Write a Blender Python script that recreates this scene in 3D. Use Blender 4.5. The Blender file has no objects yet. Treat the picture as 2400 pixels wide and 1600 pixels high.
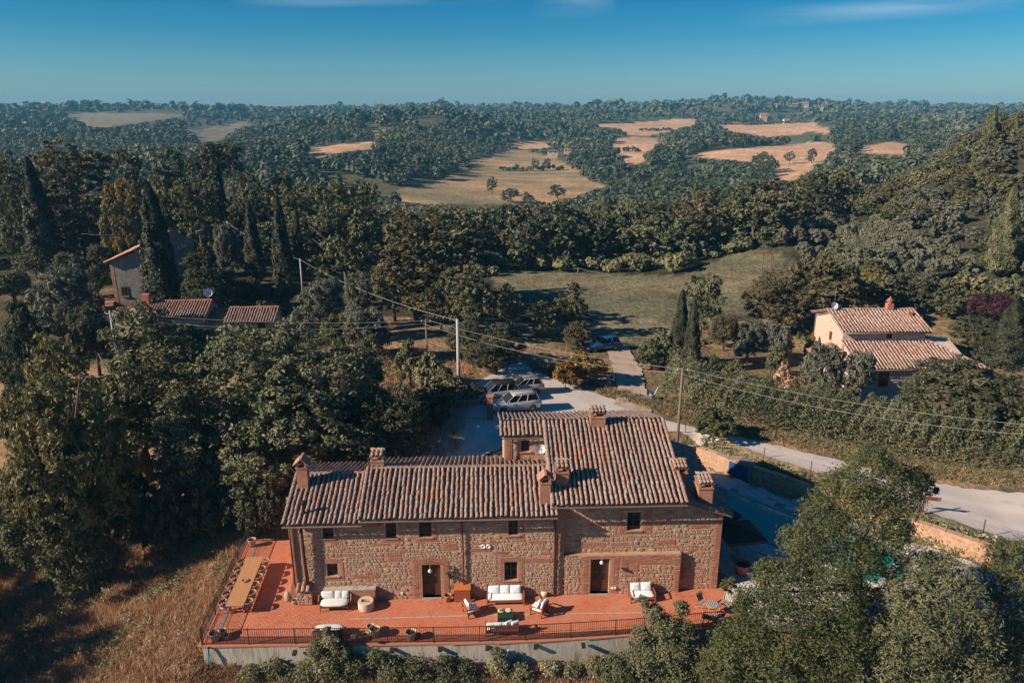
import bpy, math, random
import numpy as np
from mathutils import Matrix, Vector
from math import sin, cos, tan, pi, radians, atan2, sqrt, exp

S = bpy.context.scene
# ------------------------------------------------------------------ camera
CAM_H, PITCH, FPX = 28.0, radians(17.2), 1750.0        # photo is 2400 px wide
cam = bpy.data.objects.new("camera", bpy.data.cameras.new("camera"))
S.collection.objects.link(cam)
cam.location = (0, 0, CAM_H)
cam.rotation_euler = (pi / 2 - PITCH, 0, 0)
cam.data.sensor_width = 36.0
cam.data.lens = FPX / 2400 * 36
cam.data.clip_start, cam.data.clip_end = 0.5, 20000
S.camera = cam
# ------------------------------------------------------------------ sky and sun
SUN_EL, SUN_AZ = radians(28), radians(19)               # shadows fall to +X, a little to +Y
w = bpy.data.worlds.new("World"); S.world = w; w.use_nodes = True
nt = w.node_tree; nt.nodes.clear()
sky = nt.nodes.new("ShaderNodeTexSky"); sky.sky_type = 'NISHITA'; sky.sun_disc = False
sky.sun_elevation = SUN_EL; sky.sun_rotation = radians(251)
sky.altitude = 300; sky.air_density = 1.0; sky.dust_density = 0.6; sky.ozone_density = 2.0
tint = nt.nodes.new("ShaderNodeMix"); tint.data_type = 'RGBA'; tint.blend_type = 'MULTIPLY'
tint.inputs[0].default_value = 1.0
nt.links.new(sky.outputs[0], tint.inputs[6])
# thin cirrus streaks, laid out by direction
tc = nt.nodes.new("ShaderNodeTexCoord")
def vnode(op, a, b):
    n = nt.nodes.new("ShaderNodeMath"); n.operation = op
    for i, x in enumerate((a, b)):
        if x is None: continue
        if isinstance(x, (int, float)): n.inputs[i].default_value = x
        else: nt.links.new(x, n.inputs[i])
    return n.outputs[0]
sep = nt.nodes.new("ShaderNodeSeparateXYZ"); nt.links.new(tc.outputs['Generated'], sep.inputs[0])
deep = nt.nodes.new("ShaderNodeValToRGB"); nt.links.new(sep.outputs[2], deep.inputs[0])       # clear-air blue deepens with height
de = deep.color_ramp.elements; de[0].position = 0.0; de[0].color = (.86, 1.03, 1.27, 1); de[1].position = .135; de[1].color = (.045, .61, 1.03, 1)
x_ = de.new(.045); x_.color = (.47, .90, 1.21, 1); x_ = de.new(.09); x_.color = (.17, .72, 1.09, 1); x_ = de.new(1.0); x_.color = (.05, .54, 1.0, 1)
nt.links.new(deep.outputs[0], tint.inputs[7])
ysafe = vnode('MAXIMUM', sep.outputs[1], 0.05)
az = vnode('DIVIDE', sep.outputs[0], ysafe)
el = vnode('DIVIDE', sep.outputs[2], ysafe)
cmb = nt.nodes.new("ShaderNodeCombineXYZ"); nt.links.new(az, cmb.inputs[0]); nt.links.new(vnode('MULTIPLY', el, 9.0), cmb.inputs[1])
nz = nt.nodes.new("ShaderNodeTexNoise"); nz.inputs['Scale'].default_value = 5; nz.inputs['Detail'].default_value = 6
nt.links.new(cmb.outputs[0], nz.inputs['Vector'])
def streak(a0, a1, e0, slope, wid, amp):
    d = vnode('ABSOLUTE', vnode('SUBTRACT', vnode('SUBTRACT', el, e0), vnode('MULTIPLY', vnode('SUBTRACT', az, a0), slope)), None)
    m = vnode('MAXIMUM', vnode('SUBTRACT', 1.0, vnode('DIVIDE', d, wid)), 0.0)
    t = vnode('DIVIDE', vnode('SUBTRACT', az, a0), a1 - a0)
    along = vnode('MAXIMUM', vnode('MULTIPLY', vnode('MULTIPLY', t, vnode('SUBTRACT', 1.0, t)), 4.0), 0.0)
    return vnode('MULTIPLY', vnode('MULTIPLY', m, along), vnode('MULTIPLY', vnode('MAXIMUM', vnode('SUBTRACT', nz.outputs[0], 0.3), 0.0), amp))
cl = vnode('ADD', streak(0.28, 0.70, 0.108, 0.06, 0.014, 1.0), streak(-0.35, 0.05, 0.133, 0.02, 0.016, 1.2))
cl = vnode('ADD', cl, streak(0.02, 0.13, 0.128, 0.0, 0.022, 0.5))
cl = vnode('MINIMUM', cl, 0.35)
cmix = nt.nodes.new("ShaderNodeMix"); cmix.data_type = 'RGBA'
nt.links.new(cl, cmix.inputs[0]); nt.links.new(tint.outputs[2], cmix.inputs[6]); cmix.inputs[7].default_value = (9.5, 11.5, 12.5, 1)
bg = nt.nodes.new("ShaderNodeBackground"); bg.inputs[1].default_value = 0.05
nt.links.new(cmix.outputs[2], bg.inputs[0])
wo = nt.nodes.new("ShaderNodeOutputWorld"); nt.links.new(bg.outputs[0], wo.inputs[0])
sun = bpy.data.objects.new("sun", bpy.data.lights.new("sun", 'SUN'))
S.collection.objects.link(sun)
sun.data.energy = 5.0; sun.data.angle = radians(0.5); sun.data.color = (1.0, 0.85, 0.69)
sun.rotation_euler = Vector((cos(SUN_EL) * cos(SUN_AZ), cos(SUN_EL) * sin(SUN_AZ), -sin(SUN_EL))).to_track_quat('-Z', 'Y').to_euler()
sun.location = (-60, -20, 80)
S.view_settings.view_transform = 'Standard'; S.view_settings.look = 'None'
S.view_settings.gamma = 1.0; S.view_settings.use_curve_mapping = False
S.view_settings.exposure = 0.66
S.cycles.max_bounces = 5; S.cycles.diffuse_bounces = 2; S.cycles.glossy_bounces = 2
S.cycles.transmission_bounces = 3; S.cycles.volume_bounces = 0; S.cycles.transparent_max_bounces = 6
S.cycles.use_denoising = True
S.cycles.sample_clamp_indirect = 4.0

rng = np.random.default_rng(7)
random.seed(7)
# ------------------------------------------------------------------ pixel helpers (real depths)
def ray(px, py):
    a = (px - 1200) / FPX; b = (py - 800) / FPX
    return (a, cos(PITCH) - b * sin(PITCH), -sin(PITCH) - b * cos(PITCH))
def atz(px, py, z=0.0):
    d = ray(px, py); t = (z - CAM_H) / d[2]; return d[0] * t, d[1] * t
def atY(px, py, Y):
    d = ray(px, py); t = Y / d[1]; return d[0] * t, CAM_H + d[2] * t
def proj(X, Y, Z):
    dz = Z - CAM_H; zc = np.maximum(Y * cos(PITCH) - dz * sin(PITCH), .1); yc = -dz * cos(PITCH) - Y * sin(PITCH)
    return 1200 + FPX * X / zc, 800 + FPX * yc / zc
HA, HY = radians(2.1), 38.5                               # the farmhouse's own frame
def hw(x, y, z=0.0): return (x * cos(HA) - y * sin(HA), HY + x * sin(HA) + y * cos(HA), z)
def hl(X, Y): Y = Y - HY; return X * cos(HA) + Y * sin(HA), -X * sin(HA) + Y * cos(HA)

# ------------------------------------------------------------------ mesh helpers
class MB:
    def __init__(s): s.v = []; s.f = []; s.m = []; s.M = None; s.sm = []
    def add(s, vs, fs, m=0, smooth=False):
        b = len(s.v)
        if s.M is not None: vs = [tuple(s.M @ Vector(p)) for p in vs]
        s.v.extend(vs)
        for f in fs: s.f.append(tuple(b + i for i in f)); s.m.append(m); s.sm.append(smooth)
    def box(s, x, y, z, sx, sy, sz, rz=0, m=0, T=None):
        hx, hy, hz = sx / 2, sy / 2, sz / 2
        vs = [(-hx, -hy, -hz), (hx, -hy, -hz), (hx, hy, -hz), (-hx, hy, -hz), (-hx, -hy, hz), (hx, -hy, hz), (hx, hy, hz), (-hx, hy, hz)]
        if T is not None: vs = [tuple(T @ Vector(p)) for p in vs]
        if rz: c, n = cos(rz), sin(rz); vs = [(a * c - b * n, a * n + b * c, d) for a, b, d in vs]
        s.add([(a + x, b + y, d + z) for a, b, d in vs], [(3, 2, 1, 0), (4, 5, 6, 7), (0, 1, 5, 4), (1, 2, 6, 5), (2, 3, 7, 6), (3, 0, 4, 7)], m)
    def bx(s, x0, x1, y0, y1, z0, z1, m=0): s.box((x0 + x1) / 2, (y0 + y1) / 2, (z0 + z1) / 2, x1 - x0, y1 - y0, z1 - z0, 0, m)
    def bar(s, a, b, w, h=None, m=0):
        a, b = Vector(a), Vector(b); h = h or w; d = b - a; L = d.length
        if L < 1e-6: return
        q = d.to_track_quat('Y', 'Z').to_matrix().to_4x4()
        T = Matrix.Translation((a + b) / 2) @ q
        hx, hz, hy = w / 2, h / 2, L / 2
        vs = [(-hx, -hy, -hz), (hx, -hy, -hz), (hx, hy, -hz), (-hx, hy, -hz), (-hx, -hy, hz), (hx, -hy, hz), (hx, hy, hz), (-hx, hy, hz)]
        s.add([tuple(T @ Vector(p)) for p in vs], [(3, 2, 1, 0), (4, 5, 6, 7), (0, 1, 5, 4), (1, 2, 6, 5), (2, 3, 7, 6), (3, 0, 4, 7)], m)
    def tube(s, pts, r, n=6, m=0, caps=True, closed=False):
        P = [Vector(p) for p in pts]; k = len(P)
        rr = r if isinstance(r, (list, tuple)) else [r] * k
        vs, fs = [], []; up = Vector((0, 0, 1))
        for i in range(k):
            t = (P[(i + 1) % k] - P[i - 1]) if closed else (P[min(i + 1, k - 1)] - P[max(i - 1, 0)])
            t = t.normalized() if t.length > 1e-9 else Vector((0, 0, 1))
            u = up if abs(t.dot(up)) < .95 else Vector((1, 0, 0))
            a = t.cross(u).normalized(); b = a.cross(t)
            for j in range(n):
                an = 2 * pi * j / n; vs.append(tuple(P[i] + (a * cos(an) + b * sin(an)) * rr[i]))
        for i in range(k if closed else k - 1):
            i2 = (i + 1) % k
            for j in range(n): fs.append((i * n + j, i * n + (j + 1) % n, i2 * n + (j + 1) % n, i2 * n + j))
        if caps and not closed:
            fs.append(tuple(range(n - 1, -1, -1))); fs.append(tuple((k - 1) * n + j for j in range(n)))
        s.add(vs, fs, m, n > 4)
    def lathe(s, prof, n=16, c=(0, 0, 0), m=0, cap0=True, cap1=True):
        vs, fs = [], []
        for r, z in prof:
            for j in range(n): a = 2 * pi * j / n; vs.append((c[0] + r * cos(a), c[1] + r * sin(a), c[2] + z))
        for i in range(len(prof) - 1):
            for j in range(n): fs.append((i * n + j, i * n + (j + 1) % n, (i + 1) * n + (j + 1) % n, (i + 1) * n + j))
        if cap0: fs.append(tuple(range(n - 1, -1, -1)))
        if cap1: fs.append(tuple((len(prof) - 1) * n + j for j in range(n)))
        s.add(vs, fs, m, True)
    def prism(s, poly, z0, z1, m=0):
        n = len(poly); a = sum(poly[i][0] * poly[(i + 1) % n][1] - poly[(i + 1) % n][0] * poly[i][1] for i in range(n))
        if a < 0: poly = poly[::-1]
        s.add([(x, y, z0) for x, y in poly] + [(x, y, z1) for x, y in poly],
              [tuple(range(n - 1, -1, -1)), tuple(range(n, 2 * n))] + [(i, (i + 1) % n, n + (i + 1) % n, n + i) for i in range(n)], m)
    def xprism(s, poly_yz, x0, x1, m=0):
        n = len(poly_yz)
        s.add([(x0, y, z) for y, z in poly_yz] + [(x1, y, z) for y, z in poly_yz],
              [tuple(range(n)), tuple(range(2 * n - 1, n - 1, -1))] + [(i, n + i, n + (i + 1) % n, (i + 1) % n) for i in range(n)], m)
    def puff(s, c, sx, sy, sz, T=None, e=.45, m=0, nu=14, nv=8):
        vs, fs = [], []
        sg = lambda t, p: math.copysign(abs(t) ** p, t)
        for i in range(nv + 1):
            a = -pi / 2 + pi * i / nv
            for j in range(nu):
                b = 2 * pi * j / nu
                p = Vector((sx / 2 * sg(cos(a), .7) * sg(cos(b), e), sy / 2 * sg(cos(a), .7) * sg(sin(b), e), sz / 2 * sg(sin(a), .8)))
                if T is not None: p = T @ p
                vs.append((p[0] + c[0], p[1] + c[1], p[2] + c[2]))
        for i in range(nv):
            for j in range(nu): fs.append((i * nu + j, i * nu + (j + 1) % nu, (i + 1) * nu + (j + 1) % nu, (i + 1) * nu + j))
        s.add(vs, fs, m, True)
    def build(s, name, mats, parent=None, loc=(0, 0, 0), rz=0):
        me = bpy.data.meshes.new(name); me.from_pydata(s.v, [], s.f)
        for m in (mats if isinstance(mats, (list, tuple)) else [mats]): me.materials.append(m)
        me.polygons.foreach_set('material_index', s.m); me.polygons.foreach_set('use_smooth', s.sm)
        me.update()
        return link(name, me, parent, loc, rz)

def link(name, me, parent=None, loc=(0, 0, 0), rz=0, scale=None):
    o = bpy.data.objects.new(name, me); S.collection.objects.link(o)
    o.location = loc; o.rotation_euler = (0, 0, rz); o.parent = parent
    if scale is not None: o.scale = scale
    return o
def thing(name, label, cat, loc=(0, 0, 0), rz=0, group=None):
    o = bpy.data.objects.new(name, None); S.collection.objects.link(o)
    o.location = loc; o.rotation_euler = (0, 0, rz); o.empty_display_size = .3
    return tag(o, label, cat, group)
def tag(o, label, cat, group=None):
    o['label'] = label; o['category'] = cat
    if group: o['group'] = group
    return o
def struct(o): o['kind'] = 'structure'; return o
def stuff(o, label=None):
    o['kind'] = 'stuff'
    if label: o['label'] = label
    return o
def dup(root, loc, rz, label=None, group=None, scale=None):
    r = root.copy(); S.collection.objects.link(r); r.location = loc; r.rotation_euler = (0, 0, rz)
    if scale: r.scale = scale
    if label: r['label'] = label
    if group: r['group'] = group
    for ch in list(root.children):
        c = ch.copy(); S.collection.objects.link(c); c.parent = r
        for g in list(ch.children):
            d = g.copy(); S.collection.objects.link(d); d.parent = c
    return r

# ------------------------------------------------------------------ materials
MATS = {}
def mat(name, cols, scale=4.0, rough=.8, bump=0.0, bscale=None, island=0.0, metal=0.0, detail=5, coat=0, spots=None, wide=None, stretch=None):
    """cols: colours of a ramp driven by noise (and by a random value per loose piece when island>0)."""
    m = bpy.data.materials.new(name); m.use_nodes = True; n = m.node_tree.nodes; L = m.node_tree.links
    b = n['Principled BSDF']; b.inputs['Roughness'].default_value = rough; b.inputs['Metallic'].default_value = metal
    if coat: b.inputs['Coat Weight'].default_value = coat
    b.inputs['Specular IOR Level'].default_value = 0.35
    if len(cols) == 1 and not bump and not spots:
        b.inputs['Base Color'].default_value = (*cols[0], 1); MATS[name] = m; return m
    t = n.new('ShaderNodeTexCoord'); vec = t.outputs['Object']
    if stretch:
        mp = n.new('ShaderNodeMapping'); mp.inputs['Scale'].default_value = stretch; L.new(vec, mp.inputs[0]); vec = mp.outputs[0]
    nz = n.new('ShaderNodeTexNoise'); nz.inputs['Scale'].default_value = scale; nz.inputs['Detail'].default_value = detail
    L.new(vec, nz.inputs['Vector'])
    fac = nz.outputs[0]
    mr = n.new('ShaderNodeMapRange'); mr.inputs[1].default_value = .28; mr.inputs[2].default_value = .72; L.new(fac, mr.inputs[0]); fac = mr.outputs[0]
    if island:
        g = n.new('ShaderNodeNewGeometry'); oi = n.new('ShaderNodeObjectInfo')
        ad = n.new('ShaderNodeMath'); L.new(g.outputs['Random Per Island'], ad.inputs[0]); L.new(oi.outputs['Random'], ad.inputs[1])
        fr = n.new('ShaderNodeMath'); fr.operation = 'FRACT'; L.new(ad.outputs[0], fr.inputs[0])
        mx = n.new('ShaderNodeMix'); mx.inputs[0].default_value = island; L.new(fac, mx.inputs[2]); L.new(fr.outputs[0], mx.inputs[3]); fac = mx.outputs[0]
    r = n.new('ShaderNodeValToRGB'); L.new(fac, r.inputs[0]); e = r.color_ramp.elements
    k = len(cols)
    while len(e) < k: e.new(.5)
    for i, c in enumerate(cols): e[i].position = i / max(1, k - 1); e[i].color = (*c, 1)
    col = r.outputs[0]
    def over(colr, sc, lo, hi, amt):
        nonlocal col
        q = n.new('ShaderNodeTexNoise'); q.inputs['Scale'].default_value = sc; q.inputs['Detail'].default_value = 6; L.new(vec, q.inputs['Vector'])
        mm = n.new('ShaderNodeMapRange'); mm.inputs[1].default_value = lo; mm.inputs[2].default_value = hi; mm.inputs[4].default_value = amt; L.new(q.outputs[0], mm.inputs[0])
        x = n.new('ShaderNodeMix'); x.data_type = 'RGBA'; L.new(mm.outputs[0], x.inputs[0]); L.new(col, x.inputs[6]); x.inputs[7].default_value = (*colr, 1); col = x.outputs[2]
    for sp in (spots or []): over(*sp)
    L.new(col, b.inputs['Base Color'])
    if bump:
        bn = n.new('ShaderNodeTexNoise'); bn.inputs['Scale'].default_value = bscale or scale * 3; bn.inputs['Detail'].default_value = 6; L.new(vec, bn.inputs['Vector'])
        bp = n.new('ShaderNodeBump'); bp.inputs['Strength'].default_value = bump; bp.inputs['Distance'].default_value = .05
        L.new(bn.outputs[0], bp.inputs['Height']); L.new(bp.outputs[0], b.inputs['Normal'])
    MATS[name] = m; return m

def brickmat(name, c1, c2, mortar, bw=.26, bh=.074, stone=False):
    m = bpy.data.materials.new(name); m.use_nodes = True; n = m.node_tree.nodes; L = m.node_tree.links
    b = n['Principled BSDF']; b.inputs['Roughness'].default_value = .9
    t = n.new('ShaderNodeTexCoord'); sp = n.new('ShaderNodeSeparateXYZ'); L.new(t.outputs['Object'], sp.inputs[0])
    ad = n.new('ShaderNodeMath'); L.new(sp.outputs[0], ad.inputs[0]); L.new(sp.outputs[1], ad.inputs[1])
    cb = n.new('ShaderNodeCombineXYZ'); L.new(ad.outputs[0], cb.inputs[0]); L.new(sp.outputs[2], cb.inputs[1])
    nz = n.new('ShaderNodeTexNoise'); nz.inputs['Scale'].default_value = 1.5; nz.inputs['Detail'].default_value = 6; L.new(t.outputs['Object'], nz.inputs['Vector'])
    if stone:
        vo = n.new('ShaderNodeTexVoronoi'); vo.inputs['Scale'].default_value = 4.2; mp = n.new('ShaderNodeMapping'); mp.inputs['Scale'].default_value = (1, 1.5, 1); L.new(cb.outputs[0], mp.inputs[0]); L.new(mp.outputs[0], vo.inputs['Vector'])
        ve = n.new('ShaderNodeTexVoronoi'); ve.feature = 'DISTANCE_TO_EDGE'; ve.inputs['Scale'].default_value = 4.2; L.new(mp.outputs[0], ve.inputs['Vector'])
        sx = n.new('ShaderNodeSeparateColor'); L.new(vo.outputs['Color'], sx.inputs[0])
        r = n.new('ShaderNodeValToRGB'); e = r.color_ramp.elements; e[0].color = (*c1, 1); e[1].color = (*c2, 1); x = e.new(.5); x.color = (*[(a + c) / 2 * 1.15 for a, c in zip(c1, c2)], 1); L.new(sx.outputs[0], r.inputs[0])
        mm = n.new('ShaderNodeMapRange'); mm.inputs[1].default_value = .02; mm.inputs[2].default_value = .09; L.new(ve.outputs[0], mm.inputs[0])
        mx = n.new('ShaderNodeMix'); mx.data_type = 'RGBA'; L.new(mm.outputs[0], mx.inputs[0]); mx.inputs[6].default_value = (*mortar, 1); L.new(r.outputs[0], mx.inputs[7])
        col = mx.outputs[2]; hgt = mm.outputs[0]
    else:
        bt = n.new('ShaderNodeTexBrick'); bt.inputs['Scale'].default_value = 1; bt.inputs['Brick Width'].default_value = bw; bt.inputs['Row Height'].default_value = bh
        bt.inputs['Mortar Size'].default_value = .008; bt.inputs['Color1'].default_value = (*c1, 1); bt.inputs['Color2'].default_value = (*c2, 1); bt.inputs['Mortar'].default_value = (*mortar, 1)
        L.new(cb.outputs[0], bt.inputs['Vector']); col = bt.outputs[0]; hgt = bt.outputs[1]
    x2 = n.new('ShaderNodeMix'); x2.data_type = 'RGBA'; x2.blend_type = 'OVERLAY'; x2.inputs[0].default_value = .6; L.new(col, x2.inputs[6]); L.new(nz.outputs[0], x2.inputs[7])
    L.new(x2.outputs[2], b.inputs['Base Color'])
    bp = n.new('ShaderNodeBump'); bp.inputs['Strength'].default_value = .5; bp.inputs['Distance'].default_value = .03; bp.invert = not stone
    L.new(hgt, bp.inputs['Height']); L.new(bp.outputs[0], b.inputs['Normal'])
    MATS[name] = m; return m

def leafmat(name, cols, trans=.25, rough=.55, blossom=None, lift=(1.44, 1.36, 1.08)):
    m = bpy.data.materials.new(name); m.use_nodes = True; n = m.node_tree.nodes; L = m.node_tree.links
    b = n['Principled BSDF']; b.inputs['Roughness'].default_value = rough; b.inputs['Specular IOR Level'].default_value = .3
    a = n.new('ShaderNodeAttribute'); a.attribute_name = 'tone'
    oi = n.new('ShaderNodeObjectInfo')
    ml = n.new('ShaderNodeMath'); ml.operation = 'MULTIPLY_ADD'; L.new(oi.outputs['Random'], ml.inputs[0]); ml.inputs[1].default_value = .3; L.new(a.outputs['Fac'], ml.inputs[2])
    sb = n.new('ShaderNodeMath'); sb.operation = 'SUBTRACT'; L.new(ml.outputs[0], sb.inputs[0]); sb.inputs[1].default_value = .15
    r = n.new('ShaderNodeValToRGB'); L.new(sb.outputs[0], r.inputs[0]); e = r.color_ramp.elements
    while len(e) < len(cols): e.new(.5)
    for i, c in enumerate(cols): e[i].position = i / (len(cols) - 1); e[i].color = (min(1, c[0] * lift[0]), min(1, c[1] * lift[1]), min(1, c[2] * lift[2]), 1)
    if blossom: x = e.new(.985); x.color = (*cols[-1], 1); e[-1].color = (*blossom, 1); e[-1].position = 1.0
    L.new(r.outputs[0], b.inputs['Base Color'])
    tr = n.new('ShaderNodeBsdfTranslucent'); L.new(r.outputs[0], tr.inputs[0])
    mx = n.new('ShaderNodeMixShader'); mx.inputs[0].default_value = trans; L.new(b.outputs[0], mx.inputs[1]); L.new(tr.outputs[0], mx.inputs[2])
    L.new(mx.outputs[0], n['Material Output'].inputs[0])
    MATS[name] = m; return m

K = .92
def g(*c): return tuple(x * K for x in c)
M_STONE = mat('rubble_stone', [g(.36, .215, .14), g(.50, .325, .20), g(.42, .255, .16), g(.58, .43, .30), g(.46, .20, .115), g(.53, .36, .235), g(.38, .27, .20), g(.47, .37, .28)], 9, .92, .6, 25, island=.8)
M_BRICK = mat('old_brick', [g(.36, .12, .07), g(.46, .19, .11), g(.50, .25, .16), g(.38, .13, .08)], 8, .92, .4, 30, island=.75)
M_MORTAR = mat('lime_mortar', [g(.47, .275, .17), g(.56, .36, .235)], 3, .95, .5, 30, spots=[(g(.42, .18, .11), 1.1, .52, .66, .55)])
M_WALLPLAIN = brickmat('stone_wall_far_side', g(.34, .24, .17), g(.46, .33, .24), g(.42, .30, .22), stone=True)
M_CHIM = brickmat('chimney_brick', g(.45, .18, .10), g(.36, .13, .08), g(.40, .27, .19))
M_TILE = mat('weathered_roof_tile', [g(.19, .135, .11), g(.33, .24, .195), g(.41, .315, .26), g(.39, .19, .115), g(.27, .20, .165), g(.35, .27, .23), g(.46, .36, .30)], 14, .9, .5, 40, island=.62,
             spots=[(g(.46, .16, .06), 1.5, .56, .70, .8), (g(.24, .17, .14), .45, .5, .66, .5), (g(.55, .50, .44), 9, .63, .72, .7), (g(.10, .08, .07), 3.1, .62, .75, .6)])
M_TILEBED = mat('roof_channel_tile', [g(.30, .12, .07), g(.20, .12, .09), g(.38, .15, .08)], 5, .9, .4, 20)
M_TILERED = mat('newer_roof_tile', [g(.42, .17, .10), g(.36, .17, .12), g(.46, .24, .17), g(.40, .28, .22)], 10, .9, .4, 30, island=.7)
M_TILEFAR = mat('faded_roof_tile', [g(.44, .22, .16), g(.40, .27, .22), g(.52, .39, .33), g(.36, .17, .13), g(.58, .48, .41)], 10, .9, .3, 30, island=.75)
M_TERRA = mat('terracotta_paver', [g(.50, .15, .076), g(.58, .185, .095), g(.54, .17, .088), g(.60, .205, .112), g(.46, .135, .074), g(.56, .18, .098)], 2.0, .8, .25, 30, island=.5, spots=[(g(.60, .27, .17), .45, .45, .7, .6), (g(.36, .13, .08), 1.3, .62, .78, .35)])
M_TERRABED = mat('paver_joint', [g(.46, .17, .095), g(.52, .20, .11)], 3, .9)
M_CONC = mat('stained_concrete', [g(.20, .175, .14), g(.42, .365, .29), g(.52, .455, .36), g(.29, .25, .205)], 1.6, .92, .4, 12, stretch=(2.4, 2.4, .35))
M_GRAVEL = mat('pale_gravel', [g(.53, .445, .385), g(.61, .525, .46), g(.56, .485, .43)], .35, .95, .4, 20, spots=[(g(.43, .39, .36), .16, .5, .68, .8), (g(.38, .32, .27), .7, .58, .72, .5), (g(.58, .49, .40), 1.9, .55, .7, .4)])
M_TRACK = mat('dirt_track', [g(.46, .34, .26), g(.54, .42, .33)], .8, .95, .4, 20, spots=[(g(.36, .22, .11), .9, .5, .66, .7)])
M_PAVE = mat('pale_stone_paving', [g(.46, .42, .37), g(.58, .54, .48), g(.40, .37, .33)], 3, .85, .3, 15, island=.5)
M_IRON = mat('dark_iron', [(.035, .022, .018)], rough=.6)
M_RUST = mat('brown_pipe', [g(.13, .055, .035), g(.09, .04, .03)], 6, .55, metal=.3)
M_GUT = mat('gutter_metal', [g(.24, .18, .15), g(.30, .24, .20)], 6, .45, metal=.4)
M_WOODRED = mat('red_teak', [g(.30, .085, .035), g(.38, .12, .055), g(.25, .07, .03)], 6, .5, stretch=(1, 1, 6))
M_WOODTABLE = mat('oiled_tabletop', [g(.47, .225, .10), g(.53, .27, .13), g(.44, .20, .09)], 4, .6, stretch=(.6, 5, 1))
M_WOODDARK = mat('dark_door_wood', [g(.09, .035, .018), g(.14, .055, .028)], 8, .5, stretch=(6, 6, 1))
M_WOODRAW = mat('weathered_wood', [g(.16, .11, .08), g(.24, .17, .12)], 6, .85, stretch=(6, 6, .6))
M_POLEC = mat('concrete_pole', [g(.36, .35, .33), g(.46, .45, .42)], 5, .8)
M_WHITE = mat('white_cushion', [(.80, .79, .78), (.86, .85, .84)], 5, .9, .15, 40)
M_GREYC = mat('pale_grey_cushion', [(.66, .64, .61), (.73, .71, .68)], 5, .9, .15, 40)
M_ROPE = mat('brown_rope_weave', [g(.24, .14, .09), g(.34, .21, .14)], 30, .85, .4, 60)
M_ROPEG = mat('grey_rope_weave', [g(.20, .18, .17), g(.28, .25, .23)], 30, .85, .4, 60)
M_CUSHG = mat('grey_blue_seat_pad', [g(.34, .35, .38), g(.42, .43, .46)], 10, .9)
M_POT = mat('pale_terracotta_pot', [g(.44, .28, .20), g(.52, .38, .29), g(.48, .30, .20)], 6, .85, .3, 30)
M_POTRED = mat('red_terracotta_pot', [g(.42, .16, .09), g(.48, .20, .12)], 6, .85)
M_SOIL = mat('dark_soil', [(.03, .022, .016), (.055, .04, .03)], 10, .95)
M_FIRE = mat('cast_sandstone', [g(.62, .47, .34), g(.68, .53, .40)], 6, .85, .2, 40)
M_GREENT = mat('green_glazed_tile', [(.012, .045, .028), (.02, .07, .045)], 9, .25, island=.6)
M_GROUT = mat('pale_grout', [(.25, .33, .25)], rough=.8)
M_PLATE = mat('ceramic_plate', [(.62, .50, .36), (.68, .56, .42)], 6, .5)
M_GLASS = mat('dark_window_glass', [(.012, .014, .016), (.03, .032, .034)], .8, .08)
M_STEEL = mat('grey_steel', [(.35, .36, .37)], rough=.45, metal=.5)
M_WHITEP = mat('white_paint', [(.78, .78, .76)], rough=.4)
M_BLUED = mat('blue_door_paint', [(.012, .05, .16), (.02, .07, .2)], 5, .6)
M_TEAL = mat('teal_hose', [(.03, .16, .17)], rough=.4)
M_PVC = mat('white_pipe', [(.7, .68, .64)], rough=.4)
M_TYRE = mat('tyre_rubber', [(.018, .018, .018)], rough=.8)
M_STRIPEB = mat('navy_cloth', [(.03, .05, .10)], rough=.85)
M_STRIPEW = mat('cream_cloth', [(.50, .50, .47)], rough=.85)
M_DARKCLOTH = mat('charcoal_canopy', [(.028, .022, .022), (.04, .03, .03)], 4, .9)
M_BARK = mat('tree_bark', [g(.10, .075, .055), g(.17, .13, .10)], 8, .95, .5, 20, stretch=(3, 3, .6))
M_PINKWALL = mat('pink_plaster_stone', [g(.56, .38, .29), g(.64, .46, .36), g(.50, .32, .24)], 3, .9, .4, 10)
M_VILLAW = brickmat('villa_stone', g(.50, .38, .29), g(.62, .50, .40), g(.55, .43, .34), stone=True)
M_FARWALL = mat('far_house_wall', [g(.50, .38, .28), g(.58, .46, .36)], .4, .9)
M_FARWHITE = mat('far_white_wall', [g(.74, .70, .64)], rough=.9)
M_FARRED = mat('far_brick_wall', [g(.30, .14, .10), g(.36, .18, .13)], .4, .9)
M_WATER = None

L_OAK = leafmat('oak_leaves', [(.058, .066, .036), (.088, .094, .054), (.122, .122, .076), (.155, .148, .098)])
L_OAKY = leafmat('yellow_green_leaves', [(.07, .07, .032), (.105, .102, .048), (.145, .135, .066), (.19, .165, .085)])
L_DARK = leafmat('dark_leaves', [(.036, .044, .028), (.058, .066, .042), (.086, .090, .060), (.118, .118, .082)])
L_OLIVE = leafmat('olive_leaves', [(.095, .105, .08), (.14, .148, .115), (.185, .19, .152), (.24, .24, .20)], lift=(1.12, 1.06, .96))
L_GROVE = leafmat('grove_olive_leaves', [(.095, .105, .08), (.14, .148, .115), (.185, .19, .152), (.24, .24, .20)], lift=(1.5, 1.42, 1.2))
L_CYP = leafmat('cypress_needles', [(.026, .032, .02), (.042, .048, .03), (.066, .07, .046)], .1, lift=(1.1, 1.05, .95))
L_ACACIA = leafmat('acacia_leaves', [(.062, .074, .036), (.095, .104, .052), (.128, .13, .068), (.19, .15, .062)], .3, lift=(1.1, 1.12, .85))
L_YELLOW = leafmat('yellowing_leaves', [(.09, .085, .04), (.14, .12, .055), (.20, .15, .06), (.26, .19, .075)])
L_BROOM = leafmat('broom_flowers', [(.07, .072, .032), (.11, .10, .04), (.42, .19, .02), (.55, .27, .03)])
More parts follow.
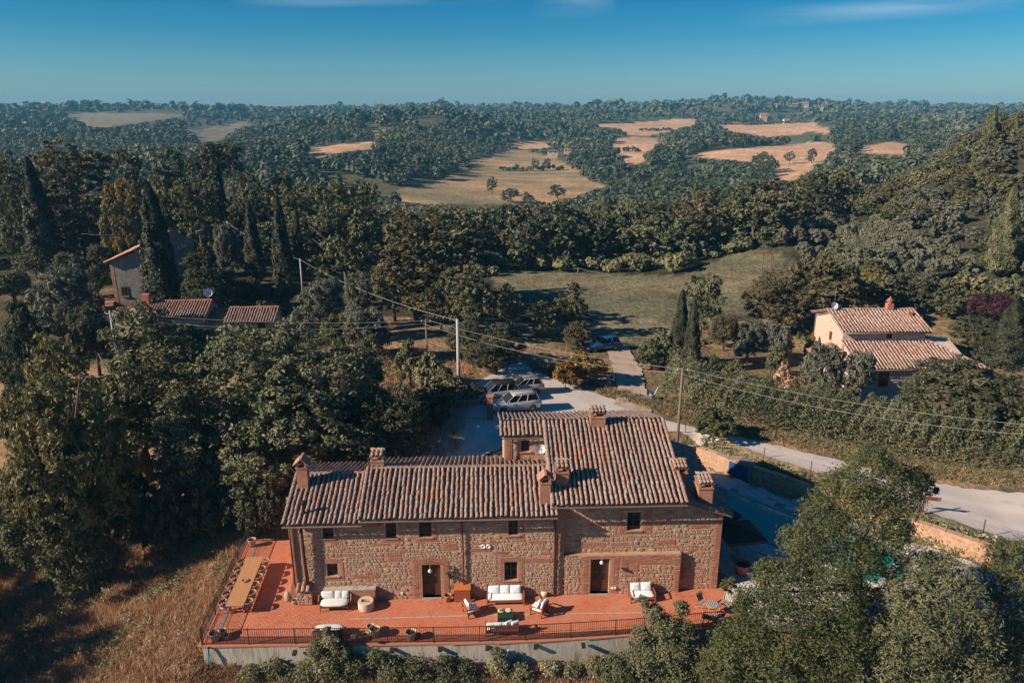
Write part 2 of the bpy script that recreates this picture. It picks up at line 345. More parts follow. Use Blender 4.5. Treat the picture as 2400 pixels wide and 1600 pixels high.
L_PURPLE = leafmat('purple_leaves', [(.03, .014, .02), (.05, .022, .032), (.075, .035, .05)], .15)
L_RUST = leafmat('rusty_leaves', [(.062, .058, .034), (.09, .08, .048), (.12, .10, .064), (.15, .115, .075)])
L_FAR = leafmat('far_wood_leaves', [(.046, .058, .032), (.072, .082, .046), (.10, .106, .064), (.135, .132, .085)], .1, lift=(1.05, 1.12, 1.0))
L_GRASS = leafmat('dry_grass_blades', [(.17, .15, .09), (.30, .205, .125), (.40, .265, .165), (.48, .345, .225)], .2, lift=(1.3, 1.12, 1.0))
L_WEED = leafmat('weed_leaves', [(.075, .084, .045), (.12, .12, .07), (.165, .158, .10), (.30, .29, .23)], .2)
L_HEDGE = leafmat('hedge_leaves', [(.058, .07, .04), (.09, .10, .06), (.125, .132, .084), (.165, .158, .105)], .2)
L_FLOWER = leafmat('rose_blossom', [(.07, .08, .04), (.09, .09, .05), (.45, .24, .22), (.66, .62, .56)])
# ================================================================== TERRAIN
def sstep(x): x = np.clip(x, 0, 1); return x * x * (3 - 2 * x)
PLAT = np.array([(-17.1, 34.9), (-8, 35.1), (0, 35.3), (6, 35.75), (13.5, 36.6), (22, 36.0), (30, 35.2), (34.5, 38.0), (29.2, 43.9), (15.5, 57.3), (11.0, 56.2), (8.5, 50.2), (-1.2, 49.6), (-2.0, 46.2), (-13.2, 45.8), (-18.3, 45.3)])
def polydist(X, Y, P):
    d = np.full(X.shape, 1e9); ins = np.zeros(X.shape, bool); n = len(P)
    for i in range(n):
        x0, y0 = P[i]; x1, y1 = P[(i + 1) % n]; dx, dy = x1 - x0, y1 - y0
        t = np.clip(((X - x0) * dx + (Y - y0) * dy) / (dx * dx + dy * dy), 0, 1)
        d = np.minimum(d, np.hypot(X - x0 - t * dx, Y - y0 - t * dy))
        c = ((y0 > Y) != (y1 > Y)); xs = (x1 - x0) * (Y - y0) / (y1 - y0 + 1e-12) + x0
        ins ^= c & (X < xs)
    return np.where(ins, -d, d)
def inpoly(x, y, P):
    ins = np.zeros(np.shape(x), bool); n = len(P)
    for i in range(n):
        x0, y0 = P[i]; x1, y1 = P[(i + 1) % n]
        c = ((y0 > y) != (y1 > y)); ins ^= c & (x < (x1 - x0) * (y - y0) / (y1 - y0 + 1e-12) + x0)
    return ins
def z_near(X, Y):
    X = np.asarray(X, float); Y = np.asarray(Y, float)
    d = polydist(X, Y, PLAT); dp = np.maximum(d, 0)
    zb = np.clip(2.6 - .055 * (X - 4), .9, 3.1)
    t0 = np.interp(X, [-60, -20, 10, 30, 40], [44, 43, 42, 34, 33]); t1 = np.interp(X, [-60, -25, -8, 10, 30, 40], [76, 70, 56, 45, 41, 40])
    wb = sstep((Y - t0) / (t1 - t0))
    left = sstep((-15.5 - X) / 3)
    zf = np.maximum(-1.15 - .28 * dp, -9) * (1 - left) + np.maximum(-.45 - .36 * dp, -9.5) * left
    zo = zf * (1 - wb) + zb * wb
    ed = np.where(wb > .5, 1.1, .5)
    return -.28 + (zo + .28) * sstep(d / ed + .25)
def _cp():
    pts = []
    for px, py, z in [(1400, 760, 1.6), (1150, 632, 1.0), (1500, 642, 1.2), (1900, 620, 2.5), (1760, 690, 2), (1200, 700, 1.2), (450, 735, 3.0), (150, 640, 3), (700, 690, 2.5), (2350, 700, 5), (2100, 720, 3.5)]:
        X, Y = atz(px, py, z); pts.append((X, Y, z))
    for px, py, Y in [(2000, 620, 105), (2300, 520, 125), (2360, 430, 145), (2300, 335, 175), (2060, 480, 185), (2390, 285, 200), (1900, 560, 130),
        (920, 480, 350), (1150, 456, 390), (1400, 425, 450), (1090, 378, 620), (1250, 402, 540), (1300, 366, 690), (1190, 358, 720),
        (1900, 384, 520), (1700, 360, 620), (1900, 337, 740), (1850, 420, 440), (1640, 365, 640), (1500, 345, 700), (1480, 330, 820),
        (1500, 302, 1000), (1620, 279, 1300), (1400, 295, 1050), (1720, 296, 1150), (1900, 302, 1080), (1800, 276, 1400), (1850, 252, 1750),
        (250, 270, 1350), (290, 298, 1000), (500, 292, 1150), (500, 335, 850), (450, 312, 950), (100, 300, 1000), (50, 270, 1300),
        (790, 352, 560), (1040, 305, 780), (1030, 264, 930), (960, 272, 930), (1120, 276, 930), (1030, 300, 1250), (1180, 290, 1250), (880, 295, 1250), (1210, 300, 1000), (1750, 258, 1500), (1950, 262, 1700), (1560, 262, 1700), (850, 310, 780), (900, 400, 450),
        (2050, 350, 560), (2100, 330, 700), (2200, 290, 1300), (2080, 300, 1000),
        (100, 420, 420), (300, 400, 420), (500, 400, 420), (650, 420, 380), (700, 380, 480), (100, 350, 700), (300, 340, 700)]:
        X, Z = atY(px, py, Y); pts.append((X, Y, Z))
    for px, py in [(-300, 266), (0, 266), (350, 260), (600, 264), (900, 260), (1100, 258), (1300, 258), (1500, 256), (1650, 246), (1850, 243), (1990, 252), (2200, 260), (2400, 262), (2700, 262)]:
        X, Z = atY(px, py, 2100); pts.append((X, 2100, Z))
        pts.append((X * 1.6, 3400, Z - 12)); pts.append((X * 2.9, 6000, 12))
    for a, Y, z in [(-.72, 200, -6), (-.45, 200, -4), (-.25, 190, -6), (0, 190, -6), (.2, 200, -5.5), (.36, 200, 0), (0, 250, -13), (0, 300, -19), (-.2, 270, -16), (.25, 280, -15), (.3, 320, -16), (.12, 300, -18), (-.2, 310, -18), (.4, 300, -8), (-.5, 280, -14),
        (.62, 420, -4), (.75, 420, 0), (.55, 260, 4), (-1.2, 100, 0), (-1.2, 400, -8), (-1.2, 1500, 20), (1.2, 100, 14), (1.2, 250, 22), (1.2, 1500, 22), (-.8, 130, 1), (-.5, 130, 3), (-.3, 130, 2), (-.1, 130, .5), (.05, 150, -.5), (.15, 150, 0),
        (.8, 140, 18), (.8, 100, 9), (.95, 90, 9)]:
        pts.append((a * Y, Y, z))
    for Y in (70, 80):
        for X in np.arange(-75, 76, 10.):
            pts.append((X, Y, float(z_near(X, Y)) + (max(0, X - 34) * .06)))
    P = np.array(pts); q = np.column_stack([P[:, 0] / P[:, 1] * 1.0, np.log(P[:, 1]) * .42])
    return q, P[:, 2]
_Q, _Z = _cp()
def _phi(r2): return .5 * r2 * np.log(r2 + 1e-12)
_NC = len(_Q)
_A = np.zeros((_NC + 3, _NC + 3))
_A[:_NC, :_NC] = _phi(((_Q[:, None] - _Q[None]) ** 2).sum(-1)) + np.eye(_NC) * 2e-4
_A[:_NC, _NC] = 1; _A[:_NC, _NC + 1:] = _Q; _A[_NC, :_NC] = 1; _A[_NC + 1:, :_NC] = _Q.T
_W = np.linalg.solve(_A, np.concatenate([_Z, [0, 0, 0]]))
def z_far(X, Y):
    X = np.asarray(X, float); Y = np.maximum(np.asarray(Y, float), 50); sh = X.shape
    q = np.column_stack([(X / Y).ravel(), (np.log(Y) * .42).ravel()]); out = np.empty(len(q))
    for i in range(0, len(q), 20000):
        c = q[i:i + 20000]
        out[i:i + 20000] = _phi(((c[:, None] - _Q[None]) ** 2).sum(-1)) @ _W[:_NC] + _W[_NC] + c @ _W[_NC + 1:]
    return np.clip(out, -32, 62).reshape(sh)
def terrain(X, Y):
    X = np.asarray(X, float); Y = np.asarray(Y, float)
    wgt = sstep((Y - 70) / 14)
    und = np.clip((Y - 480) / 400, 0, 1) * 1.5 * (3.2 * np.sin(Y * .0105 + X * .0042 + 1.0) + 2.2 * np.sin(Y * .023 - X * .008) + 1.5 * np.sin(X * .021 + Y * .006))
    zn = z_near(X, Y)
    m = wgt > 0
    zf = np.where(m, z_far(X, Y), 0) if m.any() else 0
    return zn * (1 - wgt) + zf * wgt + und + (np.maximum(0, X - 34) * .06) * (1 - wgt)
def tz(X, Y): return float(terrain(np.array([X]), np.array([Y]))[0])

# zones in the photograph's own coordinates, projected on the land
FIELDS = [  # name, near, far, outline
 ('field', 320, 850, [(922, 476), (938, 441), (1041, 420), (1072, 403), (1080, 378), (1144, 372), (1189, 352), (1230, 352), (1310, 372), (1385, 418), (1420, 440), (1337, 470), (1290, 478), (1248, 470), (1210, 480), (1144, 480), (972, 478)]),
 ('gold', 380, 1000, [(1600, 366), (1627, 360), (1700, 350), (1772, 344), (1830, 343), (1893, 333), (1975, 338), (1955, 362), (1944, 376), (1924, 390), (1889, 424), (1813, 424), (1824, 400), (1800, 392), (1758, 381), (1683, 372)]),
 ('gold', 420, 950, [(1430, 328), (1480, 322), (1540, 323), (1546, 345), (1515, 365), (1496, 390), (1454, 382), (1440, 350)]),
 ('gold', 780, 1800, [(1365, 296), (1430, 290), (1489, 286), (1600, 280), (1636, 276), (1636, 291), (1588, 302), (1523, 318), (1470, 316), (1440, 300)]),
 ('gold', 780, 1900, [(1680, 289), (1720, 286), (1765, 290), (1780, 287), (1903, 285), (1930, 296), (1955, 310), (1930, 316), (1900, 309), (1870, 318), (1790, 322), (1738, 312), (1700, 306)]),
 ('gold', 420, 950, [(706, 352), (740, 346), (800, 339), (879, 330), (890, 350), (850, 352), (800, 358), (760, 368), (730, 376)]),
 ('tan', 780, 1900, [(138, 268), (240, 265), (350, 264), (440, 268), (448, 271), (400, 276), (362, 284), (300, 292), (241, 300), (200, 296), (170, 282)]),
 ('tan', 700, 1700, [(430, 305), (470, 299), (585, 283), (585, 292), (560, 306), (520, 330), (465, 334), (450, 318)]),
 ('gold', 450, 1100, [(1208, 336), (1240, 332), (1281, 333), (1292, 346), (1230, 350), (1208, 344)]),
 ('gold', 450, 1100, [(2000, 346), (2040, 336), (2096, 332), (2140, 342), (2130, 366), (2060, 362), (2010, 358)]),
 ('gold', 780, 1900, [(1970, 322), (1985, 310), (1998, 310), (1990, 320), (1975, 326)]),
 ('meadow', 74, 165, [(1140, 634), (1600, 646), (1690, 606), (1760, 580), (1880, 605), (1960, 640), (1960, 720), (1720, 740), (1640, 770), (1560, 830), (1520, 850), (1440, 860), (1400, 800), (1370, 700), (1180, 700)]),
]
def zone_of(X, Y, Z):
    px, py = proj(X, Y, Z); amp = np.clip(Y / 300, 0, 1)
    px = px + amp * (5 * np.sin(X * .07 + Y * .05) + 3 * np.sin(X * .19 - Y * .13)); py = py + amp * 1.0 * np.sin(X * .05 + 2)
    zn = np.zeros(X.shape, np.int8)
    code = {'field': 1, 'gold': 2, 'tan': 3, 'meadow': 4}
    for nm, y0, y1, P in FIELDS:
        zn[inpoly(px, py, P) & (Y > y0) & (Y < y1)] = code[nm]
    return zn

# the ground sheet: fine near the camera, wider towards the horizon
def make_ground():
    ys = np.concatenate([np.arange(-40, 14, 3.), np.exp(np.arange(math.log(14), math.log(3700), .0135))])
    us = np.concatenate([np.linspace(-1.5, -.76, 40)[:-1], np.arange(-.76, .76, .0052), np.linspace(.76, 1.5, 40)])
    U, Y = np.meshgrid(us, ys); X = U * np.maximum(Y, 26)
    Z = terrain(X, Y)
    bump = .12 * np.sin(X * .9 + 1.3 * np.sin(Y * .7)) * np.sin(Y * 1.1 + X * .3)
    out = polydist(X, Y, PLAT) > 1.5
    Z = Z + np.where(out & (Y < 60) & (X < -17), bump, 0)
    zn = zone_of(X, Y, Z)
    px, py = proj(X, Y, Z)
    col = np.zeros(X.shape + (4,)); col[..., 3] = 1
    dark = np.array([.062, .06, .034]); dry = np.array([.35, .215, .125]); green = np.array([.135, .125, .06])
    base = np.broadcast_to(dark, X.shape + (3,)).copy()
    n1 = np.sin(X * .31 + np.sin(Y * .23) * 2) * np.sin(Y * .27 + np.sin(X * .19) * 2)
    n2 = np.sin(X * .9 + 3 * np.sin(Y * .33)) * np.sin(Y * .8 + 2 * np.sin(X * .41))
    nearw = np.where(Y < 92, 1., 0.)
    wd = np.clip(.62 + .3 * n1 + .15 * n2, 0, 1)[..., None]
    near = dry * wd + green * (1 - wd)
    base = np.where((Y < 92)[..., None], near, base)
    rb = (px > 1500) & (Y < 95) & (X > 13)
    wg = np.clip(.35 + .3 * n1, 0, 1)[..., None]
    base = np.where(rb[..., None], dry * wg + green * (1 - wg), base)
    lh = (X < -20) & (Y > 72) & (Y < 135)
    wl = np.clip(.05 + .4 * n1 + .25 * n2, 0, 1)[..., None]  # left farm ground: colour darkened to stand in for the trees' shade
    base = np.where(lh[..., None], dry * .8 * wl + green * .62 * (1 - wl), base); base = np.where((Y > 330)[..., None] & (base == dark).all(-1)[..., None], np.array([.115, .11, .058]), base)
    f = np.clip(.5 + .55 * np.sin(Y * .05 + X * .012 + np.sin(X * .02) * 2) * np.sin(X * .017 + Y * .013) + .25 * np.sin(Y * .21 + X * .04), 0, 1)[..., None]
    base = np.where((zn == 1)[..., None], np.array([.47, .29, .155]) * (1 - f) + np.array([.24, .20, .105]) * f, base)
    ln = np.sin((X * .8 + Y * .6) * .9) * .06 + np.sin((X * .8 + Y * .6) * .23) * .07 + .07 * np.sin(X * .021 + np.sin(Y * .017) * 2)
    gld = np.array([.58, .345, .20]) * (1 + .05 * np.sin(Y * .12 + X * .05) + ln)[..., None]
    base = np.where((zn == 2)[..., None], gld, base)
    base = np.where((zn == 3)[..., None], np.array([.235, .19, .125]) * (1 + .12 * n1[..., None]), base)
    m = np.clip(.3 + .35 * np.sin(Y * .22 + X * .05) + .25 * n2, 0, 1)[..., None]
    base = np.where((zn == 4)[..., None], np.array([.145, .135, .078]) * (1 - m) + np.array([.235, .19, .115]) * m, base)
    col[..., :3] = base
    nr, nc = X.shape
    V = np.column_stack([X.ravel(), Y.ravel(), Z.ravel()])
    idx = np.arange(nr * nc).reshape(nr, nc)
    F = np.stack([idx[:-1, :-1], idx[:-1, 1:], idx[1:, 1:], idx[1:, :-1]], -1).reshape(-1, 4)
    fz = zn[:-1, :-1].reshape(-1)
    m_ = bpy.data.materials.new('land'); m_.use_nodes = True; n = m_.node_tree.nodes; L = m_.node_tree.links
    b = n['Principled BSDF']; b.inputs['Roughness'].default_value = .95; b.inputs['Specular IOR Level'].default_value = .1
    at = n.new('ShaderNodeAttribute'); at.attribute_name = 'soil'
    t = n.new('ShaderNodeTexCoord')
    def noise(sc, lo, hi, tov):
        q = n.new('ShaderNodeTexNoise'); q.inputs['Scale'].default_value = sc; q.inputs['Detail'].default_value = 7; L.new(t.outputs['Object'], q.inputs['Vector'])
        r = n.new('ShaderNodeMapRange'); r.inputs[1].default_value = .3; r.inputs[2].default_value = .7; r.inputs[3].default_value = lo; r.inputs[4].default_value = hi; L.new(q.outputs[0], r.inputs[0]); return r.outputs[0]
    a1 = noise(1.4, .62, 1.3, 0); a2 = noise(.06, .8, 1.18, 0); a3 = noise(.35, .72, 1.25, 0)
    mu = n.new('ShaderNodeMath'); mu.operation = 'MULTIPLY'; L.new(a1, mu.inputs[0]); L.new(a2, mu.inputs[1])
    mu2 = n.new('ShaderNodeMath'); mu2.operation = 'MULTIPLY'; L.new(mu.outputs[0], mu2.inputs[0]); L.new(a3, mu2.inputs[1])
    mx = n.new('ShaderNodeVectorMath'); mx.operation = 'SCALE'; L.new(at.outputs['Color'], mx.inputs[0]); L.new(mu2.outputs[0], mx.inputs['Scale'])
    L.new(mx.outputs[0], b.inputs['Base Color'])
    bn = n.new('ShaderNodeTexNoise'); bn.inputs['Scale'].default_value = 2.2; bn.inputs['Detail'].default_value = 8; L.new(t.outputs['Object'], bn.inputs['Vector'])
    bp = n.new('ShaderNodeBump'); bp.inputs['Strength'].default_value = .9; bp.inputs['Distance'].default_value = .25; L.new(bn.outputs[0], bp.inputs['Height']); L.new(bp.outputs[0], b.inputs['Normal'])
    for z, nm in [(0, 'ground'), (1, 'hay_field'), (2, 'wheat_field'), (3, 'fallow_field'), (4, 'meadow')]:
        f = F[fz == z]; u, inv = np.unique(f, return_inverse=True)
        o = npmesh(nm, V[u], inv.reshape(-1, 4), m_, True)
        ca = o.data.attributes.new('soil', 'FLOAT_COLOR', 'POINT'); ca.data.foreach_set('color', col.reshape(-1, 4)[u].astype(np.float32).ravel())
        struct(o)
def npmesh(name, V, F, m, smooth=False, tone=None, parent=None, mi=None):
    me = bpy.data.meshes.new(name); nv, nf = len(V), len(F); k = F.shape[1]
    me.vertices.add(nv); me.vertices.foreach_set('co', np.ascontiguousarray(V, np.float32).ravel())
    me.loops.add(nf * k); me.loops.foreach_set('vertex_index', np.ascontiguousarray(F, np.int32).ravel())
    me.polygons.add(nf); me.polygons.foreach_set('loop_start', np.arange(0, nf * k, k, dtype=np.int32))
    me.polygons.foreach_set('use_smooth', np.full(nf, smooth))
    for x in (m if isinstance(m, (list, tuple)) else [m]): me.materials.append(x)
    if mi is not None: me.polygons.foreach_set('material_index', np.asarray(mi, np.int32))
    me.update(calc_edges=True)
    if tone is not None:
        a = me.attributes.new('tone', 'FLOAT', 'POINT'); a.data.foreach_set('value', np.asarray(tone, np.float32))
    if parent == 'data': return me
    return link(name, me, parent)
make_ground()

# ------------------------------------------------------------------ road, track, driveway (draped sheets)
def smooth_line(P, n):
    P = np.array(P, float); t = np.arange(len(P)); tt = np.linspace(0, len(P) - 1, n)
    out = np.empty((n, P.shape[1]))
    for c in range(P.shape[1]):
        p = P[:, c]
        i = np.clip(tt.astype(int), 0, len(P) - 2); f = tt - i
        p0, p1, p2, p3 = p[np.maximum(i - 1, 0)], p[i], p[i + 1], p[np.minimum(i + 2, len(P) - 1)]
        out[:, c] = .5 * (2 * p1 + (p2 - p0) * f + (2 * p0 - 5 * p1 + 4 * p2 - p3) * f ** 2 + (3 * p1 - p0 - 3 * p2 + p3) * f ** 3)
    return out
def drape(name, A, B, n, k, m, lift):
    """A sheet between two side lines A and B laid on the land."""
    a, b = smooth_line(A, n), smooth_line(B, n); V = []
    jit = np.random.default_rng(5).normal(0, .09, (n, 2))
    for i in range(n):
        for j in range(k + 1):
            f = j / k; p = a[i] * (1 - f) + b[i] * f
            if j in (0, k): p = p + jit[i]
            V.append((p[0], p[1], 0))
    V = np.array(V); V[:, 2] = terrain(V[:, 0], V[:, 1]) + lift
    idx = np.arange(n * (k + 1)).reshape(n, k + 1)
    F = np.stack([idx[:-1, :-1], idx[:-1, 1:], idx[1:, 1:], idx[1:, :-1]], -1).reshape(-1, 4)
    e1 = V[F[0, 1]] - V[F[0, 0]]; e2 = V[F[0, 3]] - V[F[0, 0]]
    if e1[0] * e2[1] - e1[1] * e2[0] < 0: F = F[:, ::-1]
    ff = np.tile(np.arange(k + 1) / k, n); wr = np.exp(-((ff - .33) / .075) ** 2) + np.exp(-((ff - .67) / .075) ** 2)
    o = npmesh(name, V, F, m, True); at_ = o.data.attributes.new('wear', 'FLOAT', 'POINT'); at_.data.foreach_set('value', wr.astype(np.float32)); return struct(o)
def pz(px, py):
    """Point on the land behind a pixel, near range (fixed-point on height)."""
    z = 1.5
    for _ in range(30):
        X, Y = atz(px, py, z); z = .5 * z + .5 * tz(X, Y)
    return X, Y
for m_ in (M_GRAVEL,):       # wheel tracks: paler, finer ground where tyres run, broken up by noise
    n = m_.node_tree.nodes; L = m_.node_tree.links; b_ = n['Principled BSDF']; src = b_.inputs['Base Color'].links[0].from_socket
    at_ = n.new('ShaderNodeAttribute'); at_.attribute_name = 'wear'; q = n.new('ShaderNodeTexNoise'); q.inputs['Scale'].default_value = .5; q.inputs['Detail'].default_value = 5
    L.new(n['Texture Coordinate'].outputs['Object'], q.inputs['Vector']); mu = n.new('ShaderNodeMath'); mu.operation = 'MULTIPLY'; L.new(at_.outputs['Fac'], mu.inputs[0]); L.new(q.outputs[0], mu.inputs[1])
    x = n.new('ShaderNodeMix'); x.data_type = 'RGBA'; L.new(mu.outputs[0], x.inputs[0]); L.new(src, x.inputs[6]); x.inputs[7].default_value = (.66, .58, .51, 1); L.new(x.outputs[2], b_.inputs['Base Color'])
far_edge = [pz(*p) for p in [(1215, 845), (1262, 872), (1350, 905), (1450, 942), (1560, 984), (1700, 1018), (1850, 1052), (1990, 1086), (2110, 1122), (2210, 1136), (2400, 1156)]] + [(52, 46), (75, 42)]
near_edge = [pz(*p) for p in [(1100, 905)]] + [(-3.0, 61.5), (1.5, 58.5), (6.5, 57.6), (12.0, 57.9), (16.2, 57.3), (22.5, 52.2), (26.6, 48.6), (30.0, 45.4), (33.6, 42.4), (38, 40)] + [(54, 37), (75, 34)]
drape('road', far_edge, near_edge, 120, 24, M_GRAVEL, .05)
drape('driveway', [(-5.5, 62.5), (-5.8, 58), (-7.5, 54), (-12, 50.5)], [(2.0, 59.5), (-.4, 56), (-1.3, 52.5), (-8, 47.6)], 40, 16, M_GRAVEL, .09)
drape('dirt_track', [pz(1440, 948), pz(1448, 915), pz(1442, 880), pz(1430, 850), pz(1415, 800)], [pz(1530, 985), pz(1518, 925), pz(1508, 890), pz(1500, 865), pz(1470, 815)], 40, 5, M_TRACK, .10)

# ------------------------------------------------------------------ terrace, pool terrace, pool
FRONT = [(-17.1, -3.72), (-12, -3.82), (-8, -3.92), (-3.5, -4.0), (-1.0, -4.02), (1.2, -3.98), (4, -3.85), (6.5, -3.7), (9.5, -3.42), (13.2, -3.05)]
TERR = FRONT + [(13.9, .9), (12.8, .9), (-13.0, .5), (-13.0, 6.9), (-17.65, 6.6)]
mb = MB(); mb.prism(TERR, -.6, -.012); mb_o = struct(mb.build('terrace', M_TERRABED, None, (0, HY, 0), HA))
def pavers():
    R = random.Random(3); P = np.array(TERR); big, rest = [], MB()
    W, Lg = .155, .31
    cells = []
    y = -4.3; r = 0
    while y < 7:
        x = -18.2 + (r % 2) * .155
        while x < 14.2:
            cells.append((x + Lg / 2, y + W / 2)); x += Lg
        y += W; r += 1
    C = np.array(cells)
    ok = (polydist(C[:, 0], C[:, 1], P) < -.12) & ~((C[:, 0] > -13.0) & (C[:, 1] > .0))
    C = C[ok]
    # a lighter patch set square to the rest by the second door, as laid
    order = np.argsort(C[:, 1] + 0 * C[:, 0])
    unit = []
    for v in range(4):
        b = MB(); j = .012 * (v - 1.5)
        hx, hy = Lg / 2 - .003, W / 2 - .003
        b.add([(-hx, -hy, -.012), (hx, -hy, -.012), (hx, hy, -.012), (-hx, hy, -.012), (-hx + .006, -hy + .006, .004), (hx - .006, -hy + .006, .004 + j * .1), (hx - .006, hy - .006, .004), (-hx + .006, hy - .006, .004 - j * .1)],
              [(4, 5, 6, 7), (0, 1, 5, 4), (1, 2, 6, 5), (2, 3, 7, 6), (3, 0, 4, 7)])
        me = bpy.data.meshes.new('paver'); me.from_pydata(b.v, [], b.f); me.materials.append(M_TERRA); unit.append(me)
    for i, k in enumerate(order):
        x, y = C[k]
        if i < 300: link('paver', unit[R.randrange(4)], mb_o, (x, y, 0))
        else:
            rest.M = Matrix.Translation((x, y, R.uniform(-.001, .001)))
            hx, hy = Lg / 2 - .003, W / 2 - .003
            rest.add([(-hx, -hy, -.012), (hx, -hy, -.012), (hx, hy, -.012), (-hx, hy, -.012), (-hx + .006, -hy + .006, .004), (hx - .006, -hy + .006, .004), (hx - .006, hy - .006, .004), (-hx + .006, hy - .006, .004)],
                     [(4, 5, 6, 7), (0, 1, 5, 4), (1, 2, 6, 5), (2, 3, 7, 6), (3, 0, 4, 7)])
    stuff(rest.build('paving_tiles', M_TERRA, mb_o))
pavers()
b = MB(); b.bar((-9.42, -1.78, .012), (-.2, -1.70, .012), .075, .02); b.bar((-.2, -1.70, .012), (8.4, -1.84, .012), .075, .02); b.build('drain_channel', M_CONC, mb_o)
b = MB()
for i in range(24):
    f = i / 24; b.box(-16.55 - .45 * f, -3.3 + 9.6 * f, .012, .16, .37, .02, 0.04)
b.build('blue_grey_border', mat('slate_border', [(.16, .19, .21), (.22, .25, .27)], 5, .7), mb_o)
b = MB()
for p, q in zip(FRONT[:-1], FRONT[1:]): b.bar((p[0], p[1] - .02, -.02), (q[0], q[1] + .03, -.02), .22, .07)
b.bar((-17.2, -3.8, -.02), (-17.75, 6.7, -.02), .28, .07)
b.build('edge_course', M_POTRED, mb_o)

# front retaining wall, concrete
b = MB()
for p, q in zip(FRONT[:-1], FRONT[1:]):
    b.add([(p[0], p[1] - .06, -.055), (q[0], q[1] - .06, -.055), (q[0], q[1] - .24, -3.4), (p[0], p[1] - .24, -3.4), (p[0], p[1] + .4, -.055), (q[0], q[1] + .4, -.055)],
          [(0, 3, 2, 1), (0, 1, 5, 4)])
b.add([(-17.1, -3.78, -.055), (-17.75, 6.7, -.055), (-17.9, 6.7, -2), (-17.3, -3.96, -3.4)], [(0, 1, 2, 3)])
rw = thing('retaining_wall', 'low stained concrete retaining wall under the front edge of the red terrace', 'wall', (0, HY, 0), HA)
b.build('wall_face', M_CONC, rw)
b = MB()
for x in (-12, -9.37, -6.74, -4.1, -1.5, 1.15, 3.8, 6.45): b.box(x, -4.2, -.22, .22, .3, .16)
b.build('drain_spout', M_IRON, rw)
lw = thing('garden_wall', 'crumbling red brick wall with concrete foot below the terrace corner', 'wall', hw(-15.6, -5.6, -2.4), HA)
b = MB(); b.box(0, 0, .1, 3.4, .5, 1.2); b.build('brick_face', M_CHIM, lw)
b = MB(); b.box(-.5, -.9, -.5, 3.0, .5, 1.3); b.build('concrete_foot', M_CONC, lw)
# pool terrace with stone slabs
PT = [(12.9, 39.4), (13.6, 36.0), (22, 36.1), (30, 35.4), (34, 38.0), (28.6, 43.3), (15.2, 56.3), (12.3, 54), (12.9, 48)]
P4 = [(15.35, 52.9), (25.6, 42.9), (22.5, 39.7), (12.95, 49.05)]     # water outline, world
def pool():
    base = MB()
    # deck as ring strips round the water, no overlap
    cx = [(p[0], p[1]) for p in P4]
    c = (sum(p[0] for p in P4) / 4, sum(p[1] for p in P4) / 4)
    out = [(c[0] + (p[0] - c[0]) * 1.0, c[1] + (p[1] - c[1]) * 1.0) for p in P4]
    dl = MB()
    R = random.Random(9)
    ux, uy = .7155, -.6986; vx, vy = .6986, .7155
    u = -22.0
    pp = np.array(P4); pt = np.array(PT)
    cp = MB()
    grown = []
    for p in P4:
        d = Vector((p[0] - c[0], p[1] - c[1])); grown.append(tuple(Vector(c) + d + d.normalized() * .46))
    for i in range(4):
        a, b_, A, B = P4[i], P4[(i + 1) % 4], grown[i], grown[(i + 1) % 4]
        n = 14 if i % 2 == 0 else 5
        for k in range(n):
            f0, f1 = (k + .012) / n, (k + .988) / n
            le = lambda s, t, f: (s[0] + (t[0] - s[0]) * f, s[1] + (t[1] - s[1]) * f)
            cp.prism([le(a, b_, f0), le(a, b_, f1), le(A, B, f1), le(A, B, f0)], -.25, .045)
    g2 = np.array(grown)
    row = 0
    while u < 22:
        v = -22.0 + R.uniform(0, .4)
        while v < 22:
            x, y = c[0] + ux * u + vx * v, c[1] + uy * u + vy * v
            s1 = R.uniform(.6, .9)
            X, Y = np.array([x]), np.array([y])
            if polydist(X, Y, pt)[0] < -.3 and polydist(X, Y, g2)[0] > .42:
                dl.box(x, y, -.04, .68, s1 - .03, .09, atan2(uy, ux))
            v += s1
        u += .7; row += 1
    bed = MB()
    n = 4
    # bed: quads from the grown rectangle to the outline, kept below the slabs
    bed.prism(PT, -.55, -.1)
    return cp, dl, bed
cp, dl, bed = pool()
pd = struct(thing('pool_terrace', None, None, (0, 0, 0))) if False else None
deck = struct(dl.build('pool_terrace', M_PAVE))
stuff(bed.build('gravel_bed', mat('slab_joint', [g(.30, .27, .23)], rough=.95)))['label'] = 'pale joint bed under the pool paving'
poolr = thing('swimming_pool', 'long blue swimming pool with pale stone coping beside the farmhouse', 'pool', (0, 0, 0))
cp.build('coping', M_PAVE, poolr)
M_POOL = mat('pool_lining', [(.02, .34, .30), (.03, .38, .34)], 1, .5)
b = MB(); b.prism(P4, -.095, -.085); b.build('lining', M_POOL, poolr)
M_WATER = bpy.data.materials.new('pool_water'); M_WATER.use_nodes = True
_n = M_WATER.node_tree.nodes; _b = _n['Principled BSDF']; _b.inputs['Base Color'].default_value = (.01, .32, .24, 1); _b.inputs['Roughness'].default_value = .05
_b.inputs['Alpha'].default_value = .82
_t = _n.new('ShaderNodeTexNoise'); _t.inputs['Scale'].default_value = 3; _bp = _n.new('ShaderNodeBump'); _bp.inputs['Strength'].default_value = .06
M_WATER.node_tree.links.new(_t.outputs[0], _bp.inputs['Height']); M_WATER.node_tree.links.new(_bp.outputs[0], _b.inputs['Normal'])
b = MB(); b.add([(x, y, -.03) for x, y in P4], [(3, 2, 1, 0)]); b.build('water', M_WATER, poolr)
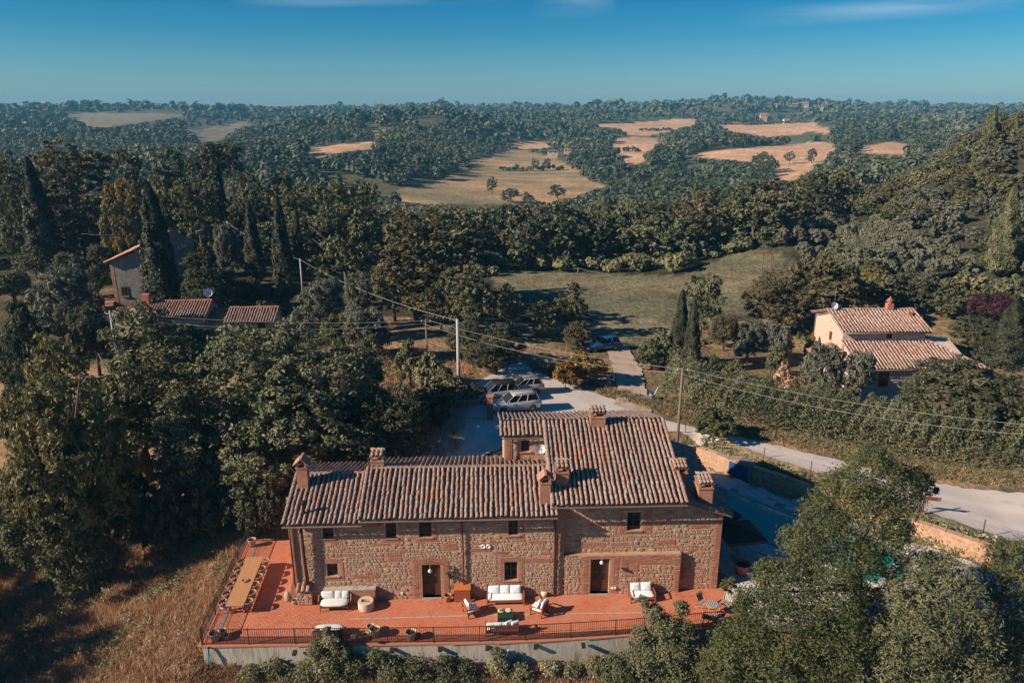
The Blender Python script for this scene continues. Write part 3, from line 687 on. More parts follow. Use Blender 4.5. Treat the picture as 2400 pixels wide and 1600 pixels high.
# ================================================================== THE FARMHOUSE
house = thing('stone_farmhouse', 'long stone and brick farmhouse with weathered tiled roofs behind the red terrace', 'house', (0, HY, 0), HA)
R3 = random.Random(11)
def stone_polys():
    out = []
    for k in range(12):
        R = random.Random(100 + k); b = MB(); n = 8; a0 = R.uniform(0, .4)
        ring = []
        for i in range(n):
            a = a0 + 2 * pi * i / n; sq = 1 / max(abs(cos(a)), abs(sin(a))); r = .5 * (1 + (sq - 1) * .62) * R.uniform(.86, 1.0)
            ring.append((max(-.5, min(.5, cos(a) * r)), max(-.5, min(.5, sin(a) * r))))
        t = R.uniform(-.12, .12); t2 = R.uniform(-.12, .12)
        vs = [(x, .35, z) for x, z in ring] + [(x * .93, -.55, z * .93) for x, z in ring] + [(x * .82, -1 + x * t + z * t2, z * .80) for x, z in ring]
        fs = [(i, (i + 1) % n, n + (i + 1) % n, n + i) for i in range(n)] + [(n + i, n + (i + 1) % n, 2 * n + (i + 1) % n, 2 * n + i) for i in range(n)] + [tuple(range(2 * n, 3 * n))]
        out.append((vs, fs))
    return out
STP = stone_polys()
STONE_ME = []
for vs, fs in STP:
    me = bpy.data.meshes.new('stone'); me.from_pydata(vs, [], fs); me.materials.append(M_STONE); STONE_ME.append(me)
STONES = []            # (area, T, k)   whole house, later split: 300 singles, rest joined
BRICKS = MB()
def brick_face(mb, T, u, v, w, h, d):
    mb.M = T
    e = .004
    mb.add([(u - w / 2, 0, v - h / 2), (u + w / 2, 0, v - h / 2), (u + w / 2, 0, v + h / 2), (u - w / 2, 0, v + h / 2),
            (u - w / 2 + e, -d, v - h / 2 + e), (u + w / 2 - e, -d, v - h / 2 + e), (u + w / 2 - e, -d, v + h / 2 - e), (u - w / 2 + e, -d, v + h / 2 - e)],
           [(4, 5, 6, 7), (0, 1, 5, 4), (1, 2, 6, 5), (2, 3, 7, 6), (3, 0, 4, 7)])
    mb.M = None
def inr(u, v, w, h, r, pad=0): return u + w / 2 > r[0] - pad and u - w / 2 < r[1] + pad and v + h / 2 > r[2] - pad and v - h / 2 < r[3] + pad
def dress(T, u0, u1, v0, v1, holes, zones, top=None, seed=1, stone=(.095, .225), pbrick=.05, only_brick=False):
    """Face a wall: rubble stones, brick zones, holes left open. T maps (u, out, v) to the house frame."""
    R = random.Random(seed)
    # bricks in zones
    for z in zones:
        v = z[2] + .037; r = 0
        while v < z[3]:
            u = z[0] + (.135 if r % 2 else .0)
            endj = R.uniform(-.1, .1)
            while u < z[1] - .03:
                w = min(.262, z[1] - u)
                if w > .05 and not any(inr(u + w / 2, v, w * .9, .05, h) for h in holes) and (top is None or v + .06 < top(u)) and not any(inr(u + w / 2, v, w * .2, .01, q) for q in zones if q is not z and zones.index(q) < zones.index(z)):
                    if R.random() > .025: brick_face(BRICKS, T, u + w / 2, v, w - .011, .058, R.uniform(.012, .024))
                u += .272
            v += .074; r += 1
    if only_brick: return
    big = []
    for _ in range(int((u1 - u0) * (v1 - v0) * 1.5)):
        w, h_ = R.uniform(.26, .50), R.uniform(.17, .30); u, v = R.uniform(u0 + w / 2, u1 - w / 2), R.uniform(v0 + h_ / 2, max(v0 + h_ / 2 + .01, v1 - h_ / 2))
        if any(inr(u, v, w, h_, q, .02) for q in holes + zones) or any(inr(u, v, w, h_, q, .01) for q in big) or (top is not None and v + h_ > top(u)): continue
        big.append((u - w / 2, u + w / 2, v - h_ / 2, v + h_ / 2))
        STONES.append((w * h_, T @ Matrix.Translation((u, 0, v)) @ Matrix.Rotation(R.uniform(-.1, .1), 4, 'Y') @ Matrix.Diagonal((w * .97 * (1 if R.random() < .5 else -1), R.uniform(.025, .045), h_ * .96, 1)), R.randrange(12)))
    v = v0
    while v < v1:
        rh = R.choice([.12, .13, .14, .15, .16, .18, .2, .23, .26]); rh = stone[0] + (rh - .12) / .14 * (stone[1] - stone[0])
        u = u0 + R.uniform(-.1, .1)
        ph = R.uniform(0, 6)
        while u < u1:
            vv = v + .035 * sin(u * 1.1 + ph)
            x = R.random()
            if x < pbrick and rh > .13:
                n = max(2, int(rh / .072)); L = R.uniform(.25, .62)
                for k in range(n):
                    q = u
                    while q < u + L:
                        w = R.uniform(.18, .27); vb = vv + (k + .5) * rh / n
                        if q + w < u1 and not any(inr(q + w / 2, vb, w, .06, h, .01) for h in holes) and not any(inr(q + w / 2, vb, w, .06, z) for z in zones) and (top is None or vb + .06 < top(q)):
                            brick_face(BRICKS, T, q + w / 2, vb, w - .012, rh / n - .012, R.uniform(.012, .03))
                        q += w
                u += L
                continue
            w = rh * R.uniform(.85, 2.1)
            parts = [(vv + rh / 2, rh)] if x < .8 else [(vv + rh * .27, rh * .54), (vv + rh * .78, rh * .42)]
            for pv, ph_ in parts:
                if u + w > u1 + .06: continue
                if pv - ph_ / 2 < v0 - .05: continue
                if any(inr(u + w / 2, pv, w * .8, ph_ * .8, h, .0) for h in holes): continue
                if any(inr(u + w / 2, pv, w * .75, ph_ * .75, z) for z in zones): continue
                if top is not None and pv + ph_ * .4 > top(u + w / 2): continue
                if any(inr(u + w / 2, pv, w * .72, ph_ * .72, q) for q in big): continue
                if top is None and pv + ph_ * .4 > v1: continue
                k = R.randrange(12)
                M = T @ Matrix.Translation((u + w / 2, 0, pv)) @ Matrix.Rotation(R.uniform(-.08, .08), 4, 'Y') @ Matrix.Diagonal((w * .96 * (1 if R.random() < .5 else -1), R.uniform(.014, .034), ph_ * .96, 1))
                STONES.append((w * ph_, M, k))
            u += w + R.uniform(.0, .02)
        v += rh * .98
def cells(mb, u0, u1, v0, v1, y0, y1, holes, top=None):
    """Wall slab (y0..y1) with real openings, made of butted boxes."""
    us = sorted({u0, u1, *[h[i] for h in holes for i in (0, 1) if u0 < h[i] < u1]}); vs = sorted({v0, v1, *[h[i] for h in holes for i in (2, 3) if v0 < h[i] < v1]})
    for i in range(len(us) - 1):
        run = None
        for j in range(len(vs) - 1):
            cu, cv = (us[i] + us[i + 1]) / 2, (vs[j] + vs[j + 1]) / 2
            if any(h[0] < cu < h[1] and h[2] < cv < h[3] for h in holes):
                if run is not None: mb.bx(us[i], us[i + 1], y0, y1, run, vs[j]); run = None
            elif run is None: run = vs[j]
        if run is not None: mb.bx(us[i], us[i + 1], y0, y1, run, v1)
W1, W2, W3, W4 = (-10.99, -10.39, 4.25, 5.1), (-7.35, -6.74, 4.17, 5.25), (-5.43, -4.70, 4.16, 5.25), (-.21, .35, 4.19, 5.2)
W5, W6, D1 = (-10.94, -10.3, 1.68, 2.53), (-.45, .33, 1.11, 2.39), (-5.36, -4.25, .06, 2.32)
W7, D2 = (6.84, 7.67, 4.13, 5.37), (4.72, 5.85, .04, 2.42)
ID = Matrix.Identity(4)
# front wall of left and middle ranges
wallA = MB(); HA_ = [W1, W2, W3, W4, W5, W6, D1]
cells(wallA, -12.9, -8.7, -.3, 5.30, 0, .32, HA_)
cells(wallA, -8.7, 2.6, -.3, 5.56, 0, .32, HA_)
ZA = [(h[0] - .36, h[1] + .36, h[2] - .28, h[3] + .34) for h in (W1, W2, W3, W4, W5)] + [(-.86, .72, .95, 2.72), (-6.0, -3.75, 0, 2.72),
      (-12.88, -12.42, 0, 5.2), (-8.55, -7.7, 4.75, 5.5), (-6.4, -5.8, 4.85, 5.5), (-4.3, -.6, 5.05, 5.5), (.7, 2.5, 5.05, 5.5), (.5, 2.45, 2.32, 2.62), (-2.6, -1.2, 3.15, 3.4), (-10.0, -9.2, 3.0, 3.2), (-9.6, -7.9, 1.5, 1.72), (-7.4, -6.5, 2.6, 3.1), (-4.2, -3.2, 3.3, 3.75), (-12.3, -11.5, 3.3, 3.6), (-8.3, -7.2, 3.7, 3.85), (-1.2, -.2, 2.9, 3.1), (.9, 2.0, 3.6, 3.8)]
dress(ID, -12.9, -8.75, 0.02, 5.25, HA_, ZA, seed=21)
dress(ID, -8.75, -2.9, 0.02, 5.5, HA_, ZA, seed=22)
dress(ID, -2.85, 2.58, 2.62, 5.5, HA_, ZA, seed=23, stone=(.10, .245))
dress(ID, -2.85, 2.58, 0.02, 2.6, HA_, ZA, seed=24, stone=(.085, .165), pbrick=.02)
# pier between the ranges, upper right wall, sloping top over the annex
wallA.bx(2.6, 3.1, .06, .40, -.3, 5.75)
dress(Matrix.Translation((0, .06, 0)), 2.6, 3.1, 0, 5.7, [], [(2.62, 3.08, 2.9, 5.7)], seed=30, stone=(.1, .18))
topC = lambda u: 6.2 if u < 9.9 else 6.2 - (u - 9.9) * .33
cells(wallA, 3.1, 10.0, -.3, 6.22, .35, .67, [W7, D2])
n = 10
for i in range(n):
    a, c = 10.0 + 2.58 * i / n, 10.0 + 2.58 * (i + 1) / n
    wallA.bx(a, c, .35, .67, -.3, topC(c) - .02)
T35 = Matrix.Translation((0, .35, 0))
dress(T35, 3.1, 12.56, 2.70, 6.2, [W7], [(6.28, 8.35, 3.9, 5.62), (12.06, 12.56, 2.7, 5.3), (3.12, 3.6, 5.0, 6.1), (8.4, 9.8, 5.55, 6.1), (4.0, 6.2, 5.7, 6.1), (3.7, 5.6, 3.0, 3.4), (8.6, 9.8, 3.1, 3.5), (10.6, 11.8, 4.2, 4.6), (4.4, 5.6, 4.5, 4.7)], topC, seed=31, pbrick=.08)
dress(T35, 10.16, 12.56, 0.02, 2.70, [], [(12.06, 12.56, 0, 2.7), (10.16, 10.9, 1.2, 1.9)], seed=32, pbrick=.07)
# projecting scarp with the second door
cells(wallA, 3.15, 10.14, -.3, 2.66, .03, .349, [D2]); wallA.bx(3.15, 10.14, .06, .349, 2.66, 2.70)
T03 = Matrix.Translation((0, .03, 0))
dress(T03, 3.15, 10.12, 0.02, 2.64, [D2], [(4.15, 6.4, 0, 2.64), (6.4, 10.12, 2.0, 2.64), (9.7, 10.12, 0, 2.0), (6.45, 7.6, 1.5, 2.0)], seed=33, stone=(.10, .2), pbrick=.07)
wallA.build('front_wall', M_MORTAR, house)
# bodies behind the front walls
b = MB()
b.xprism([(.32, -.3), (6.6, -.3), (6.6, 5.5), (3.3, 6.55), (.32, 5.55)], -12.9, -8.72)
b.xprism([(.32, -.3), (6.7, -.3), (6.7, 5.75), (3.3, 6.82), (.32, 5.84)], -8.70, 2.6)
b.xprism([(.67, -.3), (11.0, -.3), (11.0, 7.1), (6.4, 8.52), (.67, 6.58)], 2.62, 9.85)
b.xprism([(5.55, -.3), (11.0, -.3), (11.0, 7.1), (6.4, 8.52), (5.55, 8.2)], -.3, 2.60)
b.add([(9.87, .67, -.3), (12.58, .67, -.3), (12.58, 9, -.3), (9.87, 9, -.3), (9.87, .67, 6.2), (12.58, .67, 5.30), (12.58, 9, 5.30), (9.87, 9, 6.2)],
      [(3, 2, 1, 0), (4, 5, 6, 7), (0, 1, 5, 4), (1, 2, 6, 5), (2, 3, 7, 6), (3, 0, 4, 7)])
b.build('side_walls', M_WALLPLAIN, house)
b = MB()
b.add([(-12.9, 0, 1.9), (-12.9, 6.6, 1.9), (-13.35, 6.6, -.1), (-13.35, -.03, -.1), (-12.6, -.03, -.1), (-12.6, 0, 1.9)], [(0, 1, 2, 3), (0, 3, 4, 5)])
b.build('battered_foot', M_CHIM, house)
# rear wing wall with its little window
W8 = (.78, 1.32, 7.05, 7.85)
b = MB(); cells(b, -.3, 2.35, 6.1, 8.1, 5.2, 5.5, [W8]); b.build('rear_wing_wall', M_MORTAR, house)
dress(Matrix.Translation((0, 5.2, 0)), -.3, 2.35, 6.2, 8.1, [W8], [(-.3, .1, 6.2, 8.1), (.5, 1.6, 7.85, 8.1), (.55, 1.55, 6.85, 7.0)], seed=41, stone=(.16, .34), pbrick=.05)
# low brick bench wall, oven hut
b = MB(); b.bx(-11.15, -8.12, -.34, -.001, -.05, .9); b.build('bench_wall', M_MORTAR, house)
dress(Matrix.Translation((0, -.34, 0)), -11.15, -8.12, 0, .9, [], [(-11.15, -8.12, 0, .9)], seed=43, only_brick=True)
b = MB(); b.bx(-11.17, -8.10, -.36, -.003, .901, .97); b.build('bench_top', M_CONC, house)
STONES.sort(key=lambda s: -s[0])
def put_stones():
    for a, M, k in STONES[:300]:
        o = bpy.data.objects.new('stone', STONE_ME[k]); S.collection.objects.link(o); o.parent = fw; o.matrix_local = M
    V, F5, off = [], [], 0
    q, cap = [], []
    allv = []
    me = MB()
    for a, M, k in STONES[300:]:
        vs, fs = STP[k]; me.M = M; me.add(vs, fs)
    me.M = None
    stuff(me.build('rubble_stones', M_STONE, fw)); stuff(BRICKS.build('brick_courses', M_BRICK, fw))
fw = [o for o in house.children if o.name.startswith('front_wall')][0]
put_stones()

# windows and doors
def window(parent, h, y, bars=2, frame=M_WOODDARK, sill=True, lintel=None, depth=.2):
    b = MB(); t = .06; z0, z1 = h[2], h[3]; yy = y + depth
    b.bx(h[0], h[1], yy, yy + .06, z1 - t, z1); b.bx(h[0], h[1], yy, yy + .06, z0, z0 + t)
    b.bx(h[0], h[0] + t, yy, yy + .06, z0 + t, z1 - t); b.bx(h[1] - t, h[1], yy, yy + .06, z0 + t, z1 - t)
    m_ = (h[0] + h[1]) / 2; b.bx(m_ - .03, m_ + .03, yy, yy + .06, z0 + t, z1 - t)
    for k in range(1, bars):
        zz = z0 + (z1 - z0) * k / bars
        b.bx(h[0] + t, m_ - .031, yy + .01, yy + .05, zz - .015, zz + .015); b.bx(m_ + .031, h[1] - t, yy + .01, yy + .05, zz - .015, zz + .015)
    f = b.build('window', frame, parent)
    p = MB(); p.bx(h[0] + t, m_ - .031, yy + .025, yy + .035, z0 + t, z1 - t); p.bx(m_ + .031, h[1] - t, yy + .025, yy + .035, z0 + t, z1 - t); p.build('pane', M_GLASS, f)
    if sill:
        s_ = MB(); s_.bx(h[0] - .12, h[1] + .12, y - .07, yy - .002, z0 - .075, z0 - .002); s_.build('sill', M_BRICK, f)
    if lintel:
        s_ = MB(); s_.bx(h[0] - .25, h[1] + .3, y - .035, y + .1, z1 + .004, z1 + .14); s_.build('lintel', lintel, f)
for h in (W1, W2, W3, W4, W5, W6): window(house, h, 0)
window(house, W7, .35, lintel=M_CONC); window(house, W8, 5.2, 3)
def door(h, y):
    b = MB(); yy = y + .2; t = .07; z0, z1 = h[2], h[3]
    b.bx(h[0], h[1], yy, yy + .08, z1 - t, z1); b.bx(h[0], h[0] + t, yy, yy + .08, z0, z1 - t); b.bx(h[1] - t, h[1], yy, yy + .08, z0, z1 - t)
    f = b.build('door', M_WOODDARK, house)
    m_ = (h[0] + h[1]) / 2
    for s0, s1 in ((h[0] + t + .01, m_ - .012), (m_ + .012, h[1] - t - .01)):
        l = MB(); l.bx(s0, s0 + .09, yy + .015, yy + .06, z0 + .02, z1 - t - .01); l.bx(s1 - .09, s1, yy + .015, yy + .06, z0 + .02, z1 - t - .01)
        for z in (z0 + .02, z0 + .72, z0 + 1.35, z1 - t - .1): l.bx(s0 + .09, s1 - .09, yy + .018, yy + .058, z, z + .09)
        l.bx(s0 + .09, s1 - .09, yy + .03, yy + .05, z0 + .11, z0 + .72)
        l.build('door_leaf', M_WOODDARK, f)
        p = MB(); p.bx(s0 + .09, s1 - .09, yy + .032, yy + .048, z0 + .81, z0 + 1.35); p.bx(s0 + .09, s1 - .09, yy + .032, yy + .048, z0 + 1.44, z1 - t - .1); p.build('pane', M_GLASS, f)
    l = MB(); l.box(m_ + .05, yy - .01, z0 + 1.02, .03, .06, .14); l.build('handle', M_IRON, f)
    s_ = MB(); s_.bx(h[0] - .02, h[1] + .02, y - .08, yy + .1, z0 - .05, z0); s_.build('doorstep', M_CONC, f)
door(D1, 0); door(D2, .03)
def wall_lamp(x, y, z):
    b = MB(); b.tube([(x, y, z + .12), (x + .02, y - .3, z + .3), (x + .03, y - .52, z + .28)], .012); l = b.build('wall_lamp', M_IRON, house)
    b = MB(); b.tube([(x + .03, y - .52, z + .28), (x + .03, y - .52, z - .1)], .006, 4); b.lathe([(.02, -.02), (.12, -.12), (.13, -.19), (.08, -.25), (.0, -.28)], 12, (x + .03, y - .52, z - .05), 0, False, False); b.build('lamp_globe', mat('frosted_globe', [(.6, .55, .5)], rough=.3) if 'frosted_globe' not in MATS else MATS['frosted_globe'], l)
wall_lamp(-4.85, 0, 2.45); wall_lamp(5.25, .03, 2.75)
for x in (-1.70, -1.39):
    b = MB(); T = Matrix.Rotation(pi / 2, 4, 'X'); b.M = Matrix.Translation((x, -.01, 3.5)) @ T
    b.lathe([(.14, 0), (.14, .06), (.11, .075), (.085, .05), (.03, .045)], 20); b.build('round_vent', M_WHITEP, house)
for x in (-6.6, 6.05, 6.22):
    b = MB(); b.box(x, -.03, .42 if x < 0 else .45, .13, .1, .1); b.build('step_light', M_WHITEP, house)
# pipes, gutters, wooden props
b = MB(); b.tube([(-12.87, -.1, 5.1), (-12.85, -.1, 2.9), (-12.84, -.12, 1.25), (-12.7, -.14, .9)], .05, 8); b.build('downpipe', M_RUST, house)
b = MB(); b.tube([(-2.90, -.5, 5.45), (-2.90, -.12, 5.25), (-2.88, -.1, 3), (-2.87, -.1, .7)], .045, 8); b.build('downpipe', M_RUST, house)
b = MB(); b.tube([(2.5, -.5, 5.5), (2.52, -.12, 5.3), (2.53, -.1, 3), (2.53, -.1, 0)], .055, 8); b.build('downpipe', M_RUST, house)
b = MB(); b.tube([(.22, 5.05, 8.1), (.22, 5.08, 6.6)], .045, 8); b.build('downpipe', M_RUST, house)
def half_gutter(x0, x1, y, z, dz=0):
    vs, fs = [], []; n = 6
    for i, x in enumerate((x0, x1)):
        for j in range(n + 1):
            a = pi + pi * j / n; vs.append((x, y + .075 * cos(a), z + dz * i + .075 * sin(a)))
        for j in range(n + 1):
            a = pi + pi * j / n; vs.append((x, y + .066 * cos(a), z + dz * i + .066 * sin(a)))
    k = 2 * (n + 1)
    for j in range(n): fs.append((j, j + 1, k + j + 1, k + j)); fs.append((n + 1 + j, k + n + 1 + j, k + n + 2 + j, n + 2 + j))
    fs.append((0, k, k + n + 1, n + 1)); fs.append((n, n + n + 1, k + 2 * n + 1, k + n))
    b = MB(); b.add(vs, fs, 0); b.build('gutter', M_GUT, house)
half_gutter(-13.15, -8.62, -.60, 5.36); half_gutter(-8.78, 2.62, -.62, 5.62); half_gutter(2.24, 10.15, -.56, 6.26); half_gutter(-.45, 2.3, 4.92, 8.13)
# roofs
TILE_RINGS = []
def tile_mesh(L=.46, r0=.098, r1=.082, seg=6, lift=.03):
    vs, fs = [], []
    for i, (y, r, z) in enumerate(((0, r0, lift), (L, r1, 0.0))):
        for j in range(seg + 1):
            a = pi * j / seg; vs.append((r * cos(a), y, z + r * sin(a) * .95))
        for j in range(seg + 1):
            a = pi * j / seg; vs.append(((r - .016) * cos(a), y, z + (r - .016) * sin(a) * .95))
    k = 2 * (seg + 1)
    for j in range(seg): fs.append((j, k + j, k + j + 1, j + 1))
    for j in range(seg): fs.append((j, j + 1, seg + 2 + j, seg + 1 + j))
    return vs, fs
TV, TF = tile_mesh()
TILE_ME = []
for k in range(4):
    me = bpy.data.meshes.new('roof_tile'); me.from_pydata(TV, [], TF); me.materials.append(M_TILE); me.polygons.foreach_set('use_smooth', [True] * len(TF)); TILE_ME.append(me)
REST = MB()
def roof(parent, name, e0, e1, up, singles=0, seed=1, tilemat=M_TILE, pitch=.29, course=.36, clip=None, rest=None, bed=None, thick=.1, poly=None):
    """Roman tile roof: eave from e0 to e1, slope vector up; returns the roof part. Tiles nearest the eave are single objects."""
    R = random.Random(seed)
    e0, e1, up = Vector(e0), Vector(e1), Vector(up); ex = (e1 - e0).normalized(); W = (e1 - e0).length; L = up.length; ey = up.normalized(); ez = ex.cross(ey)
    F = Matrix((ex, ey, ez)).transposed().to_4x4(); F.translation = e0
    n = max(1, round(W / pitch)); p = W / n
    b = MB(); b.M = F
    # boarding and channel tiles
    if poly: b.add([(x, y, 0) for x, y in poly] + [(x, y, -thick) for x, y in poly], [tuple(range(len(poly))), tuple(range(2 * len(poly) - 1, len(poly) - 1, -1))] + [(i, len(poly) + i, len(poly) + (i + 1) % len(poly), (i + 1) % len(poly)) for i in range(len(poly))])
    else: b.add([(0, 0, -thick), (W, 0, -thick), (W, L, -thick), (0, L, -thick), (0, 0, 0), (W, 0, 0), (W, L, 0), (0, L, 0)], [(3, 2, 1, 0), (0, 1, 5, 4), (1, 2, 6, 5), (2, 3, 7, 6), (3, 0, 4, 7)])
    for i in range(0 if poly else n):
        for s0, s1 in ((.0, .28), (.28, .72), (.72, 1.0)):
            zz = lambda s: .0 if .2 < s < .8 else .045
            b.add([((i + s0) * p, 0, zz(s0)), ((i + s1) * p, 0, zz(s1)), ((i + s1) * p, L, zz(s1)), ((i + s0) * p, L, zz(s0))], [(0, 1, 2, 3)], 0)
    rf = b.build(name, bed or M_TILEBED, parent)
    rows = int(L / course) + 1; made = 0
    rs = rest if rest is not None else REST
    for r in range(rows):
        y0 = -.05 + r * course
        if y0 + .2 > L: continue
        for i in range(n + 1):
            if clip and clip(i * p, y0): continue
            T = F @ Matrix.Translation((i * p + R.uniform(-.018, .018) + .02 * sin(i * 1.7 + r * .31), y0 + R.uniform(-.05, .03), .04 + R.uniform(-.006, .018) - .035 * sin(pi * min(1, max(0, (i * p) / W))) * sin(pi * min(1, y0 / L)) - .02 * sin(i * .6 + 1))) @ Matrix.Rotation(R.uniform(-.06, .06) if R.random() > .04 else R.uniform(-.16, .16), 4, 'Z') @ Matrix.Rotation(R.uniform(-.008, .02), 4, 'X')
            if made < singles:
                o = bpy.data.objects.new('roof_tile', TILE_ME[R.randrange(4)]); S.collection.objects.link(o); o.parent = rf; o.matrix_local = T; made += 1
            else:
                rs.M = T; rs.add(TV, TF, 0, True); rs.M = None
    return rf
def ridge(parent, a, b_, m=M_TILE, w=1.45):
    a, b_ = Vector(a), Vector(b_); d = b_ - a; n = max(2, int(d.length / .37)); q = d.to_track_quat('Y', 'Z').to_matrix().to_4x4()
    me = bpy.data.meshes.new('ridge_tile'); me.from_pydata([(x * w, y, z * w * .8) for x, y, z in TV], [], TF); me.materials.append(m)
    for i in range(n):
        o = bpy.data.objects.new('ridge_tile', me); S.collection.objects.link(o); o.parent = parent
        o.matrix_local = Matrix.Translation(a + d * (i / n) + Vector((0, 0, R3.uniform(-.01, .012)))) @ q @ Matrix.Rotation(R3.uniform(-.03, .03), 4, 'Z')
rl = roof(house, 'roof', (-13.08, -.52, 5.46), (-8.72, -.52, 5.46), (0, 3.85, 1.24), 45, 1)
ridge(rl, (-13.05, 3.33, 6.70), (-8.75, 3.33, 6.70))
roof(house, 'roof', (-8.72, 7.1, 5.46), (-13.08, 7.1, 5.46), (0, -3.75, 1.22), 0, 2)
rm = roof(house, 'roof', (-8.75, -.54, 5.72), (2.6, -.54, 5.72), (0, 3.88, 1.26), 110, 3)
ridge(rm, (-8.74, 3.36, 6.98), (2.5, 3.36, 6.98))
roof(house, 'roof', (2.4, 7.1, 5.74), (-8.75, 7.1, 5.74), (0, -3.74, 1.23), 0, 4, clip=lambda x, y: x < 2.7 and y < 1.75)
rb = roof(house, 'roof', (2.30, -.46, 6.37), (10.1, -.46, 6.37), (0, 6.9, 2.33), 145, 5)
ridge(rb, (-.55, 6.46, 8.70), (10.05, 6.46, 8.70))
roof(house, 'roof', (-.52, 5.05, 8.23), (2.29, 5.05, 8.23), (0, 1.38, .466), 0, 6)
roof(house, 'roof', (10.1, 11.4, 7.08), (-.52, 11.4, 7.08), (0, -4.95, 1.61), 0, 7)
roof(house, 'roof', (13.0, -.02, 5.18), (13.0, 9.3, 5.18), (-3.1, 0, 1.03), 0, 8)
REST.v and stuff(REST.build('roof_tiles', M_TILE, house))
# edge tiles along the verges
b = MB()
def verge(p0, p1, out):
    p0, p1 = Vector(p0), Vector(p1); d = p1 - p0; n = int(d.length / .36); q = d.to_track_quat('Y', 'Z').to_matrix().to_4x4()
    for i in range(n):
        b.M = Matrix.Translation(p0 + d * (i / n)) @ q; b.add([(x * 1.2, y, z) for x, y, z in TV], TF, 0, True)
    b.M = None
verge((2.34, -.48, 6.45), (2.34, 6.3, 8.74), 0); verge((10.08, -.48, 6.45), (10.08, 6.3, 8.74), 0); verge((-8.72, -.54, 5.82), (-8.72, 3.3, 7.06), 0); verge((-13.06, -.52, 5.54), (-13.06, 3.3, 6.78), 0)
verge((12.98, .02, 5.26), (9.95, .02, 6.27), 0)
stuff(b.build('verge_tiles', M_TILE, house))
# rafters under the eaves
b = MB()
for i in range(40):
    x = -12.8 + i * .385
    if x < -8.7: b.bar((x, -.5, 5.30), (x, .02, 5.46), .07, .09)
    elif x < 2.5: b.bar((x, -.5, 5.56), (x, .02, 5.72), .07, .09)
for i in range(20): x = 3.3 + i * .36; b.bar((x, -.42, 6.22), (x, .37, 6.47), .07, .09)
stuff(b.build('rafters', M_WOODDARK, house))
# chimneys
def chimney(x, y, z0, z1, sx, sy, kind, rz=0):
    c = thing('chimney', None, None) if False else None
    b = MB(); b.box(x, y, (z0 + z1) / 2, sx, sy, z1 - z0, rz)
    body = b.build('chimney', M_CHIM, house)
    c_ = MB(); h = .26
    for dx in (-1, 1):
        for dy in (-1, 1): c_.box(x + dx * (sx / 2 - .07), y + dy * (sy / 2 - .07), z1 + h / 2, .13, .13, h)
    c_.box(x, y, z1 - .06, sx + .08, sy + .08, .07)
    c_.build('flue_opening', M_CHIM, body)
    t = MB(); zt = z1 + h
    if kind == 'gable':      # two leaning slabs of tile, ridge running away from the terrace
        for s in (-1, 1):
            for k in range(2):
                t.M = Matrix.Translation((x, y - sy / 2 - .12 + (sy + .24) * (k + .5) / 2, zt + .30)) @ Matrix.Rotation(s * .72, 4, 'Y')
                t.box(s * (sx / 2 + .02), 0, 0, sx / 1.05, (sy + .2) / 2 - .01, .045)
        t.M = None; t.bar((x, y - sy / 2 - .14, zt + .33), (x, y + sy / 2 + .14, zt + .33), .12, .05)
        t.xprism([(y - sy / 2, zt), (y + sy / 2, zt), (y + sy / 2, zt + .04), (y - sy / 2, zt + .04)], x - sx / 2, x + sx / 2)
    else:                    # flat bed of cover tiles, raised to the back
        t.box(x, y, zt + .03, sx + .12, sy + .12, .06)
        nn = max(2, round(sx / .24))
        for r in range(2):
            for k in range(nn):
                t.M = Matrix.Translation((x - sx / 2 + sx * (k + .5) / nn, y - sy / 2 - .1 + r * .32, zt + .06 + r * .09)) @ Matrix.Rotation(.22, 4, 'X'); t.add([(a * 1.15, b2, d * 1.1) for a, b2, d in TV], TF, 0, True)
        t.M = Matrix.Translation((x - sx / 2 - .05, y + sy / 2 - .02, zt + .26)) @ Matrix.Rotation(-pi / 2, 4, 'Z')
        for k in range(2): t.M = Matrix.Translation((x - sx / 2 - .04 + k * (sx + .08) / 2, y + sy / 2 - .05, zt + .24)) @ Matrix.Rotation(-pi / 2, 4, 'Z'); t.add([(a * 1.2, b2 * (sx + .1) / .92, d) for a, b2, d in TV], TF, 0, True)
        t.M = None
    t.build('chimney_cap', M_TILERED if kind == 'gable' else M_TILE, body)
chimney(-12.45, 2.4, 5.9, 7.75, .62, .62, 'gable')
chimney(-8.2, 3.95, 6.4, 7.35, .8, .6, 'flat')
chimney(1.95, .55, 5.6, 7.45, .62, .6, 'gable')
chimney(3.0, 1.25, 6.5, 7.75, .75, .7, 'flat')
chimney(5.75, 6.0, 8.2, 9.2, .95, .7, 'flat')
chimney(10.25, 2.2, 5.8, 7.15, .85, .8, 'flat')
chimney(11.45, .95, 5.4, 6.8, .85, .95, 'flat')
b = MB(); b.lathe([(.085, 0), (.085, .75), (.13, .78), (.13, .98), (.09, 1.0)], 12, (-12.0, 0.15, 5.6)); b.build('stove_pipe', M_IRON, house)
b = MB(); b.tube([(-12.16, -.28, 5.5), (-12.12, -.26, 3.2), (-12.05, -.2, 1.3)], .10, 10); b.build('oven_flue', M_RUST, house)
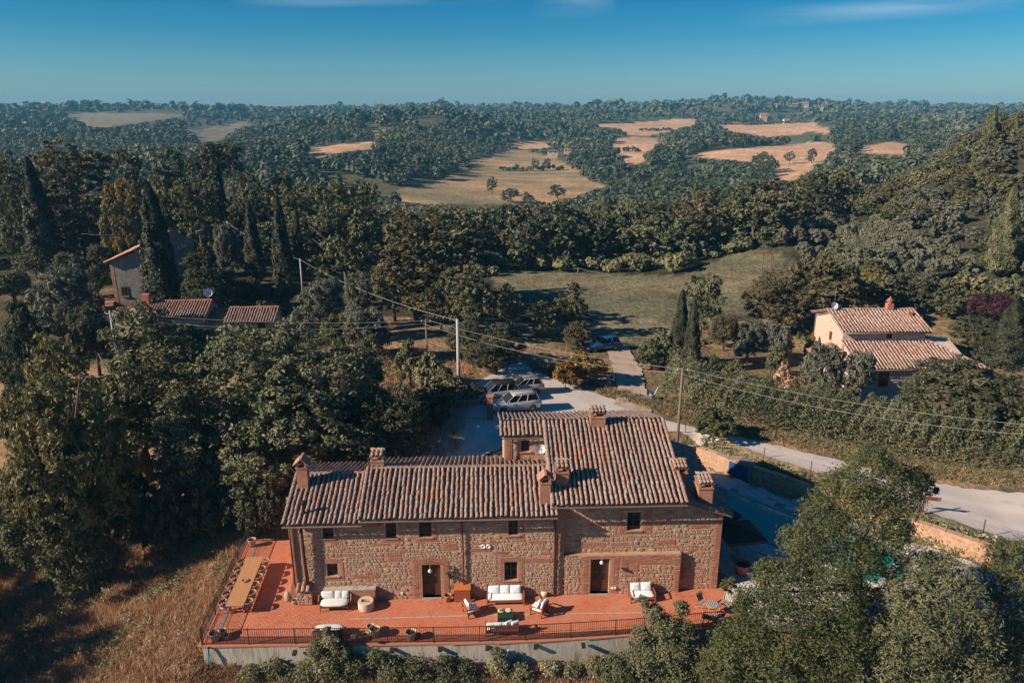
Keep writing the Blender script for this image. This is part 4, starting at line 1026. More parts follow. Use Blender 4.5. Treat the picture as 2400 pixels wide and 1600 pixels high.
# oven hut against the left end of the wall
b = MB(); b.bx(-12.7, -11.85, -.42, -.03, 0, .98); oven = b.build('oven_hut', M_MORTAR, house)
sv, bv = STONES, BRICKS; STONES, BRICKS = [], MB()
dress(Matrix.Translation((0, -.42, 0)), -12.7, -11.85, 0, .96, [], [(-12.68, -11.87, .0, .1)], seed=51, stone=(.09, .16))
me = MB()
for a, M, k in STONES: me.M = M; me.add(*STP[k])
me.M = None; stuff(me.build('oven_stones', M_STONE, oven)); BRICKS.v and stuff(BRICKS.build('oven_bricks', M_BRICK, oven))
STONES, BRICKS = sv, bv
t = MB()
for k in range(3):
    for r in range(2):
        t.M = Matrix.Translation((-12.6 + k * .29, -.55 + r * .32, 1.0 + r * .17)) @ Matrix.Rotation(.5, 4, 'X'); t.add([(a * 1.4, b2, d * 1.2) for a, b2, d in TV], TF, 0, True)
t.M = None; t.add([(-12.75, -.5, .985), (-11.8, -.5, .985), (-11.8, 0, 1.27), (-12.75, 0, 1.27)], [(0, 1, 2, 3)]); t.build('oven_roof', M_TILERED, oven)
b = MB(); b.bar((-8.3, -.5, 5.58), (-7.6, -.02, 5.05), .09); b.build('eave_brace', M_WOODRAW, house)
b = MB(); b.bar((-12.8, -.45, 5.35), (-12.3, -.04, 5.05), .09); b.build('eave_brace', M_WOODRAW, house)
# satellite dish on the rear wing
def dish(name, label, loc, r, pole, facing, m=M_WHITEP, parent=None):
    d = thing(name, label, 'satellite dish', loc)
    b = MB(); b.tube([(0, 0, 0), (0, 0, pole)], .025, 6); b.build('mast', M_STEEL, d)
    b = MB(); b.M = Matrix.Translation((0, 0, pole)) @ Matrix.Rotation(facing, 4, 'Z') @ Matrix.Rotation(radians(68), 4, 'X')
    b.lathe([(r, .16 * r * 2), (r * .8, .10 * r * 2), (r * .5, .04 * r * 2), (.01, 0)], 20, (0, 0, 0), 0, False, True)
    b.lathe([(r, .16 * r * 2 - .01), (r * .8, .10 * r * 2 - .02), (r * .5, .04 * r * 2 - .02), (.01, -.02)], 20, (0, 0, 0), 0, False, True); b.build('reflector', m, d)
    b = MB(); b.M = Matrix.Translation((0, 0, pole)) @ Matrix.Rotation(facing, 4, 'Z') @ Matrix.Rotation(radians(68), 4, 'X')
    b.tube([(0, -r, .3 * r), (0, -.15 * r, 1.1 * r)], .015, 5); b.box(0, -.1 * r, 1.1 * r, .08, .1, .12); b.build('receiver_arm', M_STEEL, d)
    return d
dish('satellite_dish', 'white satellite dish on the small rear wing beside the tall roof', hw(2.0, 4.75, 6.5), .30, .95, 0.15)
# ================================================================== TERRACE FURNITURE
ORD = ['first', 'second', 'third', 'fourth', 'fifth', 'sixth']
# railing
def railing(name, label, P, baluster=.118, post=2.63, off=0):
    t = thing(name, label, 'railing', (0, HY, 0), HA)
    R = random.Random(4)
    b = MB()
    for p, q in zip(P[:-1], P[1:]):
        b.bar((p[0], p[1], 1.0), (q[0], q[1], 1.0), .04, .022); b.bar((p[0], p[1], .10), (q[0], q[1], .10), .03, .018); b.bar((p[0], p[1], .52), (q[0], q[1], .52), .014, .012)
    b.build('rail', M_IRON, t)
    me = MB(); me.bx(-.009, .009, -.009, .009, .11, .99); bal = None
    pm = MB(); pm.bx(-.022, .022, -.022, .022, -.25, 1.04); pst = None
    seg = [(Vector(p), Vector(q)) for p, q in zip(P[:-1], P[1:])]; tot = sum((q - p).length for p, q in seg)
    def at(s):
        for p, q in seg:
            l = (q - p).length
            if s <= l: return p + (q - p) * (s / l)
            s -= l
        return seg[-1][1]
    k = int(tot / baluster)
    for i in range(min(k, 300)):
        p = at((i + .5) * tot / k)
        if bal is None: o = me.build('baluster', M_IRON, t); bal = o.data
        else: o = link('baluster', bal, t)
        o.location = (p[0], p[1], 0)
    n = max(1, round(tot / post))
    for i in range(n + 1):
        p = at(min(i * tot / n, tot - 1e-4))
        if pst is None: o = pm.build('post', M_IRON, t); pst = o.data
        else: o = link('post', pst, t)
        o.location = (p[0], p[1], 0)
    return t
railing('railing', 'long thin dark iron railing along the front edge of the terrace', [(x, y + .05) for x, y in FRONT])
railing('railing', 'iron railing beside the long dining table above the dry grass slope', [(-17.15, -3.66), (-17.66, 6.55)])
railing('railing', 'short iron railing closing the back of the dining terrace', [(-17.6, 6.55), (-13.05, 6.85)])

# dining table and chairs
TX, TY0, TY1, TRZ = -16.05, -1.38, 3.55, radians(3.2)
tc_ = hw(-16.18, 1.15)
tbl = thing('dining_table', 'long oiled wooden dining table between two rows of chairs', 'table', tc_, HA + radians(2.9))
top = MB(); n = 34; L = 4.95
R = random.Random(8)
for i in range(n):
    y = -L / 2 + L * (i + .5) / n; top.box(0, y, .735 + R.uniform(-.001, .001), 1.04, L / n - .006, .03)
top.build('tabletop', M_WOODTABLE, tbl)
b = MB(); b.bx(-.42, .42, -L / 2 + .2, L / 2 - .2, .66, .715); b.build('apron', M_WOODTABLE, tbl)
for sx in (-.38, .38):
    for sy in (-L / 2 + .35, L / 2 - .35):
        b = MB(); b.bx(sx - .05, sx + .05, sy - .05, sy + .05, 0, .66); b.build('leg', M_WOODTABLE, tbl)
b = MB()
for sy in (-L / 2 + .35, L / 2 - .35): b.bx(-.33, .33, sy - .03, sy + .03, .16, .24)
b.build('stretcher', M_WOODTABLE, tbl)
tray = thing('round_tray', 'round wooden tray in the middle of the long dining table', 'tray', (tc_[0] + .02, tc_[1] - .1, .752))
b = MB(); b.lathe([(.20, 0), (.21, .07), (.185, .075), (.17, .015)], 20, (0, 0, 0), 0, True, True); b.build('tray_bowl', M_WOODTABLE, tray)
b = MB(); b.puff((.03, .02, .05), .2, .2, .07); b.build('napkin', M_POTRED, tray)
def make_chair():
    t = thing('dining_chair', '', 'chair', (0, 0, 0), 0, 'woven chairs round the long dining table')
    b = MB(); b.puff((-.03, 0, .48), .46, .46, .08, None, .8); b.build('seat', M_CUSHG, t)
    arc = lambda r, z, a0, a1, n: [(r * cos(a0 + (a1 - a0) * i / n), r * sin(a0 + (a1 - a0) * i / n), z + (.0 if 1 else 0)) for i in range(n + 1)]
    b = MB(); b.tube(arc(.29, .73, -radians(100), radians(100), 20), .026, 6); b.build('top_rail', M_WOODTABLE, t)
    # woven back, its opening faces -x
    vs, fs = [], []; n = 16
    for i in range(n + 1):
        a = -radians(92) + radians(184) * i / n
        for r, z in ((.288, .71), (.268, .58), (.258, .58), (.276, .71)): vs.append((r * cos(a), r * sin(a), z))
    for i in range(n):
        for j in range(4): fs.append((i * 4 + j, (i + 1) * 4 + j, (i + 1) * 4 + (j + 1) % 4, i * 4 + (j + 1) % 4))
    b = MB(); b.add(vs, fs); b.build('backrest', M_ROPE, t)
    b = MB(); b.lathe([(.24, .40), (.25, .43), (.24, .45)], 16); b.build('seat_ring', M_WOODTABLE, t)
    for sx, sy in ((-1, -1), (-1, 1), (1, -1), (1, 1)):
        b = MB(); b.tube([(sx * .17, sy * .17, .42), (sx * .22, sy * .21, 0)], [.02, .014], 6); b.build('leg', M_WOODTABLE, t)
    return t
ch0 = make_chair(); first = True
for side in (1, -1):
    for i in range(6):
        y = -L / 2 + .42 + i * .82
        lx, ly = side * (.66 if side > 0 else .72), y
        a = HA + radians(2.9); X = tc_[0] + lx * cos(a) - ly * sin(a); Y = tc_[1] + lx * sin(a) + ly * cos(a)
        lab = f"woven dining chair on the {'house' if side > 0 else 'railing'} side, {ORD[i]} from the near end"
        rz = a + (0 if side > 0 else pi) + R.uniform(-.06, .06)
        if first: ch0.location = (X, Y, 0); ch0.rotation_euler = (0, 0, rz); ch0['label'] = lab; first = False
        else: dup(ch0, (X, Y, 0), rz, lab)

# pots
def pot(x, y, r, h, label, m=M_POT, plant=None, group='terracotta pots on the terrace'):
    t = thing('plant_pot', label, 'pot', hw(x, y), 0, group)
    b = MB(); b.lathe([(r * .68, 0), (r * .9, h * .8), (r, h * .86), (r * 1.06, h * .88), (r * 1.06, h), (r * .93, h), (r * .86, h * .86), (r * .8, h * .8)], 20, (0, 0, 0), 0, True, False); b.build('pot_wall', m, t)
    b = MB(); b.lathe([(.001, h * .8), (r * .82, h * .8)], 16, (0, 0, 0), 0, False, False); b.build('soil', M_SOIL, t)
    return t
pot(-7.75, -3.3, .30, .55, 'large pale clay pot by the railing between two smaller pots')
pot(-8.02, -2.92, .24, .42, 'clay pot standing behind the large pale pot by the railing')
pot(-8.25, -3.42, .17, .30, 'smallest clay pot left of the large pale pot by the railing')
pot(-5.72, -3.6, .30, .52, 'pale clay pot alone at the middle of the front railing')
pot(-5.33, -3.52, .14, .26, 'little dark pot beside the pale clay pot at the middle of the railing', M_SOIL)
pot(-16.55, -3.3, .31, .52, 'big dark-mouthed clay pot in the front corner of the terrace')
pot(-16.2, -2.95, .22, .4, 'clay pot behind the big one in the front corner of the terrace')
pot(-15.95, -3.25, .16, .3, 'small clay pot right of the big one in the front corner of the terrace')
pot(-17.25, 6.05, .27, .55, 'pale clay pot in the back corner beyond the dining table')
pot(-12.9, -.25, .17, .3, 'small clay pot beside the brick oven hut')
pl_ = pot(-3.85, -.32, .22, .45, 'red clay pot with a thin climber beside the brown wooden chest', M_POTRED)
pot(14.6, 1.8, .5, .75, 'wide red clay planter in the shade right of the house', M_POTRED)
st = MB(); st.puff((0, 0, .3), .38, .3, .66, None, .8, 0, 10, 6)
o = st.build('standing_stone', mat('pale_boulder', [g(.42, .36, .28), g(.52, .46, .38)], 5, .95, .6, 12), None, hw(-13.4, .05)); tag(o, 'upright pale stone at the left corner of the farmhouse', 'stone')
b = MB(); b.lathe([(.15, 0), (.2, .28), (.17, .3)], 16); o = b.build('white_planter', M_PLATE, None, hw(1.95, -.05)); tag(o, 'small round white planter against the wall near the downpipe', 'planter')

# rounded rope sofas
def rope_sofa(label, loc, rz, pillows):
    t = thing('rope_sofa', label, 'sofa', loc, rz, 'rounded rope sofas on the terrace')
    b = MB(); b.puff((0, .02, .42), 1.66, .86, .24, None, .55); b.build('seat_cushion', M_GREYC, t)
    # woven shell round the back (+y) and sides
    def P(s):           # s 0..1 along the shell
        a = pi * (1.08 - 1.16 * s); return .92 * math.copysign(abs(cos(a)) ** .55, cos(a)), .05 + .44 * math.copysign(abs(sin(a)) ** .7, sin(a))
    vs, fs = [], []; n = 28
    for i in range(n + 1):
        x, y = P(i / n); hgt = .74 if .08 < i / n < .92 else .52
        for k, z in ((1.0, .30), (1.05, hgt), (1.01, hgt), (.96, .30)): vs.append((x * k, y * k, z))
    for i in range(n):
        for j in range(4): fs.append((i * 4 + j, (i + 1) * 4 + j, (i + 1) * 4 + (j + 1) % 4, i * 4 + (j + 1) % 4))
    b = MB(); b.add(vs, fs); b.build('woven_shell', M_ROPE, t)
    b = MB(); b.tube([(P(i / n)[0] * 1.03, P(i / n)[1] * 1.03, .75 if .08 < i / n < .92 else .53) for i in range(n + 1)], .02, 6); b.build('top_rail', M_WOODTABLE, t)
    b = MB(); b.bx(-.82, .82, -.38, .42, .27, .31); b.build('base_frame', M_WOODDARK, t)
    for sx in (-.8, .8):
        for sy in (-.36, .4): b = MB(); b.tube([(sx * .97, sy * .97, .3), (sx, sy, 0)], .022, 6); b.build('leg', M_RUST, t)
    for x, wdt in pillows:
        b = MB(); b.puff((x, .30, .72), wdt, .44, .19, Matrix.Rotation(-.25, 4, 'X') @ Matrix.Rotation(pi / 2, 4, 'X'), .34, 0, 20, 8); b.build('pillow', M_GREYC, t)
rope_sofa('pale rounded rope sofa with three cushions against the brick bench', hw(-10.45, -.72), HA, [(-.45, .78), (.18, .42), (.58, .42)])
rope_sofa('pale rounded rope lounger at the railing behind the tall shrub, seen from its back', hw(-10.3, -3.15), HA + pi, [])
# fire pit table
t = thing('fire_pit_table', 'round beige stone fire table with rectangular burner', 'fire table', hw(-8.62, -.82))
b = MB(); n = 28; ring = lambda r, z: [(r * cos(2 * pi * i / n), r * sin(2 * pi * i / n), z) for i in range(n)]
b.lathe([(.44, 0), (.46, .1), (.46, .48), (.44, .54)], n, (0, 0, 0), 0, True, False)
hole = []
for i in range(n):
    a = 2 * pi * i / n; k = min(.26 / max(abs(cos(a)), 1e-6), .15 / max(abs(sin(a)), 1e-6)); hole.append((k * cos(a), k * sin(a)))
vs = ring(.44, .54) + [(x, y, .54) for x, y in hole] + [(x, y, .42) for x, y in hole]
b.add(vs, [(i, (i + 1) % n, n + (i + 1) % n, n + i) for i in range(n)] + [(n + i, n + (i + 1) % n, 2 * n + (i + 1) % n, 2 * n + i) for i in range(n)] + [tuple(range(2 * n, 3 * n))]); b.build('stone_drum', M_FIRE, t)
b = MB()
for k in range(8): b.puff((-.2 + .057 * k, .05 * sin(k * 2.), .46), .08, .12, .07, None, .8, 0, 8, 5)
b.build('lava_stones', M_POTRED, t)
# brown chest
t = thing('wooden_chest', 'tall brown wooden chest with sloping lid against the wall by the first door', 'chest', hw(-2.98, -.22), HA)
b = MB(); b.bx(-.47, .47, -.24, .2, .05, .82)
for k in range(5): b.bx(-.47, .47, -.252, -.241, .07 + k * .15, .205 + k * .15)
b.build('body', M_WOODRED, t)
b = MB(); b.xprism([(-.28, .83), (.22, .98), (.22, 1.03), (-.28, .88)], -.51, .51); b.build('lid', mat('orange_lid', [g(.50, .13, .035), g(.58, .17, .05)], 6, .5), t)
b = MB(); b.bar((.52, -.3, 0), (.49, -.05, .5), .06, .03); b.build('leaning_slat', M_WOODRED, t)
# red teak seating with white cushions
def teak(name, label, cat, loc, rz, w, d=.82, pillows=(), backslats=True, seat=True, cush=M_WHITE):
    t = thing(name, label, cat, loc, rz, 'red teak seating with white cushions')
    h = w / 2
    for sx in (-1, 1):
        b = MB(); x = sx * (h - .04)
        b.bar((x, -d / 2 + .05, 0), (x, -d / 2 + .05, .58), .065); b.bar((x, d / 2 - .12, 0), (x, d / 2 - .02, .78), .06)
        b.bar((x, -d / 2 + .02, .59), (x, d / 2 - .05, .62), .075, .03); b.bar((x, -d / 2 + .08, .3), (x, d / 2 - .1, .27), .045); b.build('arm_frame', M_WOODRED, t)
    b = MB(); b.bar((-h + .07, -d / 2 + .06, .28), (h - .07, -d / 2 + .06, .28), .04, .12); b.bar((-h + .07, d / 2 - .12, .28), (h - .07, d / 2 - .12, .28), .04, .1)
    k = int(w / .1)
    for i in range(k): b.bar((-h + .1 + (w - .2) * i / max(1, k - 1), -d / 2 + .09, .32), (-h + .1 + (w - .2) * i / max(1, k - 1), d / 2 - .14, .30), .05, .015)
    b.build('seat_frame', M_WOODRED, t)
    b = MB(); b.bar((-h + .05, d / 2 - .03, .74), (h - .05, d / 2 - .03, .74), .04, .09); b.bar((-h + .05, d / 2 - .11, .38), (h - .05, d / 2 - .11, .38), .03, .05)
    k = max(4, int(w / .085))
    for i in range(k): x = -h + .09 + (w - .18) * i / (k - 1); b.bar((x, d / 2 - .11, .39), (x, d / 2 - .035, .72), .035, .014)
    b.build('backrest', M_WOODRED, t)
    if seat:
        b = MB(); b.puff((0, -.05, .41), w - .14, d - .14, .17, None, .22, 0, 24, 8); b.build('seat_cushion', cush, t)
    for x, y, wd, rot, tilt in pillows:
        b = MB(); b.puff((x, y, .72), wd, .48, .2, Matrix.Rotation(rot, 4, 'Z') @ Matrix.Rotation(tilt, 4, 'X') @ Matrix.Rotation(pi / 2, 4, 'X'), .26, 0, 24, 8); b.build('pillow', cush, t)
    return t
teak('teak_sofa', 'three seat red teak sofa with white cushions against the wall under the window', 'sofa', hw(-.40, -.50), HA, 2.24, .84, [(-.68, .22, .68, .03, -.3), (-.03, .22, .56, -.02, -.3), (.6, .22, .66, .02, -.3)])
teak('teak_sofa', 'two seat red teak sofa with white cushions right of the second door', 'sofa', hw(7.75, -.52), HA + .04, 1.55, .88, [(-.36, .22, .6, .03, -.3), (.3, .22, .66, -.03, -.3)])
teak('teak_armchair', 'red teak armchair with white cushions left of the green tiled table', 'armchair', hw(-2.45, -1.55), HA + radians(115) , .86, .86, [(0, .2, .62, 0, -.3)])
teak('teak_armchair', 'red teak armchair with two white pillows right of the green tiled table', 'armchair', hw(1.52, -1.62), HA - radians(122), .86, .86, [(-.05, .28, .6, 0, -.3), (.12, .02, .5, .15, -.4)])
teak('teak_sofa', 'teak bench sofa with slatted back to the front railing', 'sofa', hw(-.68, -3.28), HA + pi, 1.86, .8, [(-.72, .18, .46, .3, -.25), (-.35, .16, .46, .5, -.25), (.62, .2, .5, 0, -.7), (.25, .2, .5, 0, -.7)], cush=M_GREYC)
# green tiled coffee table
t = thing('coffee_table', 'square dark green tiled coffee table between the teak seats', 'table', hw(-.48, -2.05), HA)
b = MB(); b.bx(-.44, .44, -.37, .37, .02, .385); b.build('grout_body', M_GROUT, t)
tl = MB(); tl.bx(-.046, .046, -.046, .046, 0, .012); tile_me = None
for i in range(9):
    for j in range(8):
        o = tl.build('tile', M_GREENT, t) if tile_me is None else link('tile', tile_me, t); tile_me = o.data
        o.location = (-.392 + .098 * i, -.32 + .0915 * j, .386)
fr = MB(); fr.bx(-.046, .046, -.01, 0, 0, .085); fm = None
for i in range(9):
    for k in range(4):
        o = fr.build('tile', M_GREENT, t) if fm is None else link('tile', fm, t); fm = o.data
        o.location = (-.392 + .098 * i, -.371, .03 + .09 * k)
for (x, y, lab, fruit) in ((-.23, .18, 'beige ceramic plate with fruit on the green table', True), (.2, .2, 'beige ceramic plate with a small cup on the green table', False)):
    p = thing('serving_plate', lab, 'plate', (*hw(-.48 + x, -2.05 + y)[:2], .40))
    b = MB(); b.lathe([(.10, 0), (.19, .025), (.185, .035), (.1, .012)], 20); b.build('plate', M_PLATE, p)
    b = MB()
    if fruit:
        for k in range(5): b.puff((.06 * cos(k * 1.3), .06 * sin(k * 1.3), .05), .07, .07, .07, None, 1, 0, 8, 5)
        b.build('fruit', mat('mixed_fruit', [(.10, .12, .02), (.35, .22, .03)], 30, .5), p)
    else: b.lathe([(.04, .02), (.05, .09), (.044, .09), (.035, .03)], 12, (.05, .06, 0)); b.build('cup', M_WHITEP, p)
# striped folding set
def striped(b_, P, q, nst, axis):
    pass
def deck_chair(label, loc, rz):
    t = thing('folding_chair', label, 'folding chair', loc, rz, 'navy striped folding chairs on the terrace')
    for s in (-1, 1):
        b = MB(); b.bar((s * .27, -.32, 0), (s * .27, .34, .86), .035); b.bar((s * .24, .36, 0), (s * .24, -.26, .40), .035); b.build('side_frame', M_WOODTABLE, t)
    b = MB(); b.bar((-.27, .33, .84), (.27, .33, .84), .03); b.bar((-.27, -.26, .4), (.27, -.26, .4), .03); b.bar((-.27, .3, .1), (.27, .3, .1), .03); b.build('cross_bar', M_WOODTABLE, t)
    for nm, a0, a1 in (('seat', (-.25, .42), (.10, .38)), ('backrest', (.16, .47), (.37, .90))):
        for c_, m in ((0, M_STRIPEB), (1, M_STRIPEW)):
            b = MB()
            for i in range(11):
                if i % 2 != c_: continue
                x0, x1 = -.25 + .5 * i / 11, -.25 + .5 * (i + 1) / 11
                b.add([(x0, a0[0], a0[1]), (x1, a0[0], a0[1]), (x1, a1[0], a1[1]), (x0, a1[0], a1[1]), (x0, a0[0], a0[1] - .015), (x1, a0[0], a0[1] - .015), (x1, a1[0], a1[1] - .015), (x0, a1[0], a1[1] - .015)], [(0, 1, 2, 3), (7, 6, 5, 4), (0, 4, 5, 1), (2, 6, 7, 3)])
            b.build(nm, m, t)
deck_chair('navy striped folding chair nearest the house wall, facing the round table', hw(11.15, -1.55), HA - radians(125 - 90) + radians(70))
deck_chair('navy striped folding chair half hidden by the leafy tree right of the round table', hw(12.55, -1.65), HA - radians(40))
deck_chair('navy striped folding chair at the railing in front of the round table', hw(11.0, -2.9), HA + radians(170))
deck_chair('navy striped folding chair at the railing under the leafy tree', hw(11.7, -2.85), HA + radians(190))
t = thing('round_table', 'round wooden table topped with navy and cream stripes', 'table', hw(11.55, -2.12), HA)
b = MB(); b.lathe([(.36, .66), (.38, .68), (.37, .71), (.35, .715)], 28); b.build('rim', M_WOODTABLE, t)
for c_, m in ((0, M_STRIPEB), (1, M_STRIPEW)):
    b = MB()
    for i in range(13):
        if i % 2 != c_: continue
        x0, x1 = -.35 + .7 * i / 13, -.35 + .7 * (i + 1) / 13
        h0, h1 = sqrt(max(0, .355 ** 2 - x0 * x0)), sqrt(max(0, .355 ** 2 - x1 * x1)); b.add([(x0, -h0, .717), (x1, -h1, .717), (x1, h1, .717), (x0, h0, .717)], [(0, 1, 2, 3)])
    b.build('striped_top', m, t)
for s in (-1, 1):
    for k in (-1, 1): b = MB(); b.bar((s * .22, k * .26, 0), (s * .2, -k * .24, .68), .035); b.build('leg', M_WOODTABLE, t)
# dark parasols in the shade beside the pool
def parasol(label, loc, rz, w, h):
    t = thing('parasol', label, 'parasol', loc, rz, 'dark parasols beside the pool')
    b = MB(); b.tube([(0, 0, 0), (0, 0, h + .35)], .035, 8); b.build('pole', M_WOODDARK, t)
    b = MB(); q = w / 2; b.add([(-q, -q, h - .1), (q, -q, h - .1), (q, q, h - .1), (-q, q, h - .1), (0, 0, h + .4), (-q, -q, h - .3), (q, -q, h - .3), (q, q, h - .3), (-q, q, h - .3), (0, 0, h + .36)],
        [(0, 1, 4), (1, 2, 4), (2, 3, 4), (3, 0, 4), (0, 5, 6, 1), (1, 6, 7, 2), (2, 7, 8, 3), (3, 8, 5, 0), (6, 5, 9), (7, 6, 9), (8, 7, 9), (5, 8, 9)]); b.build('canopy', M_DARKCLOTH, t)
    for k in range(4): b = MB(); a = pi / 4 + k * pi / 2; b.bar((0, 0, h + .3), (q * 1.38 * cos(a), q * 1.38 * sin(a), h - .12), .025); b.build('rib', M_WOODDARK, t)
    b = MB(); b.box(0, 0, .06, .6, .6, .12); b.build('base', M_CONC, t)
parasol('square charcoal parasol close to the house corner beside the pool', hw(13.9, 5.6), HA + .5, 2.5, 2.3)
parasol('square charcoal parasol over the shaded seats in front of the pool', hw(14.9, 3.6), HA + .15, 2.6, 2.0)
t = thing('sun_bed', 'turquoise covered sun bed on the pale paving near the pool end', 'sun bed', (24.3, 40.4, .05), .8)
b = MB(); b.puff((0, 0, .3), 1.9, .65, .14, None, .2); b.build('mattress', mat('turquoise_cloth', [(.02, .30, .30)], rough=.8), t)
for sx in (-.8, .8):
    for sy in (-.25, .25): b = MB(); b.tube([(sx, sy, .25), (sx, sy, 0)], .025, 6); b.build('leg', M_WHITEP, t)

# ================================================================== POOL WALL, FENCES, SIGN
PW = [(12.4, 55.6), (15.25, 56.9), (19.6, 52.6), (24.2, 48.2), (28.9, 43.8), (34.6, 38.3)]
pw = thing('pool_wall', 'stone retaining wall between the pool terrace and the road', 'wall', (0, 0, 0))
PWB = MB(); pst = []
for p, q in zip(PW[:-1], PW[1:]):
    d = Vector((q[0] - p[0], q[1] - p[1])); L_ = d.length; an = atan2(d.y, d.x)
    T = Matrix.Translation((p[0], p[1], 0)) @ Matrix.Rotation(an, 4, 'Z')
    PWB.M = T; PWB.bx(0, L_, 0, .4, -.3, 1.16); PWB.M = None
    sv, bv = STONES, BRICKS; STONES, BRICKS = [], MB()
    dress(T, 0, L_, 0, 1.14, [(5.0, 5.9, 0, 1.14)] if False else [], [], seed=int(p[0] * 10), stone=(.13, .28), pbrick=.06)
    pst += STONES; extra = BRICKS; STONES, BRICKS = sv, bv
    extra.v and stuff(extra.build('brick_courses', M_BRICK, pw))
PWB.build('wall_core', M_MORTAR, pw)
pst.sort(key=lambda s: -s[0]); me = MB()
for a, M, k in pst[:120]:
    o = bpy.data.objects.new('stone', STONE_ME[k]); S.collection.objects.link(o); o.parent = pw; o.matrix_local = M
for a, M, k in pst[120:]: me.M = M; me.add(*STP[k])
me.M = None; stuff(me.build('rubble_stones', M_STONE, pw))
b = MB()
for p, q in zip(PW[:-1], PW[1:]):
    d = Vector((q[0] - p[0], q[1] - p[1])).normalized(); nrm = Vector((-d.y, d.x)) * .2
    n = max(1, int((Vector(q) - Vector(p)).length / .9))
    for i in range(n):
        a0 = Vector(p).lerp(Vector(q), (i + .02) / n) + nrm; a1 = Vector(p).lerp(Vector(q), (i + .98) / n) + nrm
        b.bar((a0.x, a0.y, 1.19), (a1.x, a1.y, 1.19), .5, .06)
b.build('coping', M_STONE, pw)
t = thing('pool_shed', 'low brick pump shed with dark blue doors set in the pool wall', 'shed', (18.05, 53.85, 0), -.775)
b = MB(); b.bx(-1.0, 1.0, .0, .2, 0, 1.22); b.build('shed_wall', M_WALLPLAIN, t); b = MB(); b.add([(-1.05, -.04, 1.23), (1.05, -.04, 1.23), (0, -.04, 1.5), (-1.05, .9, 1.23), (1.05, .9, 1.23), (0, .9, 1.5)], [(0, 1, 2), (5, 4, 3), (0, 2, 5, 3), (1, 4, 5, 2)]); b.build('roof', M_TILE, t)
for s in (-1, 1): b = MB(); b.box(s * .42, -.03, .58, .8, .05, 1.1); b.build('door', M_BLUED, t)
b = MB(); b.box(-1.3, -.9, .18, 1.2, .7, .34, .5); o = b.build('storage_box', mat('dark_green_box', [(.01, .05, .035)], rough=.5), None, (16.1, 53.4, 0)); tag(o, 'low dark green box on the paving beside the blue shed doors', 'box')
def wire_fence(label, P, h, step, mesh=True, group=None):
    t = thing('wire_fence', label, 'fence', (0, 0, 0), 0, group)
    pts = []
    for p, q in zip(P[:-1], P[1:]):
        n = max(1, round((Vector(q) - Vector(p)).length / step))
        for i in range(n): pts.append(tuple(Vector(p).lerp(Vector(q), i / n)))
    pts.append(P[-1]); Z = [tz(*p) for p in pts]
    for p, z in zip(pts, Z): b = MB(); b.tube([(p[0], p[1], z - .2), (p[0] + random.uniform(-.04, .04), p[1], z + h)], .03, 6); b.build('post', M_IRON, t)
    b = MB()
    for k, (p, q) in enumerate(zip(pts[:-1], pts[1:])):
        for f in (.12, .5, .95): b.tube([(p[0], p[1], Z[k] + h * f), ((p[0] + q[0]) / 2, (p[1] + q[1]) / 2, (Z[k] + Z[k + 1]) / 2 + h * f - .03), (q[0], q[1], Z[k + 1] + h * f)], .007, 3, 0, False)
        if mesh:
            m = 26
            for i in range(m):
                f0, f1 = i / m, min(1, (i + 4) / m); f2 = max(0, (i - 4) / m)
                P0 = Vector(p).lerp(Vector(q), f0); P1 = Vector(p).lerp(Vector(q), f1); P2 = Vector(p).lerp(Vector(q), f2)
                z = Z[k] * (1 - f0) + Z[k + 1] * f0
                b.tube([(P0.x, P0.y, z + .1), (P1.x, P1.y, z + h * .95)], .003, 3, 0, False); b.tube([(P0.x, P0.y, z + .1), (P2.x, P2.y, z + h * .95)], .003, 3, 0, False)
    b.build('wire', M_STEEL, t)
wire_fence('wire mesh fence on dark posts above the stone pool wall', [(14.6, 57.9), (19.9, 53.7), (25.4, 48.6), (31, 43.2), (36, 38.8)], 1.35, 3.2)
wire_fence('row of thin dark fence posts behind the ridge chimney at the road edge', [(3.2, 57.0), (7.8, 56.9), (11.5, 57.2)], 1.3, 1.55, False)
# wooden road sign, seen obliquely; small white figures on the left board
sx, sy = atz(2166, 1177, 2.2); sz = tz(sx, sy)
t = thing('road_sign', 'brown wooden arrow sign with white number plate beside the pale road', 'sign', (sx, sy, sz), -.22)
b = MB(); b.bx(-.05, .05, -.04, .04, -.3, 1.75); b.build('post', mat('red_brown_post', [(.17, .035, .025)], rough=.6), t)
b = MB(); b.bx(-1.0, 1.0, -.075, -.042, 1.18, 1.46); b.build('board', M_WOODRAW, t)
b = MB(); b.bx(-.98, -.5, -.08, -.076, 1.2, 1.44); b.bx(.04, .8, -.08, -.076, 1.2, 1.44); b.build('red_panel', mat('red_sign_paint', [(.20, .04, .03)], rough=.6), t)
b = MB()          # the small white figures
for x0, seg in ((-.66, ((0, .1, .06), (.045, .05, .0))), (-.5, ())):
    pass
for (x0, z0, x1, z1) in [(-.68, 1.38, -.60, 1.38), (-.60, 1.38, -.60, 1.31), (-.68, 1.31, -.60, 1.31), (-.60, 1.31, -.60, 1.24), (-.68, 1.24, -.60, 1.24),
                         (-.52, 1.38, -.44, 1.38), (-.52, 1.38, -.52, 1.31), (-.52, 1.31, -.44, 1.31), (-.44, 1.38, -.44, 1.24), (-.52, 1.24, -.44, 1.24)]:
    b.bar((x0, -.083, z0), (x1, -.083, z1), .022, .03)
b.build('figures', M_WHITEP, t)
